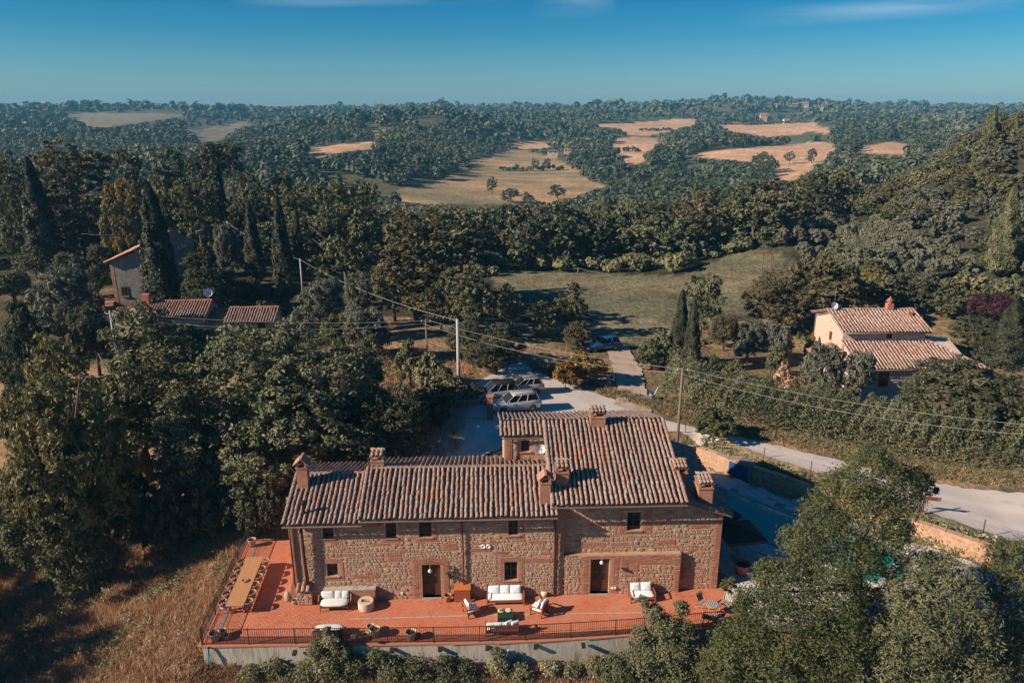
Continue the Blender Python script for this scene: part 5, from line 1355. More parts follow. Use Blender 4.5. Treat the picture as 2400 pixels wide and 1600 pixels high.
# gate posts and iron gate by the parked cars
gx, gy = -3.6, 58.3; gz = tz(gx, gy)
t = thing('iron_gate', 'tall grey iron gate at the mouth of the shaded driveway', 'gate', (gx, gy, gz), .15)
b = MB()
for z in (.15, 1.0, 1.75): b.bar((-1.4, 0, z), (1.4, 0, z), .04)
b.build('gate_frame', M_STEEL, t)
bm_ = None
for i in range(23):
    if bm_ is None: mb = MB(); mb.bx(-.01, .01, -.01, .01, .1, 1.85); o = mb.build('baluster', M_STEEL, t); bm_ = o.data
    else: o = link('baluster', bm_, t)
    o.location = (-1.38 + i * .125, 0, 0)
t = thing('gate_pillar', 'square brick gate pillar beside the iron gate, hidden partly by the roof', 'pillar', (gx + 1.75, gy + .2, gz))
b = MB(); b.bx(-.25, .25, -.25, .25, -.2, 2.0); b.build('shaft', M_CHIM, t); b = MB(); b.bx(-.3, .3, -.3, .3, 2.003, 2.12); b.build('cap', M_POTRED, t)
t = thing('gate_post', 'weathered wooden post at the left of the iron gate', 'post', (gx - 1.75, gy + .2, gz))
b = MB(); b.tube([(0, 0, -.2), (.03, 0, 2.3)], [.13, .11], 8); b.build('shaft', M_WOODRAW, t)

# ================================================================== POLES AND WIRES
def pole(label, x, y, top, r0, r1, m, arm=False, lean=(0, 0)):
    z = tz(x, y); t = thing('utility_pole', label, 'utility pole', (x, y, z), 0, 'utility poles')
    h = top - z
    b = MB(); b.tube([(0, 0, -.5), (lean[0] * h, lean[1] * h, h)], [r0, r1], 10); b.build('shaft', m, t)
    if arm:
        b = MB(); b.bar((-.45 + lean[0] * h, 0, h - .25), (.45 + lean[0] * h, 0, h - .25), .08); b.build('crossarm', m, t)
        for s in (-.4, 0, .4): b = MB(); b.lathe([(.03, 0), (.05, .06), (.03, .12)], 8, (s + lean[0] * h, 0, h - .2)); b.build('insulator', M_WHITEP, t)
    return (x + lean[0] * h, y + lean[1] * h, top - .12)
def pz_top(px, py, Y): X, Z = atY(px, py, Y); return X, Y, Z
X, Y, Z = pz_top(1072, 748, 63); p_conc = pole('tall round concrete utility pole behind the parked cars', X, Y, Z, .19, .13, M_POLEC)
X, Y, Z = pz_top(998, 748, 66); p_wd = pole('slim wooden utility pole among the bushes left of the concrete one', X, Y, Z, .10, .08, M_WOODRAW, True)
X, Y, Z = pz_top(1600, 862, 56.3); p_rt = pole('dark wooden utility pole standing by the road behind the tall roof', X, Y, Z, .13, .10, M_WOODRAW, True)
X, Y, Z = pz_top(533, 519, 118); p_far = pole('pale concrete utility pole on the rise behind the left farmhouse', X, Y, Z, .2, .14, M_POLEC)
X, Y, Z = pz_top(703, 606, 104); p_sm = pole('small pale utility pole beside the row of cypresses', X, Y, Z, .13, .10, M_POLEC)
X, Y, Z = pz_top(1355, 627, 128); p_md = pole('lone wooden utility pole in the green meadow', X, Y, Z, .13, .10, M_WOODRAW)
X, Y, Z = pz_top(257, 728, 62); p_lf = pole('utility pole top with crossarm showing above the trees at far left', X, Y, Z, .11, .09, M_POLEC, True)
def wire(name, label, pts, r, sag):
    b = MB()
    for p, q in zip(pts[:-1], pts[1:]):
        p, q = Vector(p), Vector(q); n = 14
        b.tube([tuple(p.lerp(q, i / n) - Vector((0, 0, sag * 4 * (i / n) * (1 - i / n)))) for i in range(n + 1)], r, 4, 0, False)
    o = b.build(name, mat('bright_cable', [(.36, .35, .33)], rough=.35, metal=.2) if 'bright_cable' not in MATS else MATS['bright_cable'])
    tag(o, label, 'cable', 'overhead cables'); return o
v = lambda p, dx=0, dz=0: (p[0] + dx, p[1], p[2] + dz)
wire('overhead_cable', 'overhead cable from the concrete pole up to the far pale pole', [p_conc, v(p_sm), v(p_far)], .022, .8)
X, Y, Z = pz_top(2460, 1000, 47); e1 = (X, Y, Z); X, Y, Z = pz_top(2460, 1022, 46.4); e2 = (X, Y, Z)
wire('overhead_cable', 'upper overhead cable crossing above the road and hedge', [v(p_lf, .4), v(p_wd, .3), v(p_rt, .3), e1], .018, .55)
wire('overhead_cable', 'lower overhead cable crossing above the road and hedge', [v(p_lf, -.4, -.35), v(p_wd, -.3, -.3), v(p_rt, -.3, -.32), e2], .017, .85)
X, Y, Z = pz_top(100, 742, 58); e3 = (X, Y, Z)
for dz in (0, -.35, -.6): wire('overhead_cable', f"{ {0: 'top', -.35: 'middle', -.6: 'bottom'}[dz] } of three short cables running left from the crossarm pole", [v(p_lf, 0, dz), v(e3, 0, dz)], .016, .25)
X, Y, Z = pz_top(1010, 640, 150); X2, Y2, Z2 = pz_top(1660, 660, 120)
wire('overhead_cable', 'thin overhead cable across the green meadow', [(X, Y, Z), p_md, (X2, Y2, Z2)], .03, .8)
X, Y, Z = pz_top(190, 548, 112)
wire('overhead_cable', 'thin cable from the far pale pole past the left farmhouse roof', [p_far, (X, Y, Z)], .035, .9)

# ================================================================== CARS
M_TAIL = mat('red_tail_lamp', [(.30, .02, .015)], rough=.25)
M_LAMP = mat('clear_lamp', [(.6, .6, .6)], rough=.15)
M_TRIM = mat('black_trim', [(.02, .02, .02)], rough=.5)
def car(label, loc, rz, paint, L=4.3, W=1.8, H=1.62, suv=True, roofm=None):
    t = thing('parked_car', label, 'car', loc, rz, 'cars parked by the road')
    hL, hw_ = L / 2, W / 2; zb = .62 * H
    # body sections along x (front = +x)
    sec = [(-hL, .78, .42, zb * .93), (-hL + .12, .94, .30, zb), (-hL + .9, 1.0, .27, zb + .02), (0, 1.0, .26, zb), (hL - 1.25, .99, .27, zb - .03), (hL - .45, .93, .29, zb - .14), (hL - .08, .82, .34, zb - .24), (hL, .72, .42, zb - .32)]
    vs, fs = [], []
    for x, k, z0, z1 in sec:
        w_ = hw_ * k; zm = z0 + (z1 - z0) * .6
        vs += [(x, -w_ * .9, z0), (x, -w_, z0 + .12), (x, -w_, zm), (x, -w_ * .93, z1 - .03), (x, -w_ * .82, z1), (x, w_ * .82, z1), (x, w_ * .93, z1 - .03), (x, w_, zm), (x, w_, z0 + .12), (x, w_ * .9, z0)]
    n = 10
    for i in range(len(sec) - 1):
        for j in range(n): fs.append((i * n + j, i * n + (j + 1) % n, (i + 1) * n + (j + 1) % n, (i + 1) * n + j))
    fs.append(tuple(range(n - 1, -1, -1))); fs.append(tuple((len(sec) - 1) * n + j for j in range(n)))
    b = MB(); b.add(vs, fs, 0, True); b.build('body', paint, t)
    # cabin: base and roof outlines
    xb0, xb1 = -hL + .14, hL - 1.18; xr0, xr1 = (-hL + .42, hL - 1.95)
    wb, wr = hw_ * .9, hw_ * .70
    base = [(xb0, -wb * .9), (xb1, -wb * .86), (xb1, wb * .86), (xb0, wb * .9)]; rf = [(xr0, -wr), (xr1, -wr * .95), (xr1, wr * .95), (xr0, wr)]
    zr = H - .04; z0 = zb - .02
    b = MB(); b.add([(x, y, z0) for x, y in base] + [(x, y, zr) for x, y in rf], [(0, 1, 5, 4), (1, 2, 6, 5), (2, 3, 7, 6), (3, 0, 4, 7)]); b.build('glass', M_GLASS, t)
    pts = [(xr0 - .1, -wr * .86, zr - .02), (xr0 + .2, -wr, zr + .03), (xr1, -wr * .96, zr + .02), (xr1 + .12, -wr * .8, zr - .04)]
    vs = [p for p in pts] + [(x, -y, z) for x, y, z in pts] + [(x, y * 1.02, z - .06) for x, y, z in pts] + [(x, -y * 1.02, z - .06) for x, y, z in pts]
    b = MB(); b.add(vs, [(0, 1, 5, 4), (1, 2, 6, 5), (2, 3, 7, 6), (0, 8, 9, 1), (1, 9, 10, 2), (2, 10, 11, 3), (4, 5, 13, 12), (5, 6, 14, 13), (6, 7, 15, 14), (0, 4, 12, 8), (3, 11, 15, 7)], 0, True); b.build('roof', roofm or paint, t)
    b = MB()
    def pill(fb, w=.07):
        for s in (-1, 1):
            x0, y0 = base[0][0] + (base[1][0] - base[0][0]) * fb, s * wb * .89; x1, y1 = rf[0][0] + (rf[1][0] - rf[0][0]) * fb, s * wr * .99
            b.bar((x0, y0 + s * .012, z0), (x1, y1 + s * .012, zr), w, .03)
    pill(0, .13); pill(.38, .05); pill(.68, .045); pill(1.0, .06); b.build('pillars', paint, t)
    for s in (-1, 1):
        for x in (-hL + .82, hL - .86):
            r = .36 if suv else .31
            w_ = MB(); w_.M = Matrix.Translation((x, s * (hw_ - .10), r)) @ Matrix.Rotation(-s * pi / 2, 4, 'X'); w_.lathe([(r * .7, -.1), (r, -.09), (r, .10), (r * .68, .115)], 20); wh = w_.build('wheel', M_TYRE, t)
            w_ = MB(); w_.M = Matrix.Translation((x, s * (hw_ - .10), r)) @ Matrix.Rotation(-s * pi / 2, 4, 'X')
            w_.lathe([(r * .66, .112), (r * .62, .10), (r * .6, .09)], 18, (0, 0, 0), 0, False, True)
            for k in range(5): a = 2 * pi * k / 5; w_.bar((0, 0, .11), (r * .6 * cos(a), r * .6 * sin(a), .112), .07, .03)
            w_.build('rim', M_STEEL, wh)
        b = MB(); b.box(-hL + .05, s * hw_ * .78, zb - .2, .12, .22, .26); b.build('tail_lamp', M_TAIL, t)
        b = MB(); b.box(hL - .12, s * hw_ * .66, zb - .38, .16, .3, .14, -s * .35); b.build('headlight', M_LAMP, t)
        b = MB(); b.box(xb1 - .25, s * (hw_ + .07), zb + .08, .12, .2, .13); b.build('mirror', paint, t)
    b = MB(); b.box(-hL + .0, 0, .46, .16, W * .86, .2); b.box(hL - .05, 0, .46, .16, W * .8, .2); b.build('bumper', M_TRIM if suv else paint, t)
    b = MB(); b.box(-hL - .03, 0, zb - .26, .03, .5, .11); b.build('number_plate', M_WHITEP, t)
    if suv:
        b = MB()
        for s in (-1, 1): b.bar((xr0 + .1, s * wr * .93, zr + .06), (xr1 - .1, s * wr * .9, zr + .06), .035)
        b.build('roof_rail', M_TRIM, t)
P_SIL = mat('silver_paint', [(.50, .49, .47)], rough=.25, metal=.35, coat=.6); P_BLU = mat('grey_blue_paint', [(.30, .33, .36)], rough=.28, metal=.3, coat=.6); P_CHA = mat('champagne_paint', [(.42, .37, .34)], rough=.25, metal=.4, coat=.6); P_DB = mat('dark_blue_paint', [(.02, .07, .17)], rough=.25, coat=.8)
def park(px, py): x, y = pz(px, py); return (x, y, tz(x, y) + .07)
car('silver suv parked nearest the house gable roof with its tail to the road', park(1207, 962), radians(197), P_SIL, 4.35, 1.85, 1.65)
car('grey blue two tone suv parked in the middle of the three cars', park(1162, 938), radians(197), P_BLU, 4.3, 1.8, 1.68, True, M_TRIM)
car('small champagne hatchback parked at the back of the three cars', park(1226, 920), radians(192), P_CHA, 3.7, 1.66, 1.52, False)
car('dark blue car half hidden in tree shade behind the yellow flowering bush', park(1410, 820), radians(200), P_DB, 4.2, 1.75, 1.5, False)
# small roadside things
x, y = pz(1432, 903); t = thing('water_standpipe', 'bent pale standpipe beside the dirt track opening', 'standpipe', (x, y, tz(x, y)))
b = MB(); b.tube([(-.25, 0, 0), (-.25, 0, .8), (-.15, 0, 1.15), (.25, 0, 1.35), (.27, 0, .4)], .05, 8); b.build('pipe', M_PVC, t); b = MB(); b.box(-.25, 0, .2, .4, .3, .5); b.build('plinth', M_CONC, t)
x, y = pz(1523, 935); t = thing('blue_bucket', 'tilted blue bucket in the grass at the track corner', 'bucket', (x, y, tz(x, y)))
b = MB(); b.M = Matrix.Rotation(.4, 4, 'Y'); b.lathe([(.2, 0), (.3, .6), (.28, .6), (.18, .05)], 14); b.build('bucket_shell', mat('faded_blue_plastic', [(.10, .20, .30)], rough=.5), t); b = MB(); b.tube([(.3, 0, .2), (.6, .05, .9), (.75, .1, 1.2)], .03, 6); b.build('stick', M_PVC, t)
x, y = pz(1535, 864); o = MB(); o.puff((0, 0, .3), 1.1, .8, .8, None, .8, 0, 10, 6); o = o.build('pink_boulder', M_PINKWALL, None, (x, y, tz(x, y))); tag(o, 'pinkish boulder at the edge of the dirt track by the hedge', 'boulder')
X, Y, Z = pz_top(1790, 592, 108); zz = tz(X, Y); t = thing('timber_frame', 'rusty timber frame standing in the grass before the olive grove', 'timber frame', (X, Y, zz))
b = MB(); b.bar((-1.6, 0, Z - zz), (1.6, 0, Z - zz - .1), .22); b.build('beam', M_WOODRED, t)
for s in (0, 1.2): b = MB(); b.bar((s, 0, 0), (s, 0, Z - zz), .16); b.build('post', M_WOODRAW, t)
# hose and pipe at the terrace corner
b = MB(); b.tube([hw(-16.75, -3.9, .05), hw(-16.72, -4.05, -.4), hw(-16.8, -4.2, -1.3), hw(-17.0, -4.6, -2.2), hw(-17.35, -5.2, -2.7), hw(-17.2, -5.6, -3.2), hw(-17.55, -6.0, -3.4)], .07, 8); o = b.build('garden_hose', M_TEAL); tag(o, 'thick teal hose hanging down the terrace corner', 'hose')
x, y, z = hw(-18.6, -4.4, -1.6); b = MB(); b.tube([(x - .9, y, z - .1), (x + 1.3, y + .1, z + .1)], .06, 8); o = b.build('white_pipe', M_PVC); tag(o, 'white plastic pipe lying on the slope by the teal hose', 'pipe')
x, y, z = hw(-.35, -4.35, -.6); b = MB(); b.tube([(x, y, z + .4), (x - .1, y - .1, z), (x - .45, y - .2, z - .2), (x - .5, y - .25, z - .6), (x - .2, y - .2, z - .45)], .035, 6); o = b.build('coiled_hose', M_PVC); tag(o, 'pale hose looped over the middle of the retaining wall', 'hose')
# ================================================================== OTHER HOUSES
def gable_body(b, x0, x1, y0, y1, z0, ze, zr, axis='x', m=0):
    ym, xm = (y0 + y1) / 2, (x0 + x1) / 2
    if axis == 'x': b.xprism([(y0, z0), (y1, z0), (y1, ze), (ym, zr), (y0, ze)], x0, x1, m)
    else:
        v = [(x0, y0, z0), (x1, y0, z0), (x1, y0, ze), (xm, y0, zr), (x0, y0, ze)]; w_ = [(x, y1, z) for x, y, z in v]
        b.add(v + w_, [(0, 1, 2, 3, 4), (9, 8, 7, 6, 5), (0, 5, 6, 1), (1, 6, 7, 2), (2, 7, 8, 3), (3, 8, 9, 4), (4, 9, 5, 0)], m)
def small_window(parent, x0, x1, y, z0, z1, sill=True):
    b = MB(); t = .07; b.bx(x0, x1, y - .02, y + .05, z1 - t, z1); b.bx(x0, x1, y - .02, y + .05, z0, z0 + t); b.bx(x0, x0 + t, y - .02, y + .05, z0 + t, z1 - t); b.bx(x1 - t, x1, y - .02, y + .05, z0 + t, z1 - t)
    b.bx((x0 + x1) / 2 - .03, (x0 + x1) / 2 + .03, y - .02, y + .05, z0 + t, z1 - t)
    f = b.build('window', M_WOODDARK, parent); p = MB(); p.bx(x0 + t, x1 - t, y - .012, y + .02, z0 + t, z1 - t); p.build('pane', M_GLASS, f)
    if sill: s = MB(); s.bx(x0 - .1, x1 + .1, y - .12, y + .01, z0 - .09, z0 - .004); s.build('sill', M_POTRED, f)
# villa on the right
VX, VY = 34.2, 69.2; VZ = tz(38, 69)
villa = thing('country_villa', 'pinkish stone villa with two stepped tiled roofs in the garden at right', 'house', (VX, VY, VZ), radians(1.0))
b = MB(); b.xprism([(0, -.4), (11, -.4), (11, 2.9), (4.4, 4.35), (0, 2.85)], 0, 11.0); vw = b.build('lower_wall', M_VILLAW, villa)
b = MB(); gable_body(b, -.25, 8.2, 3.9, 10.9, -.4, 5.5, 6.55); b.build('upper_wall', M_VILLAW, villa)
vr = MB()
r1 = roof(villa, 'lower_roof', (-.35, -.55, 2.75), (12.35, -.55, 2.75), (0, 4.5, 1.55), 110, 61, M_TILEFAR, .34, .37, lambda x, y: y > (12.7 - x) * 1.13 + .1, vr, None, .06, [(0, 0), (12.7, 0), (8.65, 4.76), (0, 4.76)])
ridge(r1, (-.3, 3.93, 4.36), (8.4, 3.93, 4.36), M_TILEFAR)
# hipped right end
roof(villa, 'hip_roof', (12.35, -.55, 2.75), (12.35, 8.4, 2.75), (-4.0, 0, 1.55), 0, 65, M_TILEFAR, .34, .37, lambda x, y: y > x * .95 + .1, vr, None, .06, [(0, 0), (8.95, 0), (8.95, 4.29), (4.5, 4.29)])
ridge(villa, (12.3, -.5, 2.85), (8.35, 3.9, 4.36), M_TILEFAR)
r2 = roof(villa, 'upper_roof', (-.6, 3.35, 5.35), (8.5, 3.35, 5.35), (0, 4.05, 1.3), 90, 62, M_TILEFAR, .34, .37, None, vr)
ridge(r2, (-.55, 7.42, 6.72), (8.45, 7.42, 6.72), M_TILEFAR)
roof(villa, 'upper_roof', (8.5, 11.4, 5.35), (-.6, 11.4, 5.35), (0, -3.95, 1.28), 0, 63, M_TILEFAR, .34, .37, None, vr)
stuff(vr.build('roof_tiles', M_TILEFAR, villa))
b = MB(); b.bx(-.24, -.02, .02, 10.8, -.4, 2.6); b.bx(-.30, -.251, 3.95, 10.85, 2.6, 5.3); b.build('plaster_end_wall', M_PINKWALL, villa)
small_window(villa, 1.95, 2.9, -.04, .85, 2.25); small_window(villa, 5.9, 6.65, -.04, .75, 2.25); small_window(villa, 4.2, 4.75, 3.86, 4.55, 5.15, False)
b = MB(); b.bx(-.33, -.29, 6.3, 6.9, 3.6, 4.5); b.build('side_window', M_WOODDARK, villa)
b = MB(); b.bx(5.6, 6.25, 7.1, 7.7, 6.4, 7.35); ch = b.build('chimney', M_POTRED, villa)
b = MB(); b.lathe([(.28, 7.35), (.28, 7.55)], 4, (5.92, 7.4, 0)); b.lathe([(.5, 7.62), (.08, 8.0), (.05, 8.1)], 4, (5.92, 7.4, 0)); b.build('chimney_cap', M_POTRED, ch)
b = MB(); b.bx(7.3, 7.75, 6.0, 6.4, 5.9, 6.75); b.build('chimney', M_CHIM, villa)
b = MB(); b.bx(-2.6, -2.4, 3.4, 3.6, -.4, 2.6); b.bx(-2.6, -2.4, 5.6, 5.8, -.4, 2.6); b.build('porch_post', M_CHIM, villa)
roof(villa, 'porch_roof', (-2.9, 6.1, 2.65), (-2.9, 3.0, 2.65), (2.6, 0, .8), 0, 64, M_TILERED, .34, .37, None, (pv := MB())); stuff(pv.build('porch_tiles', M_TILERED, villa))
half = MB(); half.tube([(-.35, -.62, 2.68), (9.6, -.62, 2.68)], .06, 6); half.tube([(-.6, 3.28, 5.28), (8.5, 3.28, 5.28)], .06, 6); half.tube([(-.45, 7.2, 6.5), (-.4, 10.6, 5.2), (-.4, 10.6, 0)], .05, 6); half.build('gutter', M_GUT, villa)
b = MB(); b.bx(-.1, 11.1, -1.6, -.02, -.4, .12); b.build('garden_path', M_PINKWALL, villa)
d_ = dish('satellite_dish', 'small satellite dish and aerial on the end of the villa roof', (VX - .2, VY + 7.2, VZ + 6.6), .38, .55, .2)
b = MB(); b.tube([(0, 0, .5), (0, 0, 2.6)], .02, 5); b.bar((-1.2, 0, 1.7), (.1, 0, 1.75), .03)
for k in range(6): b.bar((-1.1 + .2 * k, -.2, 1.71), (-1.1 + .2 * k, .2, 1.71), .015)
b.build('aerial', M_STEEL, d_)
# left farm
LZ = tz(-46, 96)
lf = thing('gabled_farmhouse', 'tall gabled stone farmhouse behind the big cypress at left', 'house', (-47.0, 92, LZ), radians(7.5))
b = MB(); gable_body(b, -3.1, 3.1, 0, 14.5, -1, 10 - LZ, 11.15 - LZ, 'y'); b.build('wall', brickmat('grey_gable_stone', g(.20, .175, .15), g(.30, .26, .225), g(.22, .19, .165), stone=True), lf)
b = MB(); b.bx(-3.13, -2.7, -.02, .4, -1, 9.9 - LZ); b.build('brick_corner', M_CHIM, lf)
lr = MB()
roof(lf, 'roof', (3.5, -.4, 9.95 - LZ), (3.5, 14.9, 9.95 - LZ), (-3.55, 0, 1.5), 120, 71, M_TILERED, .3, .38, None, lr)
roof(lf, 'roof', (-3.5, 14.9, 9.95 - LZ), (-3.5, -.4, 9.95 - LZ), (3.55, 0, 1.5), 0, 72, M_TILERED, .3, .38, None, lr)
stuff(lr.build('roof_tiles', M_TILERED, lf))
b = MB(); b.bx(-.35, .45, 10.6, 11.4, 10.8 - LZ, 12.2 - LZ); b.build('chimney', M_CHIM, lf); b = MB(); b.bx(-.45, .55, 10.5, 11.5, 12.203 - LZ, 12.35 - LZ); b.build('chimney_cap', M_TILERED, lf)
small_window(lf, -2.2, -1.4, -.05, 2.4, 3.6)
AZ = tz(-38, 82)
an = thing('farm_annex', 'low tiled annex with a satellite dish in front of the left farmhouse', 'outbuilding', (-41.2, 81.2, AZ), radians(5.5))
b = MB(); gable_body(b, 0, 6.0, .4, 6.4, -1, 5.5 - AZ, 6.5 - AZ); b.bx(-4.0, -1.2, 1.2, 4.8, -1, 5.2 - AZ); b.bx(6.01, 9.0, 1.5, 5, -1, 5.0 - AZ); b.build('wall', M_VILLAW, an)
lr = MB()
ra = roof(an, 'roof', (-.3, 0, 5.55 - AZ), (6.3, 0, 5.55 - AZ), (0, 3.35, 1.15), 150, 73, M_TILERED, .3, .38, None, lr)
ridge(ra, (-.3, 3.35, 6.75 - AZ), (6.3, 3.35, 6.75 - AZ), M_TILERED)
roof(an, 'roof', (6.3, 6.7, 5.55 - AZ), (-.3, 6.7, 5.55 - AZ), (0, -3.3, 1.15), 0, 74, M_TILERED, .3, .38, None, lr)
roof(an, 'side_roof', (-4.3, .9, 5.15 - AZ), (-1.0, .9, 5.15 - AZ), (0, 2.6, .95), 40, 75, M_TILEFAR, .3, .38, None, lr)
roof(an, 'link_roof', (6.35, 1.0, 4.85 - AZ), (9.1, 1.0, 4.85 - AZ), (0, 3.2, .7), 0, 76, M_TILEBED, .3, .38, None, lr)
stuff(lr.build('roof_tiles', M_TILERED, an))
b = MB(); b.bx(-1.3, -.5, 2.6, 3.3, 5 - AZ, 7.7 - AZ); b.build('chimney', M_POTRED, an)
dish('satellite_dish', 'large bluish satellite dish on the ridge of the left farm annex', (-35.6, 85.1, 6.6), .5, 1.0, .5)
bz = tz(-29, 83)
an2 = thing('tiled_shed', 'low shed with single red tiled roof right of the farm annex', 'outbuilding', (-32.6, 81.4, bz), radians(5.5))
b = MB(); gable_body(b, .2, 5.2, .4, 5.6, -1, 4.9 - bz, 5.8 - bz); b.build('wall', M_VILLAW, an2)
lr = MB(); ra = roof(an2, 'roof', (0, 0, 4.95 - bz), (5.5, 0, 4.95 - bz), (0, 3.0, 1.0), 120, 77, M_TILERED, .3, .38, None, lr); ridge(ra, (0, 3.0, 6.0 - bz), (5.5, 3, 6.0 - bz), M_TILERED)
roof(an2, 'roof', (5.5, 5.9, 4.95 - bz), (0, 5.9, 4.95 - bz), (0, -2.9, 1.0), 0, 78, M_TILERED, .3, .38, None, lr); stuff(lr.build('roof_tiles', M_TILERED, an2))
small_window(an2, 3.6, 4.4, .33, 1.0, 1.8)
x, y = -52, 88
t = thing('garden_steps', 'red brick terrace and steps beside the left farmhouse', 'steps', (x, y, tz(x, y)), .1)
b = MB()
for k in range(5): b.bx(-4, 2.2, k * .7, k * .7 + .68, -1, .25 + k * .35)
b.build('treads', M_CHIM, t); b = MB(); b.bx(-4, 4, -1.2, -.8, -1, .9); b.build('low_wall', M_WALLPLAIN, t)
# far houses
FAR = [(373, 260, 20, 12, 1700, M_FARRED, M_FARRED, 'lone brick farmhouse on the left skyline'), (1163, 255, 18, 7, 1500, M_FARWALL, M_TILERED, 'pale house among trees on the middle skyline'),
       (909, 314, 27, 8, 740, M_FARWALL, M_TILERED, 'long low red roofed house at the foot of the wooded hill'), (878, 314, 13, 6, 740, M_FARWALL, M_TILERED, 'small red roofed hut left of the long low house'),
       (1002, 306, 24, 12, 800, M_PINKWALL, M_TILEFAR, 'pinkish house half sunk in the wooded hill'), (1790, 281, 15, 16, 1250, M_PINKWALL, M_TILERED, 'tall narrow farmhouse above the terraced fields'),
       (1806, 281, 11, 8, 1254, M_FARWALL, M_TILERED, 'low annex right of the tall narrow farmhouse'), (1793, 250, 16, 8, 1700, M_FARWALL, M_TILERED, 'house with overhanging roofs left below the hilltop'),
       (1866, 253, 22, 9, 1650, M_FARWALL, M_TILERED, 'long ochre house on the right hilltop'), (1886, 253, 16, 11, 1646, M_FARWHITE, M_TILERED, 'white house beside the long ochre house on the hilltop'),
       (1845, 275, 13, 7, 1300, M_FARWHITE, M_TILERED, 'small white house right of the tall narrow farmhouse'), (1296, 350, 22, 8, 650, M_FARWALL, mat('slate_shed_roof', [(.12, .13, .15)], rough=.7), 'grey roofed shed between the two hay fields'),
       (1331, 349, 16, 6, 655, M_PINKWALL, M_TILERED, 'small shed right of the grey roofed shed'), (2394, 268, 14, 5, 1250, M_FARWHITE, M_FARWHITE, 'white building at the far right below the skyline')]
for px, py, wp, hp, Y, wm, rm_, lab in FAR:
    X, Z = atY(px, py, Y); Z = min(Z, tz(X, Y) + 3); s = Y * 1.0 / FPX; wd, ht = wp * s, hp * s * 1.1
    t = thing('distant_house', lab, 'house', (X, Y, Z)); b = MB(); gable_body(b, -wd / 2, wd / 2, 0, wd * .6, -4, ht * .7, ht * .95); b.build('wall', wm, t)
    b = MB(); e = wd * .05; yr = wd * .3
    for y0, y1 in ((-e, yr), (wd * .6 + e, yr)):
        b.add([(-wd / 2 - e, y0, ht * .68), (wd / 2 + e, y0, ht * .68), (wd / 2 + e, y1, ht * .98), (-wd / 2 - e, y1, ht * .98), (-wd / 2 - e, y0, ht * .73), (wd / 2 + e, y0, ht * .73), (wd / 2 + e, y1, ht * 1.03), (-wd / 2 - e, y1, ht * 1.03)], [(0, 1, 5, 4), (4, 5, 6, 7), (3, 2, 1, 0), (0, 4, 7, 3), (1, 2, 6, 5)])
    b.build('roof', rm_, t)
    n = max(2, int(wd / 5)); b = MB()
    for k in range(n): xx = -wd / 2 + wd * (k + .5) / n; b.bx(xx - .6, xx + .6, -.06, .05, ht * .28, ht * .28 + 1.5)
    b.build('windows', M_GLASS, t)
for px, py in ((2352, 279), (2372, 280)):
    X, Z = atY(px, py, 1000); b = MB(); b.lathe([(5, -4), (5, 1), (3.8, 3), (0.1, 4)], 16); o = b.build('white_tank', M_FARWHITE, None, (X, 1000, max(Z, tz(X, 1000)))); tag(o, f"white domed tank {'left' if px < 2360 else 'right'} of a pair behind the cypress ridge", 'tank')
# ================================================================== VEGETATION
def leaves(C, N, size, g_, aspect=1.0, spread=.7, up=.35, tone=None, tj=.22):
    """Leaf faces at centres C with rough outward direction N."""
    n = len(C)
    nr = N * (1 - spread) + g_.normal(0, 1, (n, 3)) * spread; nr[:, 2] += up
    nr /= np.linalg.norm(nr, axis=1, keepdims=True) + 1e-9
    t = g_.normal(0, 1, (n, 3)); t -= (t * nr).sum(1, keepdims=True) * nr; t /= np.linalg.norm(t, axis=1, keepdims=True) + 1e-9
    b = np.cross(nr, t)
    s = size * g_.uniform(.65, 1.35, (n, 1)); sa = s * aspect
    V = np.stack([C - t * sa, C + b * s * .5 - t * sa * .1, C + t * sa, C - b * s * .5 + t * sa * .1], 1)      # leaf-shaped lozenge
    V[:, 1] += nr * s * .18; V[:, 3] += nr * s * .18
    tn = np.repeat(np.clip((g_.random(n) if tone is None else tone) + g_.normal(0, tj, n), 0, 1), 4)
    return V.reshape(-1, 3), tn
def crown_blobs(blobs, cl, lf, size, seed, aspect=1.0, cs=.28, inner=.15, droop=0, spread=.5):
    """blobs: rows x,y,z,r,(squash). Clumps of leaves over the surface of every blob."""
    g_ = np.random.default_rng(seed); CC, NN, TT = [], [], []
    B = np.array([list(b[:4]) for b in blobs], float)
    for i, bl in enumerate(blobs):
        r = bl[3]; sq = bl[4] if len(bl) > 4 else .85
        k = max(6, int(cl * (r / np.mean(B[:, 3])) ** 1.6))
        d = g_.normal(0, 1, (k, 3)); d[:, 2] = d[:, 2] + .25; d /= np.linalg.norm(d, axis=1, keepdims=True)
        rr = r * np.where(g_.random(k) < inner, g_.uniform(.3, .7, k), g_.uniform(.82, 1.1, k))
        p = B[i, :3] + d * rr[:, None] * np.array([1, 1, sq])
        dist = np.linalg.norm((p[:, None] - B[None, :, :3]), axis=2) / B[None, :, 3]; dist[:, i] = 9
        keep = dist.min(1) > .72
        p, d = p[keep], d[keep]; k = len(p)
        if k == 0: continue
        tone = np.repeat(np.clip(g_.uniform(.25, .75) + g_.normal(0, .13, k), 0, 1), lf)
        o_ = g_.normal(0, 1, (k * lf, 3)); c = np.repeat(p, lf, 0) + o_ * cs * min(r, 1.6) * .46 * np.array([1, 1, .75])
        nn = np.repeat(d, lf, 0) * .6 + o_ * .55; nn /= np.linalg.norm(nn, axis=1, keepdims=True)
        if droop: c[:, 2] -= droop * np.abs(g_.normal(0, 1, k * lf))
        CC.append(c); NN.append(nn); TT.append(tone)
    V, tn = leaves(np.concatenate(CC), np.concatenate(NN), size, g_, aspect, spread, .35, np.concatenate(TT), .12)
    return V, tn
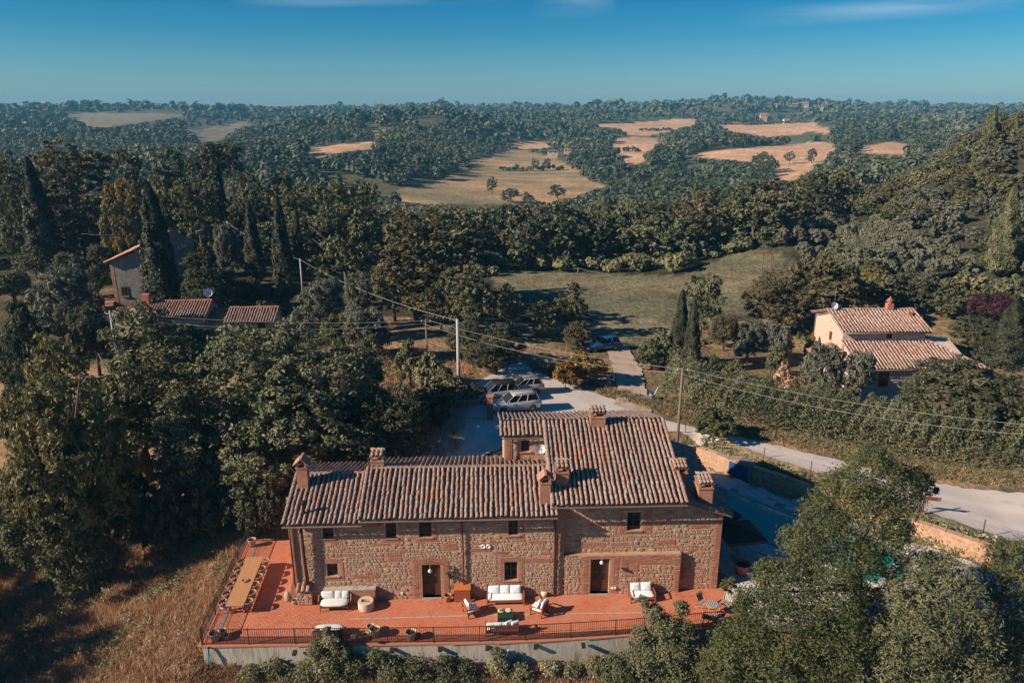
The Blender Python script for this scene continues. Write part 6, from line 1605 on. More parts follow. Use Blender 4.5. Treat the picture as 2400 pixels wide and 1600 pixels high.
def quads(V): return np.arange(len(V)).reshape(-1, 4)
def env_blobs(h, w_, z0, n, seed, shape='round', rk=.30):
    g_ = np.random.default_rng(seed); out = []
    H_ = h - z0
    for i in range(n):
        if shape == 'round':
            d = g_.normal(0, 1, 3); d /= np.linalg.norm(d); q = g_.uniform(.35, .74)
            x, y, z = d * q; R_ = rk * g_.uniform(.7, 1.15)
            out.append((x * w_ / 2, y * w_ / 2, z0 + H_ * (.5 + z * .52), R_ * w_ / 2 * 1.05))
        elif shape == 'cone':
            f = (i + .5) / n; z = z0 + H_ * f * .93; k = (1 - f) ** .75 * (.55 + .45 * min(1, f * 5)); a = g_.uniform(0, 2 * pi); q = g_.uniform(.15, .65) * k
            out.append((cos(a) * q * w_ / 2, sin(a) * q * w_ / 2, z, max(.12, k * .52) * w_ / 2, 1.1))
        elif shape == 'dome':
            a = g_.uniform(0, 2 * pi); q = sqrt(g_.random()) * .75; z = z0 + H_ * (1 - q * q * .75) * g_.uniform(.45, .82)
            out.append((cos(a) * q * w_ / 2, sin(a) * q * w_ / 2, z, rk * g_.uniform(.75, 1.1) * w_ / 2))
        elif shape == 'tiers':
            a = g_.uniform(0, 2 * pi); f = g_.random(); q = g_.uniform(.25, .8) * (1 - .55 * f)
            out.append((cos(a) * q * w_ / 2, sin(a) * q * w_ / 2, z0 + H_ * (.1 + .82 * f), rk * g_.uniform(.6, 1.0) * w_ / 2, .42))
    top = max(b[2] + b[3] * (b[4] if len(b) > 4 else .85) for b in out); wd = max(math.hypot(b[0], b[1]) + b[3] for b in out) * 2
    f = (h - z0) / (top - z0); q = min(1.25, w_ / wd)
    return [(b[0] * q, b[1] * q, z0 + (b[2] - z0) * f, b[3] * (.6 * q + .4 * f), *b[4:]) for b in out]
def cyp_crown(h, w_, n, size, seed):
    g_ = np.random.default_rng(seed); f = g_.random(n * 3); f = f[:n] ** .8
    prof = np.minimum(1, (f * 9 + .25)) * np.clip((1 - f) ** .62 * 1.12, 0, 1)
    a = g_.uniform(0, 2 * pi, n); lob = 1 + .10 * np.sin(a * 5 + f * 9) + .09 * np.sin(a * 3 - f * 31) + .06 * np.sin(f * 67 + a * 7)
    r = prof * w_ / 2 * lob * g_.uniform(.86, 1.02, n)
    C = np.column_stack([np.cos(a) * r, np.sin(a) * r, h * (.03 + .97 * f)])
    N = np.column_stack([np.cos(a), np.sin(a), np.full(n, .3)])
    tone = np.clip(.5 + .3 * np.sin(a * 5 + f * 9) + .2 * np.sin(f * 40 + a * 3), 0, 1)
    g2 = np.random.default_rng(seed + 1)
    n_ = N * .75 + g2.normal(0, .35, (n, 3)); n_ /= np.linalg.norm(n_, axis=1, keepdims=True)
    t = np.tile([0, 0, 1.0], (n, 1)) + g2.normal(0, .3, (n, 3)); t -= (t * n_).sum(1, keepdims=True) * n_; t /= np.linalg.norm(t, axis=1, keepdims=True); b = np.cross(n_, t); s = size * g2.uniform(.7, 1.3, (n, 1))
    V = np.stack([C - t * s, C + b * s * .4, C + t * s, C - b * s * .4], 1)
    return V.reshape(-1, 3), np.repeat(np.clip(tone + g2.normal(0, .15, n), 0, 1), 4)
def trunk_mb(h, r, seed, limbs=6, spread=1.0, z0=.0):
    R = random.Random(seed); b = MB()
    p = [(0, 0, -.6)]; x = y = 0
    for i in range(1, 5): x += R.uniform(-.03, .03) * h; y += R.uniform(-.03, .03) * h; p.append((x, y, h * i / 4))
    b.tube(p, [r * 1.35, r, r * .8, r * .6, r * .3], 7)
    for k in range(limbs):
        a = R.uniform(0, 6.28); q = Vector(p[1]).lerp(Vector(p[3]), R.random()); e = q + Vector((cos(a) * h * .42 * spread, sin(a) * h * .42 * spread, h * R.uniform(.2, .5))); m_ = q.lerp(e, .5) + Vector((0, 0, -.03 * h))
        b.tube([tuple(q), tuple(m_), tuple(e)], [r * .5, r * .34, r * .12], 5)
    return b
PRO = {}
def proto(key, h, w_, blobs, cl, lf, size, mats, seed, trunk_r=.22, aspect=1.0, limbs=6, droop=0, cs=.28, V=None, tn=None, single=False, spread=.5):
    if V is None: V, tn = crown_blobs(blobs, cl, lf, size, seed, aspect, cs, droop=droop, spread=spread)
    tb = trunk_mb(h * .72, trunk_r, seed, limbs, w_ / h)
    if single:
        q = quads(V); tv = np.array(tb.v); tf = np.array([f if len(f) == 4 else (f[0], f[1], f[2], f[3]) for f in tb.f if len(f) in (4,)])
        me = npmesh(key, np.concatenate([V, tv]), np.concatenate([q, tf + len(V)]), [mats, M_BARK], False, np.concatenate([tn, np.zeros(len(tv))]), 'data', np.concatenate([np.zeros(len(q)), np.ones(len(tf))]))
        PRO[key] = (h, w_, me, None); return
    crown = npmesh('crown', V, quads(V), mats, False, tn, 'data')
    tm = bpy.data.meshes.new('trunk'); tm.from_pydata(tb.v, [], tb.f); tm.materials.append(M_BARK); tm.polygons.foreach_set('use_smooth', [True] * len(tb.f))
    PRO[key] = (h, w_, crown, tm)
proto('oakA', 12, 11, env_blobs(12, 11, .2, 32, 1), 32, 36, .17, L_OAK, 1, .3)
proto('oakB', 12, 10, env_blobs(12, 10, 0, 28, 2, 'dome', .36), 32, 36, .165, L_OAK, 2, .3)
proto('tall', 18, 9, env_blobs(18, 9, -.5, 34, 3, 'round', .36), 32, 34, .17, L_OAK, 3, .3)
proto('giant', 14.5, 19, env_blobs(14.5, 19, -.5, 56, 4, 'dome', .27), 52, 36, .17, L_DARK, 4, .5, limbs=10)
for k in range(3): proto(f'mid{k}', 12, 11, env_blobs(12, 11, -.4, 22, 10 + k, ['round', 'dome', 'round'][k], .36), 20, 24, .27, L_OAK, 10 + k, .25)
proto('midtall', 18, 9, env_blobs(18, 9, -.5, 24, 14, 'round', .4), 20, 24, .27, L_OAK, 14, .25)
proto('cedar', 16, 13, env_blobs(16, 13, 1, 36, 15, 'tiers', .34), 24, 24, .25, L_DARK, 15, .35)
proto('pine', 16, 13, [(b[0], b[1], 11 + (b[2] % 4.2), b[3], .5) for b in env_blobs(16, 13, 9, 20, 16, 'tiers', .36)], 24, 24, .25, L_DARK, 16, .3)
proto('olive', 4.6, 5, env_blobs(4.6, 5, .1, 22, 20, 'dome', .36), 30, 30, .10, L_OLIVE, 20, .18, 1.5, limbs=7, cs=.34)
proto('olivelow', 4.6, 5, env_blobs(4.6, 5, 0, 12, 21, 'dome', .42), 18, 20, .2, L_OLIVE, 21, .15, 1.4, single=True)
proto('bush', 2.6, 3.4, env_blobs(2.6, 3.4, -.2, 18, 22, 'dome', .38), 26, 26, .11, L_DARK, 22, .06, limbs=5)
proto('bushB', 2.6, 3.0, env_blobs(2.6, 3.0, -.1, 12, 23, 'dome', .42), 20, 18, .12, L_WEED, 23, .05, limbs=5)
for nm, n_, sz, sd in (('cypress', 16000, .14, 30), ('cypressfar', 4000, .28, 33)):
    V, tn = cyp_crown(14, 2.7, n_, sz, sd); proto(nm, 14, 2.7, None, 0, 0, 0, L_CYP, sd, .16, V=V, tn=tn, limbs=0)
for k in range(4): proto(f'low{k}', 11, 10.5, env_blobs(11, 10.5, -1.2, 15, 40 + k, 'dome', .42), 17, 16, .42, L_OAK, 40 + k, .22, single=True)
proto('shrublow', 4, 5.2, env_blobs(4, 5.2, -.3, 10, 50, 'dome', .42), 16, 16, .27, L_HEDGE, 50, .1, single=True)
USED = []
Q_ = 2400 / 2352
def plant(kind, px, py, Y, wpx, label, m=None, cat='tree', name=None, group=None, rot=None, single=False):
    """A tree or shrub whose top shows at the photo's (px, py) and that stands on the land Y metres off."""
    px, py, wpx = px * Q_, py * Q_, wpx * Q_
    X, Zt = atY(px, py, Y); gz_ = tz(X, Y); h = max(.8, Zt - gz_)
    zc = Y * cos(PITCH) + (CAM_H - (Zt + gz_) / 2) * sin(PITCH); W = wpx * zc / FPX
    return put(kind, X, Y, gz_, h, W, label, m, cat, name, group, rot)
def put(kind, X, Y, Z, h, W, label, m=None, cat='tree', name=None, group=None, rot=None):
    h0, w0, crown, tm = PRO[kind]
    nm = name or {'cypress': 'cypress_tree', 'cypressfar': 'cypress_tree', 'olive': 'olive_tree', 'olivelow': 'olive_tree', 'bush': 'shrub', 'bushB': 'shrub', 'shrublow': 'shrub', 'pine': 'pine_tree', 'cedar': 'cedar_tree'}.get(kind, 'broadleaf_tree')
    rot = random.uniform(0, 6.28) if rot is None else rot
    sc = (W / w0, W / w0 * random.uniform(.92, 1.08), h / h0)
    USED.append((X, Y, W / 2))
    if tm is None:
        o = link(nm, crown, None, (X, Y, Z), rot, sc); tag(o, label, cat, group); c = o
    else:
        t = thing(nm, label, cat, (X, Y, Z), rot, group); t.scale = sc
        c = link('crown', crown, t); link('trunk', tm, t); o = t
    if m is not None: c.material_slots[0].link = 'OBJECT'; c.material_slots[0].material = m
    return o
P_ = plant
# --- big trees left of the house
P_('oakB', 100, 778, 45, 285, 'large yellowish oak at the left edge of the photo, above the dark slope', L_OAKY)
P_('oakB', 90, 985, 44, 250, 'shorter full oak standing in front of the foot of the yellowish oak', L_OAK)
P_('oakA', 282, 712, 57, 370, 'wide olive-green tree rising in front of the farm annex roof', L_OAK)
P_('giant', 628, 738, 54, 560, 'huge round grey-green tree just left of the farmhouse', L_HEDGE)
P_('oakB', 420, 890, 50, 190, 'lower lobe-like tree under the left side of the huge round tree', L_HEDGE)
P_('bush', 980, 890, 57, 150, 'dark round shrub behind the left end of the farmhouse roof', L_DARK, 'shrub')
P_('oakB', 915, 872, 51.5, 175, 'dark shady tree left of the driveway behind the middle roof', L_DARK)
P_('oakB', 860, 905, 55, 190, 'dark bushy tree between the huge round tree and the dark round shrub', L_DARK)
for i, (px, py, Y, w_) in enumerate([(560, 1085, 46, 130), (470, 1075, 47, 130), (380, 1085, 47, 120), (300, 1090, 48, 130), (615, 1100, 45.5, 80), (230, 1000, 50, 130)]):
    P_('bush', px, py, Y, w_, ['leafy shrub at the foot of the huge round tree, second from the house', 'leafy shrub at the upper edge of the grass slope, third from the house', 'shaded shrub at the upper edge of the grass slope, fourth from the house', 'dark shrub on the shaded upper slope, farthest left of the row', 'leafy shrub nearest the house corner at the top of the slope', 'dark shrub under the yellowish oak at far left'][i], L_DARK, 'shrub', None, 'shrubs along the top of the slope')
for i, (px, py, Y, w_, lab) in enumerate([(940, 782, 65, 90, 'upper'), (985, 812, 64, 100, 'second'), (1025, 850, 62.5, 95, 'third'), (1055, 885, 61, 80, 'lowest')]):
    P_('bush', px, py, Y, w_, f'{lab} grey-green broom shrub in the row running down to the concrete pole', L_WEED, 'shrub', None, 'broom row beside the concrete pole')
P_('olive', 845, 705, 72, 130, 'grey olive tree right of the dry grass bank', L_OLIVE)
P_('olive', 765, 725, 74, 90, 'small grey-green tree at the top of the dry grass bank', L_HEDGE)
P_('olive', 728, 637, 80, 130, 'bright silvery olive tree right of the tiled shed', L_OLIVE)
P_('olive', 815, 625, 86, 80, 'dull olive tree right behind the bright silvery one', L_OLIVE)
P_('olive', 115, 612, 76, 165, 'silvery olive tree left of the gabled farmhouse', L_OLIVE)
P_('bush', 25, 690, 66, 130, 'dark shrub at the left edge below the silvery olive', L_DARK, 'shrub')
P_('oakB', 45, 740, 60, 150, 'dark low tree at the left edge above the yellowish oak', L_DARK)
P_('oakB', 465, 578, 90, 150, 'glossy dark tree right of the big cypress', L_DARK)
P_('olive', 515, 512, 112, 65, 'pale olive left of the far concrete pole', L_OLIVE)
P_('cedar', 790, 418, 102, 225, 'grey cedar with layered branches right of the cypress row', L_HEDGE)
P_('midtall', 690, 415, 118, 140, 'tall tree behind the cypress row', L_OAK)
P_('midtall', 950, 490, 88, 200, 'tall acacia with rusty tint behind the bushes', L_RUST)
P_('mid0', 1075, 600, 82, 140, 'rounded green tree in front of the meadow, left', L_OAK)
P_('mid1', 1170, 648, 86, 90, 'tree with pale seed heads at the meadow edge', L_WEED)
P_('mid2', 1245, 690, 84, 80, 'pale bushy tree beside the meadow edge', L_WEED)
P_('mid1', 1310, 648, 86, 105, 'dark upright tree at the near edge of the meadow', L_OAK)
P_('mid2', 1325, 740, 80, 95, 'dull brown-green bush tree at the end of the meadow track', L_RUST)
P_('oakA', 1135, 745, 70, 150, 'dark fig-like tree right above the parked cars', L_DARK)
P_('oakB', 1070, 720, 73, 110, 'dark tree behind the concrete utility pole', L_DARK)
P_('mid0', 900, 600, 90, 150, 'green tree beneath the tall rusty acacia', L_OAK)
P_('mid1', 1010, 640, 84, 110, 'green tree above the broom row', L_OAK)
P_('bush', 1345, 805, 69, 110, 'bush covered in orange-yellow flowers at the track corner', L_BROOM, 'shrub', 'flowering_shrub')
P_('bush', 1300, 825, 67, 60, 'smaller yellow flowering bush left of the orange-yellow one', L_BROOM, 'shrub', 'flowering_shrub')
P_('bush', 1090, 880, 62.5, 60, 'small shrub with reddish flowers beside the parked cars', L_RUST, 'shrub')
# cypresses
for px, py, Y, w_, lab in [(62, 362, 116, 78, 'tallest slender cypress at far left'), (338, 418, 91, 88, 'big dense cypress in front of the gabled farmhouse'), (570, 462, 110, 46, 'cypress just right of the far concrete pole'), (636, 452, 106, 54, 'cypress in the middle of the row of three'),
    (678, 478, 112, 28, 'thin cypress at the right of the row of three'), (497, 370, 140, 30, 'thin cypress standing before the dark umbrella pine'), (1569, 664, 76, 46, 'left cypress of the close pair beside the meadow'), (1597, 688, 74, 42, 'right cypress of the close pair beside the meadow'),
    (2336, 690, 76, 82, 'broad cypress at the right edge behind the villa'), (2332, 425, 100, 70, 'tall cypress cut by the right edge above the olives'), (2288, 244, 172, 26, 'taller cypress of the two on the right skyline'), (2272, 262, 174, 22, 'shorter cypress of the two on the right skyline'), (2338, 272, 165, 26, 'cypress at the right end of the skyline ridge')]:
    P_('cypress' if Y < 125 else 'cypressfar', px, py, Y, w_, lab, L_CYP if Y < 95 or px < 1000 else L_HEDGE, 'tree', None, 'cypress trees')
# left upper trees
for kind, px, py, Y, w_, m, lab in [('bush', 215, 610, 100, 70, L_DARK, 'dark shrub left of the gabled farmhouse wall'), ('olive', 235, 560, 112, 80, L_DARK, 'dark bushy tree behind the brick steps'), ('bush', 190, 660, 88, 90, L_HEDGE, 'low clipped shrub beside the brick steps'), ('bush', 600, 690, 88, 70, L_RUST, 'dry shrub right of the farm annex dish'), ('bush', 640, 640, 97, 60, L_HEDGE, 'small shrub in front of the cypress row'), ('olive', 560, 640, 96, 90, L_DARK, 'dark bush behind the farm annex dish'), ('bush', 420, 740, 72, 130, L_DARK, 'dark bush below the farm annex wall'), ('bush', 560, 745, 72, 120, L_OAK, 'green bush below the tiled shed'), ('bush', 660, 760, 70, 120, L_HEDGE, 'grey-green bush right of the tiled shed'), ('olive', 200, 700, 70, 110, L_OAK, 'leafy bush tree below the silvery olive at left'), ('mid1', 70, 560, 112, 90, L_OAK, 'green tree at the foot of the tallest slender cypress'), ('olive', 160, 580, 108, 90, L_HEDGE, 'grey-green bushy tree between the far cypress and the farmhouse'), ('olive', 20, 620, 96, 110, L_OAK, 'bushy tree at the left edge above the silvery olive')]:
    P_(kind, px, py, Y, w_, lab, m)
for kind, px, py, Y, w_, m, lab in [('midtall', 155, 318, 122, 190, L_RUST, 'very tall rounded tree on the left skyline of the garden'), ('mid0', 270, 400, 112, 110, L_YELLOW, 'yellowish tree left of the big cypress'), ('mid2', 283, 345, 138, 95, L_RUST, 'rounded tree behind the yellowish tree'), ('mid1', 378, 335, 136, 135, L_OAK, 'broad tree right of the big cypress top'),
    ('pine', 492, 322, 148, 150, L_DARK, 'dark umbrella pine high at left'), ('mid0', 445, 400, 122, 140, L_OAK, 'green tree under the umbrella pine'), ('mid1', 565, 395, 135, 110, L_OAK, 'tree right of the umbrella pine'), ('midtall', 2, 345, 128, 90, L_OAK, 'tall tree cut by the left edge'), ('mid2', 12, 420, 124, 90, L_OAK, 'dark tree beneath the tall one at the left edge'), ('mid0', 158, 470, 121, 130, L_DARK, 'dark tree under the very tall rounded one'),
    ('mid1', 640, 400, 150, 120, L_YELLOW, 'pale tree behind the middle cypress')]:
    P_(kind, px, py, Y, w_, lab, m)
# right-hand trees and garden
for kind, px, py, Y, w_, m, lab in [('mid0', 1620, 625, 86, 110, L_HEDGE, 'bright bushy tree behind the cypress pair'), ('oakA', 1790, 622, 88, 160, L_RUST, 'round brownish tree in the villa garden'), ('olive', 1725, 735, 78, 90, L_OLIVE, 'grey olive in front of the round brownish tree, left'), ('olive', 1795, 740, 77, 85, L_OLIVE, 'grey olive in front of the round brownish tree, right'), ('olive', 1668, 720, 82, 80, L_RUST, 'rusty shrub tree right of the cypress pair'),
    ('olive', 1893, 792, 66, 100, L_OLIVE, 'grey olive before the left corner of the villa'), ('olive', 1970, 805, 65.5, 100, L_OLIVE, 'grey olive before the villa wall'), ('oakB', 2240, 815, 59, 290, L_DARK, 'big spreading dark tree in front of the villa right end'), ('oakB', 2340, 880, 57, 120, L_DARK, 'dark tree at the right edge beside the big spreading one'),
    ('olive', 2285, 668, 86, 120, L_PURPLE, 'purple-leaved plum tree behind the villa'), ('mid2', 2010, 615, 96, 85, L_YELLOW, 'yellow-orange tree behind the villa roof'), ('mid0', 2100, 620, 92, 120, L_DARK, 'dark tree behind the villa chimney'), ('mid1', 2190, 640, 90, 110, L_HEDGE, 'green tree between the chimney and the plum tree'), ('mid1', 1950, 620, 94, 90, L_OAK, 'green tree left of the yellow-orange one'), ('olive', 2240, 730, 80, 110, L_DARK, 'dark shrub tree under the plum tree'),
    ('mid2', 2300, 570, 104, 100, L_OAK, 'tree left of the tall cypress at the right edge'), ('mid1', 1840, 600, 100, 60, L_OAK, 'tree at the lower corner of the olive grove')]:
    P_(kind, px, py, Y, w_, lab, m)
for px, py, Y, w_, m, lab in [(1530, 760, 76, 90, L_HEDGE, 'rounded shrub left of the cypress pair'), (1500, 780, 74, 80, L_HEDGE, 'rounded shrub at the end of the hedge by the track'), (1690, 825, 71, 60, L_HEDGE, 'clipped green bush inside the hedge'), (1645, 815, 72, 50, L_DARK, 'small dark bush right of the cypress pair'), (1800, 828, 68, 55, L_FLOWER, 'bush of white roses in the villa garden'), (1815, 862, 66, 60, L_FLOWER, 'pink rose bush below the white roses'), (1785, 800, 74, 50, L_HEDGE, 'clipped round bush behind the white roses'), (1870, 765, 78, 40, L_YELLOW, 'narrow yellowish hedge bush beside the villa porch'),
    (1645, 940, 57, 120, L_ACACIA, 'feathery small tree at the roadside right of the wooden pole')]:
    P_('bush', px, py, Y, w_, lab, m, 'shrub')
P_('bush', 2045, 475, 150, 40, 'orange flowering bush on the olive hillside', L_BROOM, 'shrub', 'flowering_shrub')
# lone trees in the far fields
for kind, px, py, Y, w_, lab in [('low0', 1130, 405, 390, 34, 'lone round tree in the middle of the hay field'), ('low1', 1172, 432, 372, 44, 'tree right below the lone round tree of the hay field'), ('low2', 1212, 440, 368, 30, 'small tree at the lower edge of the hay field'), ('low3', 1282, 424, 380, 52, 'broad tree at the lower right of the hay field'),
    ('low0', 1229, 362, 540, 20, 'left tree of the pair on the low bank in the hay field'), ('low3', 1257, 362, 540, 26, 'right tree of the pair on the low bank in the hay field'), ('low0', 1815, 346, 522, 28, 'left lone tree in the wheat field'), ('low1', 1868, 341, 518, 28, 'right lone tree in the wheat field')]:
    P_(kind, px, py, Y, w_, lab, L_FAR)
for i, (px, py, Y) in enumerate([(1740, 352, 500), (1756, 348, 490), (1775, 356, 480), (1768, 368, 460), (1752, 378, 445), (1735, 388, 430)]):
    P_(f'low{i % 4}', px, py, Y, 34, 'tree in the dark clump beside the two lone wheat field trees', L_FAR, group='clump at the wheat field')
# --- foreground right, crowns built blob by blob
def special(name, label, cat, bl, m, cl, lf, size, seed, base, aspect=1.0, tr=.22, droop=0, cs=.3):
    B = []
    for px, py, Y, r in bl:
        r *= .88 if tr > .15 else 1
        X, Z = atY(px, py, Y); B.append((X, Y, Z, r, .85))
    bx_, by_ = base; bz_ = tz(bx_, by_)
    t = thing(name, label, cat, (bx_, by_, bz_))
    L0 = [(x - bx_, y - by_, z - bz_, r, s) for x, y, z, r, s in B]
    V, tn = crown_blobs(L0, cl, lf, size, seed, aspect, cs, droop=droop)
    c = npmesh('crown', V, quads(V), m, False, tn, t)
    b = MB(); top = max(L0, key=lambda q: q[2]); R = random.Random(seed)
    b.tube([(0, 0, -.6), (top[0] * .3, top[1] * .3, top[2] * .35), (top[0] * .7, top[1] * .7, top[2] * .7), (top[0], top[1], top[2] - .2)], [tr * 1.3, tr, tr * .6, tr * .15], 8)
    for q in L0:
        f = min(.75, max(.1, (q[2] - 1.5 * q[3]) / max(1, top[2]))); s = Vector((top[0] * f, top[1] * f, top[2] * f)); e = Vector(q[:3])
        b.tube([tuple(s), tuple(s.lerp(e, .5) + Vector((0, 0, -.2))), tuple(e)], [tr * .35, tr * .22, tr * .06], 5)
    b.build('trunk', M_BARK, t); return t
special('acacia_tree', 'tall feathery acacia covering the right end of the terrace and pool', 'tree',
    [(2050, 1075, 36.5, .9), (2045, 1115, 36.4, 1.5), (1990, 1160, 36, 1.7), (2095, 1145, 36.5, 1.6), (2150, 1122, 37, .8), (2175, 1140, 37, .5), (2105, 1240, 36, .8), (1945, 1215, 35.6, 1.6), (2040, 1225, 35.2, 2.2), (1885, 1275, 35, 1.3), (1970, 1300, 34.6, 2.1), (2065, 1300, 35, 1.3),
     (1800, 1345, 34.5, .9), (1860, 1370, 34.2, 1.7), (1935, 1400, 33.7, 1.9), (2040, 1410, 34, .9), (1770, 1425, 33.8, 1.2), (1845, 1460, 33.3, 2.0), (1945, 1495, 32.9, 2.1), (2010, 1480, 33.2, 1.4), (1740, 1510, 32.8, 1.6), (1830, 1555, 32.4, 2.1), (1920, 1590, 32.2, 2.0), (1705, 1580, 32.3, 1.5), (1990, 1570, 32.4, 1.5), (1715, 1375, 34.4, .5)], L_ACACIA, 84, 46, .062, 71, (18.5, 34.2), 1.5, .28, cs=.36)
special('willow_tree', 'grey-green willowy tree at the lower right corner', 'tree',
    [(2170, 1330, 33.5, 1.0), (2215, 1345, 33.3, 1.3), (2130, 1390, 33, 1.4), (2230, 1410, 32.8, 1.9), (2160, 1460, 32.5, 2.0), (2270, 1480, 32.6, 1.6), (2080, 1490, 32.4, 1.3), (2120, 1550, 32, 1.9), (2220, 1560, 32, 2.1), (2060, 1580, 31.8, 1.5), (2290, 1570, 32, 1.5), (2010, 1600, 31.6, 1.1)], L_HEDGE, 95, 40, .06, 72, (20.6, 32.2), 1.9, .2, cs=.34)
special('acacia_tree', 'feathery tree cut by the lower right edge', 'tree',
    [(2380, 1310, 35.5, 1.3), (2350, 1370, 35, 1.4), (2400, 1400, 34.5, 2.0), (2360, 1460, 34, 1.7), (2420, 1520, 33.5, 2.2), (2350, 1560, 33, 1.7), (2460, 1350, 35, 2.4)], L_ACACIA, 70, 44, .065, 73, (25.5, 34), 1.5, .22, cs=.36)
special('rose_tree', 'dense leafy tree with pink blooms poking over the railing', 'tree',
    [(1505, 1408, 34.3, .28), (1530, 1432, 34.2, .42), (1598, 1425, 34.2, .38), (1555, 1470, 34, .7), (1600, 1475, 34, .55), (1500, 1485, 33.9, .45), (1570, 1520, 33.8, .95), (1640, 1535, 33.7, .7), (1510, 1545, 33.7, .9), (1580, 1580, 33.5, 1.1), (1450, 1575, 33.5, .9), (1655, 1590, 33.4, .9), (1510, 1610, 33.3, 1.0)], L_HEDGE, 95, 24, .07, 74, (7.5, 33.4), 1.0, .1, cs=.4)
special('tall_shrub', 'tall grey-green shrub rising in front of the railing at left centre', 'shrub',
    [(765, 1478, 34.0, .22), (775, 1500, 33.9, .42), (745, 1520, 33.8, .5), (800, 1525, 33.8, .5), (765, 1555, 33.6, .75), (830, 1560, 33.6, .55), (720, 1580, 33.5, .7), (790, 1595, 33.4, .8), (830, 1490, 33.9, .12)], L_WEED, 85, 22, .06, 75, (-8.2, 33.5), 1.1, .07, cs=.4)
for i, (bl, lab, m) in enumerate([([(880, 1545, 33.7, .5), (920, 1570, 33.6, .7), (970, 1565, 33.6, .6)], 'dark-leaved shrub under the wall right of the tall shrub', L_HEDGE), ([(1040, 1560, 33.7, .55), (1090, 1575, 33.6, .6)], 'shrub under the middle of the concrete wall', L_DARK), ([(1165, 1530, 34.0, .3), (1170, 1560, 33.8, .5), (1220, 1580, 33.6, .55)], 'thin shrub reaching the railing beneath the teak bench', L_WEED),
    ([(1290, 1565, 33.8, .45), (1340, 1570, 33.8, .5), (1400, 1560, 33.8, .5)], 'weedy shrub under the wall left of the blooming tree', L_WEED), ([(640, 1565, 33.6, .5), (590, 1585, 33.4, .6), (680, 1590, 33.4, .6)], 'low shrub before the crumbling brick wall', L_HEDGE), ([(980, 1600, 33.2, .8), (1120, 1605, 33.2, .8), (1040, 1610, 33, .8)], 'dark shrub at the bottom edge below the wall', L_DARK)]):
    X, Z = atY(*bl[0][:3]); special('shrub', lab, 'shrub', bl, m, 60, 22, .065, 80 + i, (X, bl[0][2] - .3), 1.1, .05, cs=.42)
# trees just outside the left of the frame, whose shade falls on the slope
for i, (X, Y, h, W) in enumerate([(-44, 33, 17, 11), (-49, 41, 19, 12), (-46, 25, 16, 11), (-52, 50, 18, 12), (-41, 18, 14, 10)]):
    put('tall', X, Y, tz(X, Y), h, W, 'tall oak beyond the left border of the slope', L_DARK, group='oaks left of the slope')
# climber by the first door
b_ = thing('wall_climber', 'thin climbing plant on the wall above the brown chest', 'plant', hw(-3.75, -.12, 0), HA)
V, tn = crown_blobs([(.05, 0, 1.5, .16), (.25, 0, 1.8, .17), (-.1, 0, 1.75, .12), (.1, 0, 2.2, .12), (.05, 0, .8, .12)], 14, 6, .05, 91); V[:, 1] *= .6
npmesh('foliage', V, quads(V), L_DARK, False, tn, b_); b = MB(); b.tube([(0, 0, .4), (.05, .02, 1.2), (.1, .02, 2.3)], .015, 5); b.build('stem', M_BARK, b_)

# --- hedge along the road
def hedge(name, label, line, h, dep, dens, size, m, seed):
    L_ = smooth_line(line, 60); g_ = np.random.default_rng(seed); seg = np.linalg.norm(np.diff(L_, axis=0), axis=1); tot = seg.sum(); n = int(tot * dens)
    s = g_.random(n) * tot; cum = np.concatenate([[0], np.cumsum(seg)]); i = np.clip(np.searchsorted(cum, s) - 1, 0, len(seg) - 1); f = (s - cum[i]) / seg[i]
    c = L_[i] * (1 - f)[:, None] + L_[i + 1] * f[:, None]; t = (L_[i + 1] - L_[i]) / seg[i][:, None]; nr = np.column_stack([-t[:, 1], t[:, 0]])
    a = g_.uniform(-.35, pi + .35, n); lump = 1 + .07 * np.sin(s * 1.1) + .06 * np.sin(s * 2.9 + a * 2) + .08 * np.sin(s * 6.1 + a * 5)
    rr = lump * g_.uniform(.8, 1.03, n)
    off = np.sign(np.cos(a)) * np.abs(np.cos(a)) ** .7 * dep / 2 * rr; z = np.sign(np.sin(a)) * np.abs(np.sin(a)) ** .6 * h * rr
    C = np.column_stack([c[:, 0] + nr[:, 0] * off, c[:, 1] + nr[:, 1] * off, np.zeros(n)]); C[:, 2] = terrain(C[:, 0], C[:, 1]) + np.maximum(.05, z)
    N = np.column_stack([nr[:, 0] * np.cos(a), nr[:, 1] * np.cos(a), np.sin(a)])
    tone = np.clip(.45 + .25 * np.sin(s * 1.7) * np.sin(a * 3 + s) + .15 * np.sin(s * .45), 0, 1)
    V, tn = leaves(C, N, size, g_, 1.0, .55, .2, tone, .2)
    o = npmesh(name, V, quads(V), m, False, tn); tag(o, label, 'hedge'); return o
hl_ = [pz(*p) for p in [(1556, 950), (1640, 985), (1760, 1008), (1900, 1032), (2050, 1062), (2200, 1092), (2420, 1118)]]
hl_ = [(x + 1.9, y + 2.4) for x, y in hl_]
hedge('hedge', 'long thick evergreen hedge along the far side of the pale road', hl_, 3.5, 4.6, 1300, .11, L_HEDGE, 95)
h2 = [pz(*p) for p in [(1545, 935), (1560, 905), (1555, 880)]]
hedge('hedge', 'short leafy hedge turning up beside the dirt track', [(x + 2.0, y + 1) for x, y in h2], 2.7, 3, 800, .12, L_HEDGE, 96)
hedge('creeper', 'straggling creeper on the wire fence above the pool wall', [(15.6, 57.3), (19.7, 53.2), (24.6, 48.6), (30, 43.2), (36, 38.2)], .8, .9, 150, .13, L_WEED, 97)

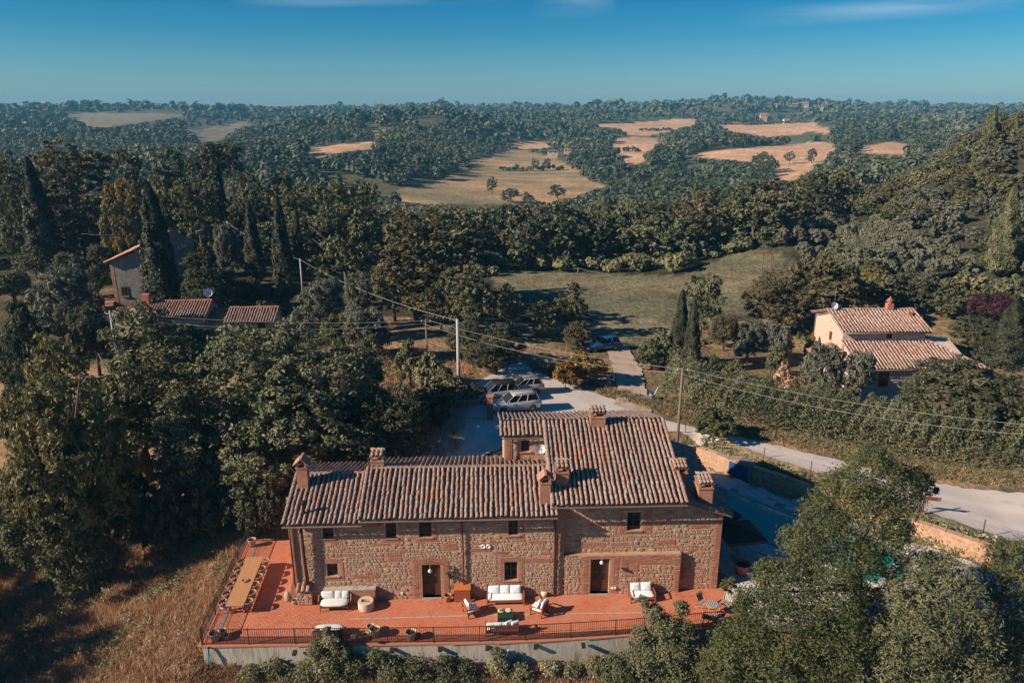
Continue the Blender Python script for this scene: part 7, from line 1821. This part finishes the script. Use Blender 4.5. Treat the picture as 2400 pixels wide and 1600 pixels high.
# --- olive grove: rows of single trees
cnt = 0
gp = [(1818, 545), (1900, 520), (2060, 560), (2260, 600), (2290, 690), (2150, 690), (1990, 640), (1830, 575)]
gv = [(1815, 548), (1850, 512), (1960, 510), (2100, 530), (2260, 585), (2300, 660), (2180, 665), (2060, 655), (1960, 628), (1880, 598)]
for r in range(26):
    for c_ in range(40):
        Yj = 96 + r * 4.3 + c_ * .55 + random.uniform(-.3, .3); X = 26 + c_ * 2.9 + r * .5 + random.uniform(-.25, .25)
        z = tz(X, Yj); px, py = proj(np.array([X]), np.array([Yj]), np.array([z + 1.5]))
        if inpoly(px, py, gv)[0] and cnt < 170 and not any((X - u[0]) ** 2 + (Yj - u[1]) ** 2 < (u[2] * .8) ** 2 for u in USED[:140]):
            put('olivelow', X, Yj, z, random.uniform(2.5, 3.2), random.uniform(2.5, 3.1), f"small silvery olive tree in the {'front' if r < 4 else ('middle' if r < 9 else 'back')} rows of the hillside grove, {'left' if px[0] < 1960 else ('centre' if px[0] < 2130 else 'right')} part", L_GROVE, 'tree', None, 'olive grove rows'); cnt += 1
# --- woods: nearest trees single, the rest as masses
grove = len(USED)
UA = np.array(USED)
def wood_points(y0, y1, sp, seed):
    g_ = np.random.default_rng(seed); out = []; Y = y0
    while Y < y1:
        s = sp * (1 + max(0, Y - 330) / 900); x = -.80 * Y + g_.uniform(0, s)
        n = int(1.62 * Y / s); xs = -.80 * Y + (np.arange(n) + g_.uniform(-.4, .4, n)) * s; ys = Y + g_.uniform(-.45, .45, n) * s
        out.append(np.column_stack([xs, ys])); Y += s * .9
    return np.concatenate(out)
W = wood_points(92, 330, 8.4, 5)
Zw = terrain(W[:, 0], W[:, 1]); zw = zone_of(W[:, 0], W[:, 1], Zw); a_ = W[:, 0] / W[:, 1]
px, py = proj(W[:, 0], W[:, 1], Zw)
ok = (zw == 0) & ~inpoly(px, py, gv)
d2 = ((W[:, None] - UA[None, :, :2]) ** 2).sum(-1); ok &= (d2 > np.minimum(30, (UA[None, :, 2] * .9) ** 2)).all(1)
for hx_, hy_, hr in ((-47, 99, 11), (-38, 84, 8), (-30, 84, 6), (39, 75, 10), (-52, 88, 7)): ok &= (W[:, 0] - hx_) ** 2 + (W[:, 1] - hy_) ** 2 > hr * hr
n1 = np.sin(W[:, 0] * .11 + 2) * np.sin(W[:, 1] * .13)
ok &= ~((W[:, 0] < -12) & (W[:, 1] < 121) & (px > -200))
ok &= ~((a_ > .2) & (W[:, 1] < 104) & (a_ < .42))
ok &= ~((px > 1060) & (px < 1660) & (W[:, 1] < 127))
ok &= ~inpoly(px, py, [(1130, 634), (1600, 640), (1720, 570), (1900, 590), (1960, 660), (1700, 760), (1500, 860), (1380, 820), (1360, 700), (1180, 700)])
W, Zw, a_ = W[ok], Zw[ok], a_[ok]
hill = a_ > .44
hgt = np.where(hill, rng.uniform(2.6, 5.0, len(W)), rng.uniform(7.5, 11.5, len(W))); wid = np.where(hill, rng.uniform(5, 8, len(W)), rng.uniform(8.5, 12, len(W)))
def open_view(P, Z, H, lo):
    """Trees in front of an open field stay low (or are left out) where the photo shows the field."""
    H = H.copy(); keep = np.ones(len(P), bool)
    for nm, y0, y1, poly in FIELDS[:-1]:
        c = np.array(poly).mean(0); q = (np.array(poly) - c) * .94 + c
        def crosses(H): return np.any([inpoly(*proj(P[:, 0], P[:, 1], Z + H * f), q) for f in (.2, .4, .6, .8, .95)], 0) & (P[:, 1] < y1)
        for _ in range(8): H = np.where(crosses(H), H * .82, H)
        keep &= ~(crosses(H) & (P[:, 1] > 150)) & (H > lo)
    return H, keep
hgt, ok = open_view(W, Zw, hgt, 2.2)
W, Zw, a_, hill, hgt, wid = W[ok], Zw[ok], a_[ok], hill[ok], hgt[ok], np.minimum(wid[ok], hgt[ok] * 1.5)
order = np.argsort(W[:, 1]); single = order[:290]; rest = order[290:]
TONE = {'oak_leaves': 'olive-green', 'far_wood_leaves': 'mid green', 'dark_leaves': 'dark green', 'rusty_leaves': 'brownish', 'hedge_leaves': 'grey-green', 'olive_leaves': 'silvery', 'weed_leaves': 'pale green'}
def where(px_, cuts, names):
    for c, n_ in zip(cuts, names):
        if px_ < c: return n_
    return names[-1]
wpx, wpy = proj(W[:, 0], W[:, 1], Zw)
for i in single:
    X, Y = W[i]; hl2 = hill[i]
    if hl2: k, m, lab, gr = ('shrublow' if random.random() < .55 else 'low1'), random.choice([L_OLIVE, L_HEDGE, L_OAK, L_HEDGE, L_RUST]), 'bushy tree on the wooded hillside at right', 'trees on the right hillside'
    else:
        k, m = f'low{random.randrange(4)}', random.choice([L_OAK, L_OAK, L_FAR, L_DARK, L_RUST, L_HEDGE])
        lab, gr = ('tree in the wood behind the left farmhouse', 'trees of the left wood') if X < -25 else (('tree in the dense wood beyond the meadow', 'trees of the wood beyond the meadow') if a_[i] < .28 else ('tree in the wood below the right hillside', 'trees of the right wood'))
    rank = 'front' if Y < 138 else ('middle' if Y < 165 else 'back'); sz = 'tall' if hgt[i] > (5 if hl2 else 9.8) else 'lower'
    if gr == 'trees on the right hillside': lab = f"{sz} {TONE[m.name]} tree on the right hillside, {'lower' if wpy[i] > 560 else ('middle' if wpy[i] > 430 else 'upper')} slope {where(wpx[i], (2080, 2240), ('on the left', 'in the middle', 'near the edge'))}"
    elif gr == 'trees of the left wood': lab = f"{sz} {TONE[m.name]} tree in the {rank} of the wood {where(wpx[i], (150, 420, 700, 900), ('at the far left', 'behind the gabled farmhouse', 'behind the cypress row', 'behind the grey cedar', 'left of the meadow'))}"
    elif gr == 'trees of the right wood': lab = f"{sz} {TONE[m.name]} tree in the {rank} of the wood left of the olive grove"
    else: lab = f"{sz} {TONE[m.name]} tree in the {rank} of the wood {where(wpx[i], (1250, 1480), ('beyond the left of the meadow', 'beyond the middle of the meadow', 'beyond the right of the meadow'))}"
    put(k, X, Y, Zw[i], hgt[i], wid[i], lab, m, 'tree', None, gr)
HS = wood_points(95, 215, 5.6, 15); a2 = HS[:, 0] / HS[:, 1]; zs_ = terrain(HS[:, 0], HS[:, 1]); p2x, p2y = proj(HS[:, 0], HS[:, 1], zs_)
k_ = (a2 > .40) & (a2 < .74) & ~inpoly(p2x, p2y, gv) & (p2y < 760) & (p2y > 200); HS, zs_ = HS[k_], zs_[k_]
k_ = (((HS[:, None] - W[None, single]) ** 2).sum(-1) > 9).all(1) & (((HS[:, None] - UA[None, :, :2]) ** 2).sum(-1) > 9).all(1); HS, zs_ = HS[k_][:230], zs_[k_][:230]
for (X, Y), z in zip(HS, zs_):
    m = random.choice([L_OLIVE, L_OLIVE, L_HEDGE, L_OAK, L_WEED, L_RUST]); q = proj(np.array([X]), np.array([Y]), np.array([z])); h_ = random.uniform(1.6, 4.2)
    put('shrublow', X, Y, z, h_, random.uniform(3.4, 6), f"{'tall' if h_ > 3 else 'low'} {TONE[m.name]} shrub in scrub at the {'foot' if q[1][0] > 580 else ('middle' if q[1][0] > 420 else 'top')} of the right hillside, {where(q[0][0], (2060, 2180, 2300), ('far left', 'left', 'middle', 'right'))}", m, 'shrub', None, 'scrub on the right hillside')
def mass(name, label, pts, zs, hs, ws, nq, nb, m, seed):
    """Many trees as one mass: every crown a cluster of leaf clumps on its own spot."""
    g_ = np.random.default_rng(seed); n = len(pts)
    base = np.column_stack([pts, zs]); k = nq
    b = g_.integers(0, nb, (n, k)); ang = g_.uniform(0, 6.28, (n, nb)); rad = g_.uniform(.15, .62, (n, nb)); bz = g_.uniform(.3, .72, (n, nb)); br = g_.uniform(.30, .5, (n, nb))
    bt = np.clip(g_.uniform(.15, .85, (n, 1)) + g_.normal(0, .1, (n, nb)), 0, 1)
    ii = np.arange(n)[:, None]
    d = g_.normal(0, 1, (n, k, 3)); d[..., 2] += .35; d /= np.linalg.norm(d, axis=2, keepdims=True)
    q = br[ii, b] * g_.uniform(.75, 1.08, (n, k))
    C = np.empty((n, k, 3))
    C[..., 0] = (np.cos(ang[ii, b]) * rad[ii, b] + d[..., 0] * q) * ws[:, None] / 2 + base[:, None, 0]
    C[..., 1] = (np.sin(ang[ii, b]) * rad[ii, b] + d[..., 1] * q) * ws[:, None] / 2 + base[:, None, 1]
    C[..., 2] = (bz[ii, b] + d[..., 2] * q * .62) * hs[:, None] + base[:, None, 2]
    size = np.repeat(ws * 2.1 / sqrt(nq), k)[:, None]
    V, tn = leaves(C.reshape(-1, 3), d.reshape(-1, 3), size * .66, g_, .8, .2, .3, bt[ii, b].reshape(-1), .1)
    o = npmesh(name, V, quads(V), m, False, tn); return stuff(o, label)
mass('woodland', 'mass of trees filling the valley beyond the near woods', W[rest], Zw[rest], hgt[rest], wid[rest], 260, 9, L_OAK, 61)
def cull(P, Zg, hs):
    """Drop trees wholly hidden behind nearer ground and woods."""
    a = P[:, 0] / P[:, 1]; el_ = (Zg + hs - CAM_H) / P[:, 1]; bins = np.round(a / .012).astype(int); keep = np.ones(len(P), bool)
    for b in np.unique(bins):
        idx = np.where(bins == b)[0]; idx = idx[np.argsort(P[idx, 1])]
        g0 = (Zg[idx] + 3 - CAM_H) / P[idx, 1]; mx = np.maximum.accumulate(np.concatenate([[-9], g0[:-1]])); keep[idx] = el_[idx] > mx - .001
    return keep
for nm, lab, y0, y1, sp, hh, ww, nq, nb, m, sd in [('woodland', 'woods on the middle distance slopes between the fields', 330, 760, 9.0, (7, 11), (8.5, 12.5), 110, 7, L_FAR, 62), ('woodland', 'woods covering the far hills', 760, 1450, 11.5, (8, 13), (12, 18), 52, 5, L_FAR, 63), ('woodland', 'woods on the skyline ridges', 1450, 2900, 15, (7, 19), (18, 32), 26, 4, L_FAR, 64)]:
    Pw = wood_points(y0, y1, sp, sd); Zg = terrain(Pw[:, 0], Pw[:, 1]); zz = zone_of(Pw[:, 0], Pw[:, 1], Zg)
    hs = np.random.default_rng(sd).uniform(*hh, len(Pw)); ws = np.random.default_rng(sd + 9).uniform(*ww, len(Pw))
    pt_ = np.sin(Pw[:, 0] * .013 + 2 * np.sin(Pw[:, 1] * .006)) * np.sin(Pw[:, 1] * .011 + Pw[:, 0] * .004); hs = hs * (1 + .38 * pt_); ws = ws * (1 + .2 * pt_)
    gap = np.sin(Pw[:, 0] * .031 + 2 * np.sin(Pw[:, 1] * .017)) * np.sin(Pw[:, 1] * .024 + 1.5 * np.sin(Pw[:, 0] * .013))
    k = (zz == 0) & (gap > -.72) & cull(Pw, Zg, hs)
    for fx, fy, wp, hp, Yf, *_ in FAR:
        X, Z = atY(fx, fy, Yf); k &= ~((abs(Pw[:, 0] - X) < wp * Yf / FPX * .9) & (Pw[:, 1] > Yf - 60) & (Pw[:, 1] < Yf + 25))
    Pw, Zg, hs, ws = Pw[k], Zg[k], hs[k], ws[k]
    hs, k = open_view(Pw, Zg, hs, 2.2)
    pt_ = np.sin(Pw[:, 0] * .019 + 3) * np.sin(Pw[:, 1] * .014 + 2 * np.sin(Pw[:, 0] * .006))
    for kk, mm, ll in ((k & (pt_ < .38), m, lab), (k & (pt_ >= .38), L_HEDGE, lab.replace('woods', 'paler thickets'))): mass(nm, ll, Pw[kk], Zg[kk], hs[kk], np.minimum(ws[kk], hs[kk] * 2), nq, nb, mm, sd)

UG = wood_points(124, 152, 3.4, 91); zu = terrain(UG[:, 0], UG[:, 1]); ux_, uy_ = proj(UG[:, 0], UG[:, 1], zu)
k_ = (ux_ > 1070) & (ux_ < 1780) & (zone_of(UG[:, 0], UG[:, 1], zu) == 0) & ~inpoly(ux_, uy_, gv); UG, zu = UG[k_], zu[k_]
mass('undergrowth', 'tangled undergrowth along the wood edge beyond the meadow', UG, zu, rng.uniform(1.6, 3.8, len(UG)), rng.uniform(3.5, 5.5, len(UG)), 110, 5, L_HEDGE, 92)
HR = []
for x0, y0, x1, y1, Ya, Yb in [(1695, 302, 1800, 299, 1120, 1140), (1800, 299, 1890, 297, 1140, 1170), (1745, 309, 1900, 307, 1060, 1080), (1700, 293, 1760, 296, 1210, 1190), (1180, 400, 1330, 403, 548, 540), (1500, 312, 1580, 304, 960, 1000), (1444, 352, 1500, 356, 640, 630), (940, 445, 1010, 428, 400, 470), (1080, 380, 1110, 400, 600, 520)]:
    n_ = int(abs(x1 - x0) * (Ya / FPX) / 4) + 2
    for i in range(n_): f = i / n_; Yq = Ya + (Yb - Ya) * f; X, Z = atY(x0 + (x1 - x0) * f, y0, Yq); HR.append((X, Yq))
HR = np.array(HR); mass('hedgerow', 'low hedgerows and banks crossing the far fields', HR, terrain(HR[:, 0], HR[:, 1]), rng.uniform(2.5, 4.5, len(HR)), rng.uniform(5, 8, len(HR)), 50, 4, L_FAR, 66)

# --- grass and weeds
def tufts(name, label, P, hs, nb, m, seed, wid_=.012, lean=.45):
    g_ = np.random.default_rng(seed); n = len(P); Z = terrain(P[:, 0], P[:, 1]) - .03
    B = np.repeat(np.column_stack([P, Z]), nb, 0); B[:, :2] += g_.normal(0, .09, (n * nb, 2)); h = np.repeat(hs, nb) * g_.uniform(.5, 1.2, n * nb)
    a = g_.uniform(0, 6.28, n * nb); dx = np.column_stack([np.cos(a), np.sin(a), np.zeros(n * nb)]); ln = g_.normal(0, lean, (n * nb, 2)) * h[:, None]
    w_ = (wid_ + .012 * h)[:, None]
    T = B.copy(); T[:, 2] += h; T[:, :2] += ln
    V = np.stack([B - dx * w_, B + dx * w_, T], 1).reshape(-1, 3); tone = np.repeat(np.repeat(np.clip(g_.normal(.55, .22, n), 0, 1), nb), 3)
    return stuff(npmesh(name, V, np.arange(len(V)).reshape(-1, 3), m, False, tone), label)
g_ = np.random.default_rng(77)
n = 26000; P = np.column_stack([g_.uniform(-46, -15, n), g_.uniform(30, 54, n)]); P = P[polydist(P[:, 0], P[:, 1], PLAT) > .25]
patch = np.sin(P[:, 0] * .6 + np.sin(P[:, 1] * .5) * 2) * np.sin(P[:, 1] * .55 + np.sin(P[:, 0] * .4))
P = P[g_.random(len(P)) < .55 + .45 * (patch > -.1)]
tufts('dry_grass', 'tall dry orange grass covering the slope left of the terrace', P, g_.uniform(.25, .75, len(P)), 7, L_GRASS, 78, .018)
n = 9000; P2 = np.column_stack([g_.uniform(-26, -4, n), g_.uniform(52, 76, n)]); P2 = P2[polydist(P2[:, 0], P2[:, 1], PLAT) > 2]
tufts('bank_grass', 'dry grass on the bank above the shaded driveway', P2, g_.uniform(.3, .7, len(P2)), 6, L_GRASS, 79, .022)
n = 16000; s_ = g_.random(n); i_ = (s_ * 59).astype(int); ve = smooth_line([pz(*p) for p in [(1250, 872), (1440, 938), (1540, 968), (1640, 1000), (1760, 1026), (1900, 1056), (2050, 1098), (2200, 1124), (2420, 1146)]], 60)
P3 = ve[i_] + (ve[np.minimum(i_ + 1, 59)] - ve[i_]) * g_.random((n, 1)) + np.column_stack([g_.uniform(-.1, 1.9, n), g_.uniform(.1, 2.2, n)])
tufts('verge_grass', 'dry and green grass on the verge between road and hedge', P3[::2], g_.uniform(.12, .38, n)[::2], 5, L_GRASS, 80, .02)
n = 7000; P4_ = np.column_stack([g_.uniform(-17, 14, n), g_.uniform(31.5, 34.0, n)]); P4_ = P4_[polydist(P4_[:, 0], P4_[:, 1], PLAT) > .3]
tufts('wall_foot_grass', 'dry grass and weeds under the concrete wall', P4_, g_.uniform(.2, .6, len(P4_)), 6, L_GRASS, 81, .014)
def weeds(name, label, P, rr, nq, size, m, seed):
    g_ = np.random.default_rng(seed); n = len(P); Z = terrain(P[:, 0], P[:, 1])
    d = g_.normal(0, 1, (n, nq, 3)); d[..., 2] = abs(d[..., 2]); d /= np.linalg.norm(d, axis=2, keepdims=True)
    C = np.column_stack([P, Z])[:, None] + d * (rr[:, None] * g_.uniform(.5, 1.05, (n, nq)))[..., None] * np.array([1, 1, 1.15])
    tone = np.repeat(g_.uniform(.1, .9, n), nq)
    V, tn = leaves(C.reshape(-1, 3), d.reshape(-1, 3), size, g_, 1.2, .6, .3, tone, .2)
    return stuff(npmesh(name, V, quads(V), m, False, tn), label)
n = 1500; P = np.column_stack([g_.uniform(-44, -18.2, n), g_.uniform(31, 52, n)]); patch = np.sin(P[:, 0] * .6 + np.sin(P[:, 1] * .5) * 2) * np.sin(P[:, 1] * .55 + np.sin(P[:, 0] * .4)); P = P[(patch < .3) & (g_.random(len(P)) < np.clip((-17.5 - P[:, 0]) / 7, .25, 1))]
weeds('weeds', 'grey-green weeds scattered over the dry slope', P, g_.uniform(.25, .8, len(P)), 60, .075, L_WEED, 82)
n = 260; P = np.column_stack([g_.uniform(-26, -6, n), g_.uniform(54, 74, n)]); P = P[polydist(P[:, 0], P[:, 1], PLAT) > 3]
weeds('bank_weeds', 'low weeds on the dry bank behind the farmhouse', P, g_.uniform(.3, .8, len(P)), 50, .12, L_WEED, 83)
weeds('verge_weeds', 'low green weeds on the verge below the hedge', P3[::9], np.random.default_rng(8).uniform(.12, .4, len(P3[::9])), 36, .06, L_WEED, 88)
n = 240; P = P4_[g_.integers(0, len(P4_), n)]
weeds('wall_foot_weeds', 'low weeds under the concrete wall', P, g_.uniform(.15, .45, len(P)), 46, .06, L_WEED, 84)
n = 160; P = np.column_stack([g_.uniform(20, 52, n), g_.uniform(60, 92, n)]); k = ((P[:, 0] - 39) ** 2 + (P[:, 1] - 75) ** 2 > 110); P = P[k]
weeds('garden_plants', 'low garden plants and bushes round the villa', P, g_.uniform(.3, .9, len(P)), 50, .14, L_HEDGE, 85)

# ------------------------------------------------------------------ air
b = MB(); b.bx(-6200, 6200, -120, 3900, -40, 96)
hz = bpy.data.materials.new('haze_air'); hz.use_nodes = True; n = hz.node_tree.nodes; n.remove(n['Principled BSDF'])
pv_ = n.new('ShaderNodeVolumePrincipled'); pv_.inputs['Color'].default_value = (.16, .56, .84, 1); pv_.inputs['Density'].default_value = .00019; pv_.inputs['Anisotropy'].default_value = 0
hz.node_tree.links.new(pv_.outputs[0], n['Material Output'].inputs['Volume'])
stuff(b.build('haze', hz), 'thin bluish air over the far hills')
